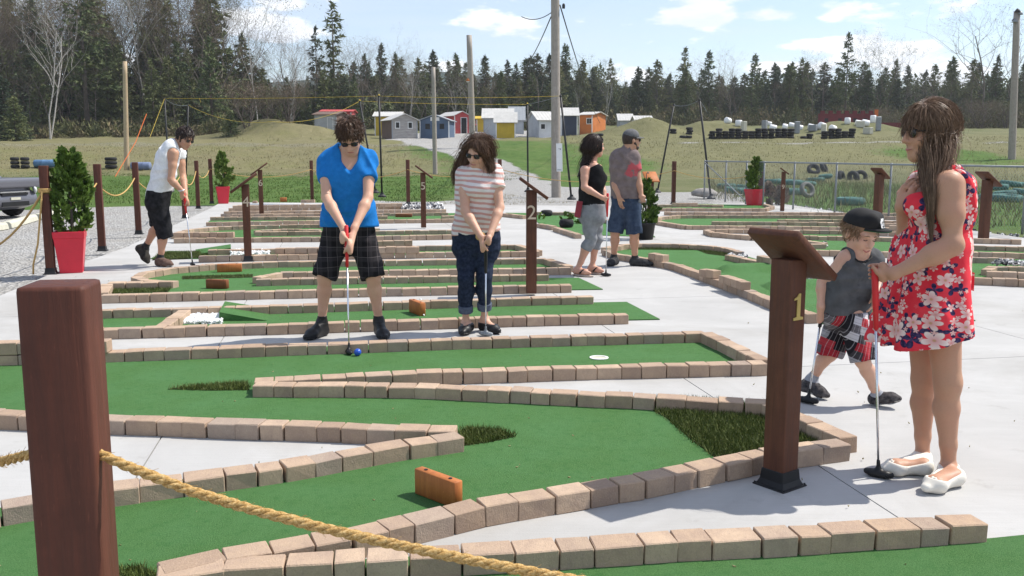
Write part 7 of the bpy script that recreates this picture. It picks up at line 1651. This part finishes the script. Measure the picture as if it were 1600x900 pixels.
def boy():
    MT['patch'] = patch(); MT['tank'] = tank(); MT['capblack'] = simple('black_cap_cloth', (.016, .016, .017), .85, .2, 40); MT['capgreen'] = simple('green_cap_lining', (.01, .085, .035), .85, .15, 40); MT['sockgrey'] = simple('grey_sock', (.30, .31, .34), .9, .15, 30, .002, 200); MT['soleg'] = simple('grey_sole', (.38, .36, .33), .7, .1); MT['sneak'] = cloth('dark_sneaker', (.028, .027, .03), (.12, .11, .11), 45)
    Y = 5.2; P = Person('boy in black cap, grey tank top and patchwork shorts striding with a putter', G(1325, 632), 'child', .0052); q = .70
    lat = nz(V3(1, .30, -.06)); 
    P.torso([(D(1321, 492, Y + .02), lat, .060, .080), (D(1324, 466, Y + .01), lat, .056, .074), (D(1334, 434, Y), lat, .064, .074), (D(1343, 404, Y - .01), lat, .078, .052)], 9, .02)
    P.c('torso', D(1345, 398, Y - .01), D(1347, 386, Y - .02), .042, .034, .04)
    sR, sL = D(1321, 407, Y - .02), D(1368, 404, Y + .05); elR, wrR = D(1284, 441, Y + .03), D(1282, 479, Y - .03); elL, wrL = D(1378, 440, Y + .02), D(1368, 458, Y - .10)
    P.arm('r', sR, elR, wrR, .70); P.arm('l', sL, elL, wrL, .68)
    g0 = D(1291, 446, 5.22); gb = V3(D(1262, 634, 5.18).x, 5.18, .005)
    P.fist(wrR, g0, gb, 'r', .275, .012, .74, (-.6, -.75, .2), 1, -1); P.hand(wrL, (-.2, -.2, -.9), (.9, -.2, 0), .7, .35, .1, 1)
    h1, h2 = D(1312, 497, Y + .06), D(1332, 497, Y - .03); k1, k2 = D(1297, 553, Y + .07), D(1347, 562, Y - .10); a1, a2 = D(1268, 592, Y + .13), D(1372, 620, Y - .07)
    P.leg('r', h1, k1, a1, .70, .70); P.leg('l', h2, k2, a2, .70, .72)
    feet(P, .70, r=(a1, V3(D(1251, 600, Y + .12).x, a1.y + .01, .045), V3(D(1292, 626, Y + .08).x, a1.y - .08, .012)), l=(a2, V3(D(1364, 630, Y - .08).x, a2.y + .02, .012), V3(D(1404, 640, Y - .12).x, a2.y - .08, .05)))
    P.head(D(1344, 365, Y - .03), (.30, -.84, -.36), (.20, -.27, .94), .98, D(1347, 396, Y - .02), False, .040)
    P.body()
    n1, n2 = nz(elR - sR), nz(elL - sL); zh = D(1322, 490, Y).z
    subs = [C(sR + V3(-.025, -.02, .015), sR.lerp(elR, .5) + V3(-.04, -.02, .0), .056, .056, .008), C(sL + V3(.028, 0, .015), sL.lerp(elL, .5) + V3(.04, 0, 0), .054, .054, .008), C(D(1347, 386, Y - .06), D(1350, 400, Y - .10), .050, .042, .008), C(D(1346, 386, Y), D(1346, 390, Y), .052, .05, .008)]
    fo = folds(.008, 2, 1.7)
    P.wear('tank_top', 'tank', ('torso', 'shoulder'), .012, {'shoulder': .008}, {}, [(V3(0, 0, zh), (0, 0, -1))], subs, (), fo)
    def ring(c, u, w, r1, r2, n=26): return [c + (Vector(u) * math.cos(t) * r1 + Vector(w) * math.sin(t) * r2) - P.o for t in np.linspace(0, 2 * math.pi, n)]
    # dark bindings of neck and armhole
    MB().tube([D(x, y, Y + dy) - P.o for x, y, dy in ((1326, 393, -.03), (1331, 401, -.075), (1341, 408, -.105), (1352, 410, -.11), (1361, 404, -.085), (1364, 394, -.03))], .0055, 6).build('neck_binding', MT['capblack'], P.root, True)
    MB().tube([D(x, y, Y + dy) - P.o for x, y, dy in ((1321, 393, .0), (1328, 402, -.055), (1331, 417, -.072), (1328, 430, -.068), (1319, 437, -.05), (1310, 438, -.02))], .0055, 6).build('arm_binding', MT['capblack'], P.root, True)
    fo2 = folds(.009, 6, 1.7)
    sh = [C(h1, h1.lerp(k1, 1.2), .084, .076, .02, None, ((h1.lerp(k1, 1.02), nz(k1 - h1)),)), C(h2, h2.lerp(k2, 1.2), .084, .074, .02, None, ((h2.lerp(k2, 1.06), nz(k2 - h2)),))]
    P.wear('shorts', 'patch', ('torso',), .008, {}, {}, [(V3(0, 0, zh + .015), (0, 0, 1))], (), sh, fo2)
    for sd, k, a in (('r', k1, a1), ('l', k2, a2)):
        P.wear('sock', 'sockgrey', ('calf_' + sd, 'foot_' + sd), .004, {}, {}, [(a + V3(0, 0, .045), nz(k - a))]); o = P.shoe(sd, 'sneak', 'soleg', .007, top=.066, lacemat='shoelace')
    # curls under the cap, cap with green-lined brim
    P.strands('hair', 'hair_sandy', 420, .055, lambda x, y, z: -.06 < z < .06 and y < .055, (0, 0, .12), .009, .12, (0, 0, 0), .0028, 6, .9, 7, curl=.4)
    P.shell('hair_cap', 'hair_sandy', .008, .05, -.055)
    Q = P.P; ax = (tuple(P.hr), tuple(P.hf), tuple(P.hu)); s_ = P.hs
    # the cap sits a little sideways: its front looks to the viewer's right
    cf = nz(P.hf * .86 + P.hr * -.52 + P.hu * .16); cu = nz(P.hu * .97 - P.hf * .10); cl = cf.cross(cu).normalized(); cu = cl.cross(cf).normalized()
    cc = Q(0, -.012, .038); Kc = lambda x, y, z: cc + (cl * x + cf * y + cu * z) * s_
    cap = thing('cap', None, None, P.o); cap.parent = P.root; cap.location = (0, 0, 0)
    cap = solid('cap', [E(cc + cu * .018, (.094 * s_, .108 * s_, .090 * s_), .02, (tuple(cl), tuple(cf), tuple(cu))), C(Kc(-.04, .062, .062), Kc(.04, .062, .062), .034, None, .03)], MT['capblack'], P.root, P.o, .0045, 0, (), [(Kc(0, 0, .014), -cu)])
    bpy.data.objects.remove(bpy.data.objects['cap']) if False else None
    def brim(z0, z1, name, mat, par):
        b = MB(); n = 15; vs = []
        for z in (z0, z1):
            for i in range(n):
                t = -1.25 + 2.5 * i / (n - 1); vs.append(Kc(.088 * math.sin(t), .098 * math.cos(t) - .004, z) - P.o)
            for i in range(n):
                t = -1.25 + 2.5 * i / (n - 1); sx = max(-1, min(1, math.sin(t) * 1.12)); vs.append(Kc(.082 * sx, .098 * math.cos(t) + .070 * (1 - abs(sx) ** 3.5), z - .016 * sx * sx) - P.o)
        fs = []
        for k in range(n - 1): fs += [(k, k + 1, n + k + 1, n + k), (2 * n + k, 3 * n + k, 3 * n + k + 1, 2 * n + k + 1), (n + k, n + k + 1, 3 * n + k + 1, 3 * n + k)]
        b.add(vs, fs).build(name, MT[mat], par, True)
    brim(.018, .022, 'brim', 'capblack', cap); brim(.0135, .0175, 'brim_lining', 'capgreen', cap)
    # white patch with two dark interlocking letters on the front
    def front(x, z): return Kc(x, math.sqrt(max(.0, 1 - (x / .094) ** 2 - ((z - .018) / .095) ** 2)) * .108 + .014, z)
    def quad(x0, x1, z0, z1, d, name, mat, n=4):
        b = MB(); vs = [front(x0 + (x1 - x0) * i / n, z) + cf * d - P.o for z in (z0, z1) for i in range(n + 1)]; vs += [Vector(v) - cf * .002 for v in vs]; m = n + 1
        fs = [(i, i + 1, m + i + 1, m + i) for i in range(n)]; b.add(vs[:2 * m], fs).build(name, MT[mat], cap, True)
    quad(-.030, .030, .026, .076, .002, 'cap_patch', 'white')
    for x0, x1, z0, z1 in ((-.025, -.019, .045, .071), (-.025, -.006, .066, .071), (-.009, -.004, .050, .069), (-.025, -.006, .045, .050), (-.003, .003, .033, .062), (-.003, .022, .057, .062), (-.003, .022, .031, .036), (.018, .023, .052, .060), (.018, .023, .033, .041)): quad(x0, x1, z0, z1, .0035, 'emblem', 'capblack', 2)
    P.face(True, smile=1.2, brow='hair_sandy', closed=True)
    putter('small putter with black grip carried by the boy', g0, gb, 'black', (.6, -.6, 0), .24)
boy()
for o in [x for x in bpy.data.objects if x.type == 'EMPTY' and x.name.startswith('cap')]: bpy.data.objects.remove(o)
# ------------------------------------------------------------------ man in the white sleeveless shirt
MT['white_tee'] = cloth('white_knit', (.74, .74, .76), (.80, .80, .82), 25); MT['black_denim'] = cloth('black_denim', (.011, .011, .013), (.028, .028, .032), 18); MT['olive_shoe'] = cloth('dark_suede', (.035, .032, .028), (.055, .05, .043), 20); MT['brown_shoe'] = cloth('brown_suede', (.11, .07, .055), (.16, .105, .085), 20)
def white_man():
    Y = 11.78; P = Person('man in white sleeveless shirt and black shorts bending over the orange ball', G(250, 416), 'tan', .0105)
    lat = nz(V3(.25, -1, 0)); lat2 = nz(V3(.40, -.95, .05))
    P.torso([(D(246, 318, Y), lat, .085, .125), (D(250, 298, Y), lat, .085, .125), (D(256, 272, Y), lat2, .09, .125), (D(262, 246, Y), lat2, .11, .118), (D(266, 231, Y), lat2, .13, .075)], 11)
    P.c('torso', D(268, 229, Y), D(275, 223, Y), .075, .06, .05)
    sN, sF = D(272, 240, Y - .17), D(282, 240, Y + .16); el, wr = D(267, 281, Y - .24), D(285, 299, Y - .20); elf, wrf = D(286, 275, Y + .12), D(290, 303, Y - .08)
    P.arm('r', sN, el, wr, 1.12); P.arm('l', sF, elf, wrf, 1.05)
    g0 = D(287, 300, Y - .17); gb = V3(D(303, 417, Y - .02).x, Y - .06, .012)
    P.fist(wr, g0, gb, 'r', .05, .014, 1.1, (-.5, -.7, .2), 1, 1); P.fist(wrf, g0, gb, 'l', .15, .014, 1.05, (.6, .3, .1), -1, 1)
    h1, h2 = D(246, 318, Y - .09), D(246, 316, Y + .09); k1, k2 = D(257, 364, Y - .06), D(247, 352, Y + .05); a1, a2 = D(250, 405, Y - .04), D(227, 386, Y + .14)
    P.leg('r', h1, k1, a1, 1.12, 1.08); P.leg('l', h2, k2, a2, 1.12, 1.08)
    feet(P, 1.12, r=(a1, V3(a1.x - .05, a1.y + .03, .012), V3(a1.x + .19, a1.y - .10, .012)), l=(a2, D(214, 388, Y + .16), V3(D(232, 415, Y + .10).x, Y + .08, .02)))
    P.head(D(289, 216, Y - .03), (.78, -.42, -.46), (.42, -.05, .90), 1.04, D(275, 226, Y), False, .06)
    P.body()
    zh = D(252, 300, Y).z
    arm = [C(sN + V3(.01, -.05, .0), sN.lerp(el, .5) + V3(.01, -.06, 0), .078, .07, .01), C(sF + V3(0, .05, 0), sF.lerp(elf, .5) + V3(0, .05, 0), .07, .07, .01)]
    P.wear('sleeveless_shirt', 'white_tee', ('torso', 'shoulder'), .018, {'shoulder': .012}, {}, [(V3(D(250, 300, Y).x, 0, zh - .035), (.30, 0, -1))], arm + [C(D(278, 219, Y), D(282, 226, Y), .07, .07, .01)], (), folds(.015, 1, 1.2))
    sh = [C(h1, h1.lerp(k1, 1.25), .128, .098, .022, None, ((h1.lerp(k1, 1.18), nz(k1 - h1)),)), C(h2, h2.lerp(k2, 1.2), .128, .10, .022, None, ((h2.lerp(k2, 1.06), nz(k2 - h2)),))]
    P.wear('shorts', 'black_denim', ('torso',), .012, {}, {}, [(V3(0, 0, zh + .03), (0, 0, 1))], (), sh, folds(.011, 3, 1.3))
    for sd, m in (('r', 'brown_shoe'), ('l', 'olive_shoe')):
        k, a = (k1, a1) if sd == 'r' else (k2, a2); P.wear('sock', 'black', ('calf_' + sd, 'foot_' + sd), .006, {}, {}, [(k.lerp(a, .80), nz(k - a))]); P.shoe(sd, m, 'black' if sd == 'l' else 'soleg', .014, top=.10)
    P.shell('hair_cap', 'hair_dark', .010, .045, -.055); P.strands('hair', 'hair_dark', 380, .05, lambda x, y, z: z > -.02 and y < .075 and (z > .04 or y < .01), (0, -.05, .115), .010, .05, (0, 0, 0), .005, 3, .5, 6)
    P.sunglasses(); P.face(False)
    MB().tube([Vector(wr).lerp(el, .12) - P.o + Vector((.036 * math.cos(q), .036 * math.sin(q) * .8, .012 * math.sin(q))) for q in np.linspace(0, 6.3, 12)], .008, 5).build('bracelet', MT['steel'], P.root, True)
    putter('putter with red grip held by the man in white', g0, gb, 'redgrip', (.6, -.7, 0), .27)
white_man()
# ------------------------------------------------------------------ woman in the black top
MT['grey_denim'] = cloth('grey_capri', (.20, .205, .22), (.29, .295, .31), 12); MT['black_knit'] = cloth('black_knit', (.008, .008, .009), (.016, .016, .018), 20); MT['wallet'] = simple('maroon_leather', (.26, .03, .045), .6, .1)
def black_woman():
    Y = 10.85; P = Person('woman in black tank top and grey capris leaning on a putter', G(916, 430), 'rosy', .0098)
    lat = nz(V3(.35, -.93, 0))
    P.torso([(D(925, 338, Y), lat, .080, .118), (D(924, 318, Y), lat, .070, .110), (D(923, 300, Y), lat, .058, .098), (D(925, 280, Y), lat, .070, .106), (D(922, 262, Y), lat, .105, .068)], 11)
    for dy, dx in ((-.06, 938), (.08, 940)): P.e('torso', D(dx, 279, Y + dy), (.06, .055, .055), .05)
    P.c('torso', D(923, 258, Y), D(926, 248, Y), .055, .047, .05)
    sN, sF = D(914, 266, Y - .15), D(935, 263, Y + .15); el, wr = D(913, 293, Y - .22), D(941, 309, Y - .26); elf, wrf = D(941, 292, Y + .19), D(946, 318, Y + .05)
    P.arm('r', sN, el, wr, 1.0); P.arm('l', sF, elf, wrf, .92)
    g0 = D(949.5, 302, Y - .25); gb = V3(D(946, 428, Y - .05).x, Y - .1, .005); P.fist(wr, g0, gb, 'r', .06, .014, .95, (-.8, -.4, .2), 1, -1); P.hand(wrf, (.05, -.1, -1), (.8, .5, 0), .9, .3, .1, -1)
    h1, h2 = D(921, 338, Y - .085), D(928, 336, Y + .085); k1, k2 = D(923, 376, Y - .08), D(933, 374, Y + .09); a1, a2 = D(902, 421, Y - .06), D(925, 416, Y + .12)
    P.leg('r', h1, k1, a1, 1.02, 1.0); P.leg('l', h2, k2, a2, 1.0, .95)
    feet(P, 1.0, r=(a1, V3(a1.x - .045, a1.y + .03, .03), V3(a1.x + .16, a1.y - .11, .026)), l=(a2, V3(a2.x - .045, a2.y + .03, .03), V3(a2.x + .14, a2.y - .10, .026)))
    P.head(D(930, 228, Y - .0), (.88, .30, -.08), (-.05, 0, 1), .98, D(926, 250, Y), True, .046); P.body()
    zh = D(924, 320, Y).z; arm = [C(sN + V3(-.01, -.05, .03), sN.lerp(el, .5) + V3(-.01, -.06, 0), .075, .065, .01), C(sF + V3(.01, .05, .03), sF.lerp(elf, .5) + V3(0, .05, 0), .07, .06, .01)]
    P.wear('tank_top', 'black_knit', ('torso', 'shoulder'), .011, {'shoulder': .008}, {}, [(V3(0, 0, zh), (0, 0, -1)), (D(924, 262, Y), (-.5, .1, 1))], arm + [C(D(930, 250, Y), D(950, 262, Y - .04), .07, .06, .02)], (), lambda x, y, z: .004 * np.sin(40 * z + 12 * x))
    MB().tube([D(941, 272, Y - .10) - P.o, D(928, 261, Y - .125) - P.o, D(917, 255, Y - .11) - P.o, D(908, 262, Y - .09) - P.o, D(905, 275, Y - .06) - P.o], .009, 6).build('strap', MT['black_knit'], P.root, True)
    ct = lambda k, a, f: (k.lerp(a, f), nz(a - k))
    P.wear('capris', 'grey_denim', ('torso', 'thigh_r', 'thigh_l', 'knee_r', 'knee_l', 'calf_r', 'calf_l'), .010, {'calf_r': .016, 'calf_l': .014, 'knee_r': .014, 'knee_l': .013}, {'calf_r': (ct(k1, a1, .32),), 'calf_l': (ct(k2, a2, .34),)}, [(V3(0, 0, zh + .02), (0, 0, 1))], (), (), lambda x, y, z: .008 * np.sin(50 * z + 20 * x) * np.exp(-((z - .42) / .12) ** 2))
    for sd in 'rl':
        heel, toe, up = P.feet[sd]; d = nz(toe - heel); L = (toe - heel).length; w = d.cross(up)
        o = solid('flip_flop', [C(heel + d * .03 - up * .016, heel + d * (L * .7) - up * .016, .040, .048, .02, (up, .3)), C(heel + d * L * .7 - up * .016, heel + d * (L - .01) - up * .016, .048, .034, .02, (up, .3))], MT['flop'], P.root, P.o, .006)
        c = heel + d * L * .80 + up * .02; MB().tube([c - d * .09 - w * .042 - up * .01 - P.o, c - d * .05 - w * .03 + up * .034 - P.o, c + d * .01 + up * .022 - P.o, c - d * .05 + w * .03 + up * .034 - P.o, c - d * .09 + w * .042 - up * .01 - P.o], .010, 6).build('strap', MT['black'], o, True)
    P.shell('hair_cap', 'hair_dark', .012, .035, None, extra=[C(P.P(0, -.06, -.05), D(914, 256, Y - .03), .058, .048, .04), C(D(914, 256, Y - .03), D(904, 276, Y - .10), .048, .018, .03)])
    P.strands('hair', 'hair_dark', 760, .36, lambda x, y, z: z > -.04 and y < .06 and (z > .05 or y < .03), (0, .03, .125), .012, .40, (-.04, -.01, 0), .0026, 4, .15, 14, [(D(921, 236, Y - .02), .06), (D(913, 256, Y - .05), .06), (D(903, 284, Y - .11), .03)], .3, ylim=lambda x, z: .04 if z < .06 else .07)
    P.face(True); 
    c = D(904, 327, Y - .10); o = MB().box((0, 0, 0), (.07, .035, .19), rot=Matrix.Rotation(.15, 3, 'Y')).build('wallet', MT['wallet'], None, False, .008, 2); o.location = c; tag(o, 'maroon wallet sticking out of the back pocket of the woman in black', 'wallet')
    putter('putter with red grip under the hand of the woman in black', g0, gb, 'redgrip', (.85, -.4, 0), .27)
MT['flop'] = simple('beige_foam', (.42, .34, .28), .8, .1)
black_woman()
# ------------------------------------------------------------------ bearded man in the cap
def graphic_tee():
    t = NT('taupe_graphic_knit', .92, .1); v = t.vec(); c = t.mix(t.rng(t.noise(v, 16, 4), .35, .7), (.17, .135, .13), (.225, .18, .175)); s = t.sep(v)
    m = t.math('MULTIPLY', t.math('MULTIPLY', t.rng(s[2], 1.00, 1.16), t.rng(s[2], 1.42, 1.28)), t.math('MULTIPLY', t.rng(s[0], -.20, -.03), t.rng(s[0], .24, .12))); g = t.rng(t.math('ADD', t.noise(t.vec('Object', (1, 1, .8), (0, 0, 0), (.4, 0, .1)), 8.5, 5, .65), t.math('MULTIPLY', t.math('SUBTRACT', m, 1.0), .42)), .46, .50)
    t.color(t.mix(t.math('MULTIPLY', g, .85), c, (.50, .085, .10))); t.bump(t.noise(v, 9, 3, .5, 1.2), .014, .6); return t.m
MT['graphic'] = graphic_tee(); MT['indigo'] = cloth('indigo_denim', (.032, .048, .085), (.06, .085, .135), 16); MT['grey_cap'] = simple('grey_cap_cloth', (.12, .12, .125), .9, .2, 40); MT['dkshoe'] = cloth('dark_sneaker_cloth', (.03, .03, .034), (.07, .07, .07), 30)
def cap_man():
    Y = 11.78; P = Person('bearded man in grey cap, taupe graphic shirt and denim shorts looking away', G(978, 412), 'tan', .0105)
    lat = nz(V3(.93, -.30, 0))
    P.torso([(D(979, 326, Y), lat, .070, .108), (D(978, 308, Y), lat, .068, .106), (D(977, 284, Y), lat, .070, .104), (D(977, 258, Y), lat, .082, .106), (D(977, 243, Y), lat, .100, .070)], 11)
    P.c('torso', D(978, 240, Y), D(981, 232, Y), .075, .06, .05)
    sL, sR = D(963, 249, Y + .02), D(992, 248, Y - .05); el, wr = D(960, 286, Y - .02), D(967, 307, Y - .14); elr, wrr = D(998, 284, Y - .10), D(1002, 306, Y - .15)
    P.arm('l', sL, el, wr, 1.05); P.arm('r', sR, elr, wrr, 1.05); P.hand(wr, (.2, -.1, -.9), (-.8, -.5, 0), 1.0, .2, .1, 1)
    b0 = D(1004, 314, Y - .15); P.fist(wrr, b0 + V3(-.06, 0, 0), b0 + V3(.06, 0, .02), 'r', .5, .026, 1.0, (0, -.3, 1), 1, 1)
    h1, h2 = D(968, 328, Y + .03), D(988, 328, Y - .04); k1, k2 = D(961, 364, Y), D(991, 366, Y - .07); a1, a2 = D(959, 403, Y + .09), D(992, 405, Y)
    P.leg('l', h1, k1, a1, 1.05, 1.05); P.leg('r', h2, k2, a2, 1.05, 1.08)
    feet(P, 1.1, l=(a1, V3(a1.x + .04, a1.y + .05, .012), V3(a1.x - .09, a1.y - .19, .012)), r=(a2, V3(a2.x - .05, a2.y + .03, .012), V3(a2.x + .22, a2.y - .08, .012)))
    P.head(D(987, 219, Y), (.93, .28, -.02), (-.02, 0, 1), 1.03, D(981, 237, Y), False, .056); P.body()
    zh = D(977, 310, Y).z; n1, n2 = nz(el - sL), nz(elr - sR)
    P.wear('t_shirt', 'graphic', ('torso', 'shoulder', 'uarm_l', 'uarm_r'), .018, {'uarm_l': .022, 'uarm_r': .022, 'shoulder': .014}, {'uarm_l': ((sL.lerp(el, .52), n1),), 'uarm_r': ((sR.lerp(elr, .52), n2),)}, [(V3(0, 0, zh), (0, 0, -1))], [C(D(982, 232, Y), D(984, 238, Y - .02), .062, .06, .01)], (), folds(.013, 9, 1.25))
    sh = [C(h1, h1.lerp(k1, 1.2), .115, .104, .022, None, ((h1.lerp(k1, 1.0), nz(k1 - h1)),)), C(h2, h2.lerp(k2, 1.2), .115, .104, .022, None, ((h2.lerp(k2, 1.0), nz(k2 - h2)),))]
    P.wear('shorts', 'indigo', ('torso',), .012, {}, {}, [(V3(0, 0, zh + .03), (0, 0, 1))], (), sh, folds(.011, 12, 1.3))
    for sd in 'lr':
        a, k = (a1, k1) if sd == 'l' else (a2, k2); P.wear('sock', 'black', ('calf_' + sd, 'foot_' + sd), .006, {}, {}, [(k.lerp(a, .82), nz(k - a))]); P.shoe(sd, 'dkshoe', 'black', .012, top=.09)
    P.shell('hair_cap', 'hair_dark', .009, .03, -.05)
    q = P.hs; ax = (tuple(P.hr), tuple(P.hf), tuple(P.hu)); Q = P.P
    cap = solid('cap', [E(Q(0, -.012, .052), (.087 * q, .106 * q, .085 * q), .02, ax)], MT['grey_cap'], P.root, P.o, .008, 0, (), [(Q(0, 0, .035), -P.hu - P.hf * .1)])
    b = MB(); n = 13; vs = []
    for z in (.040, .046):
        for e_ in (0, 1):
            for i in range(n):
                t = -1.2 + 2.4 * i / (n - 1); sx = math.sin(t); vs.append(Q(.085 * sx, .098 * math.cos(t) - .012 + e_ * .075 * (1 - abs(sx) ** 3), z - .014 * sx * sx - e_ * .012) - P.o)
    fs = []
    for k in range(n - 1): fs += [(k, k + 1, n + k + 1, n + k), (2 * n + k, 3 * n + k, 3 * n + k + 1, 2 * n + k + 1), (n + k, n + k + 1, 3 * n + k + 1, 3 * n + k)]
    b.add(vs, fs).build('brim', MT['grey_cap'], cap, True)
    solid('beard', [E(Q(0, .05, -.085), (.045 * q, .045 * q, .042 * q), .02, ax), C(Q(-.062, .012, -.04), Q(-.03, .06, -.09), .016, .02, .02), C(Q(.062, .012, -.04), Q(.03, .06, -.09), .016, .02, .02)], MT['hair_dark'], P.root, P.o, .008, 0, (), (), lambda x, y, z: .005 * np.sin(120 * x + 90 * z) * np.sin(110 * y))
    P.sunglasses(); P.face(False, lip=False)
    o = MB().lathe([(.005, -.05), (.024, -.046), (.025, .046), (.005, .05)], b0, 12, Matrix.Rotation(math.pi / 2, 3, 'Y')).build('drink_can', MT['galv'], None, True); tag(o, 'small grey can held low by the bearded man in the cap', 'can')
cap_man()
# ------------------------------------------------------------------ thin spring haze over the whole valley
def haze():
    b = MB().box((0, 200, 32), (760, 420, 69)); o = b.build('haze', None); m = bpy.data.materials.new('haze_air'); m.use_nodes = True; nt = m.node_tree; nt.nodes.clear()
    out = nt.nodes.new('ShaderNodeOutputMaterial'); v = nt.nodes.new('ShaderNodeVolumePrincipled'); v.inputs['Color'].default_value = (.93, .95, 1.0, 1); v.inputs['Density'].default_value = 0.0003; v.inputs['Anisotropy'].default_value = .25
    nt.links.new(v.outputs[0], out.inputs['Volume']); o.data.materials.append(m); tag(o, kind='stuff')
haze()
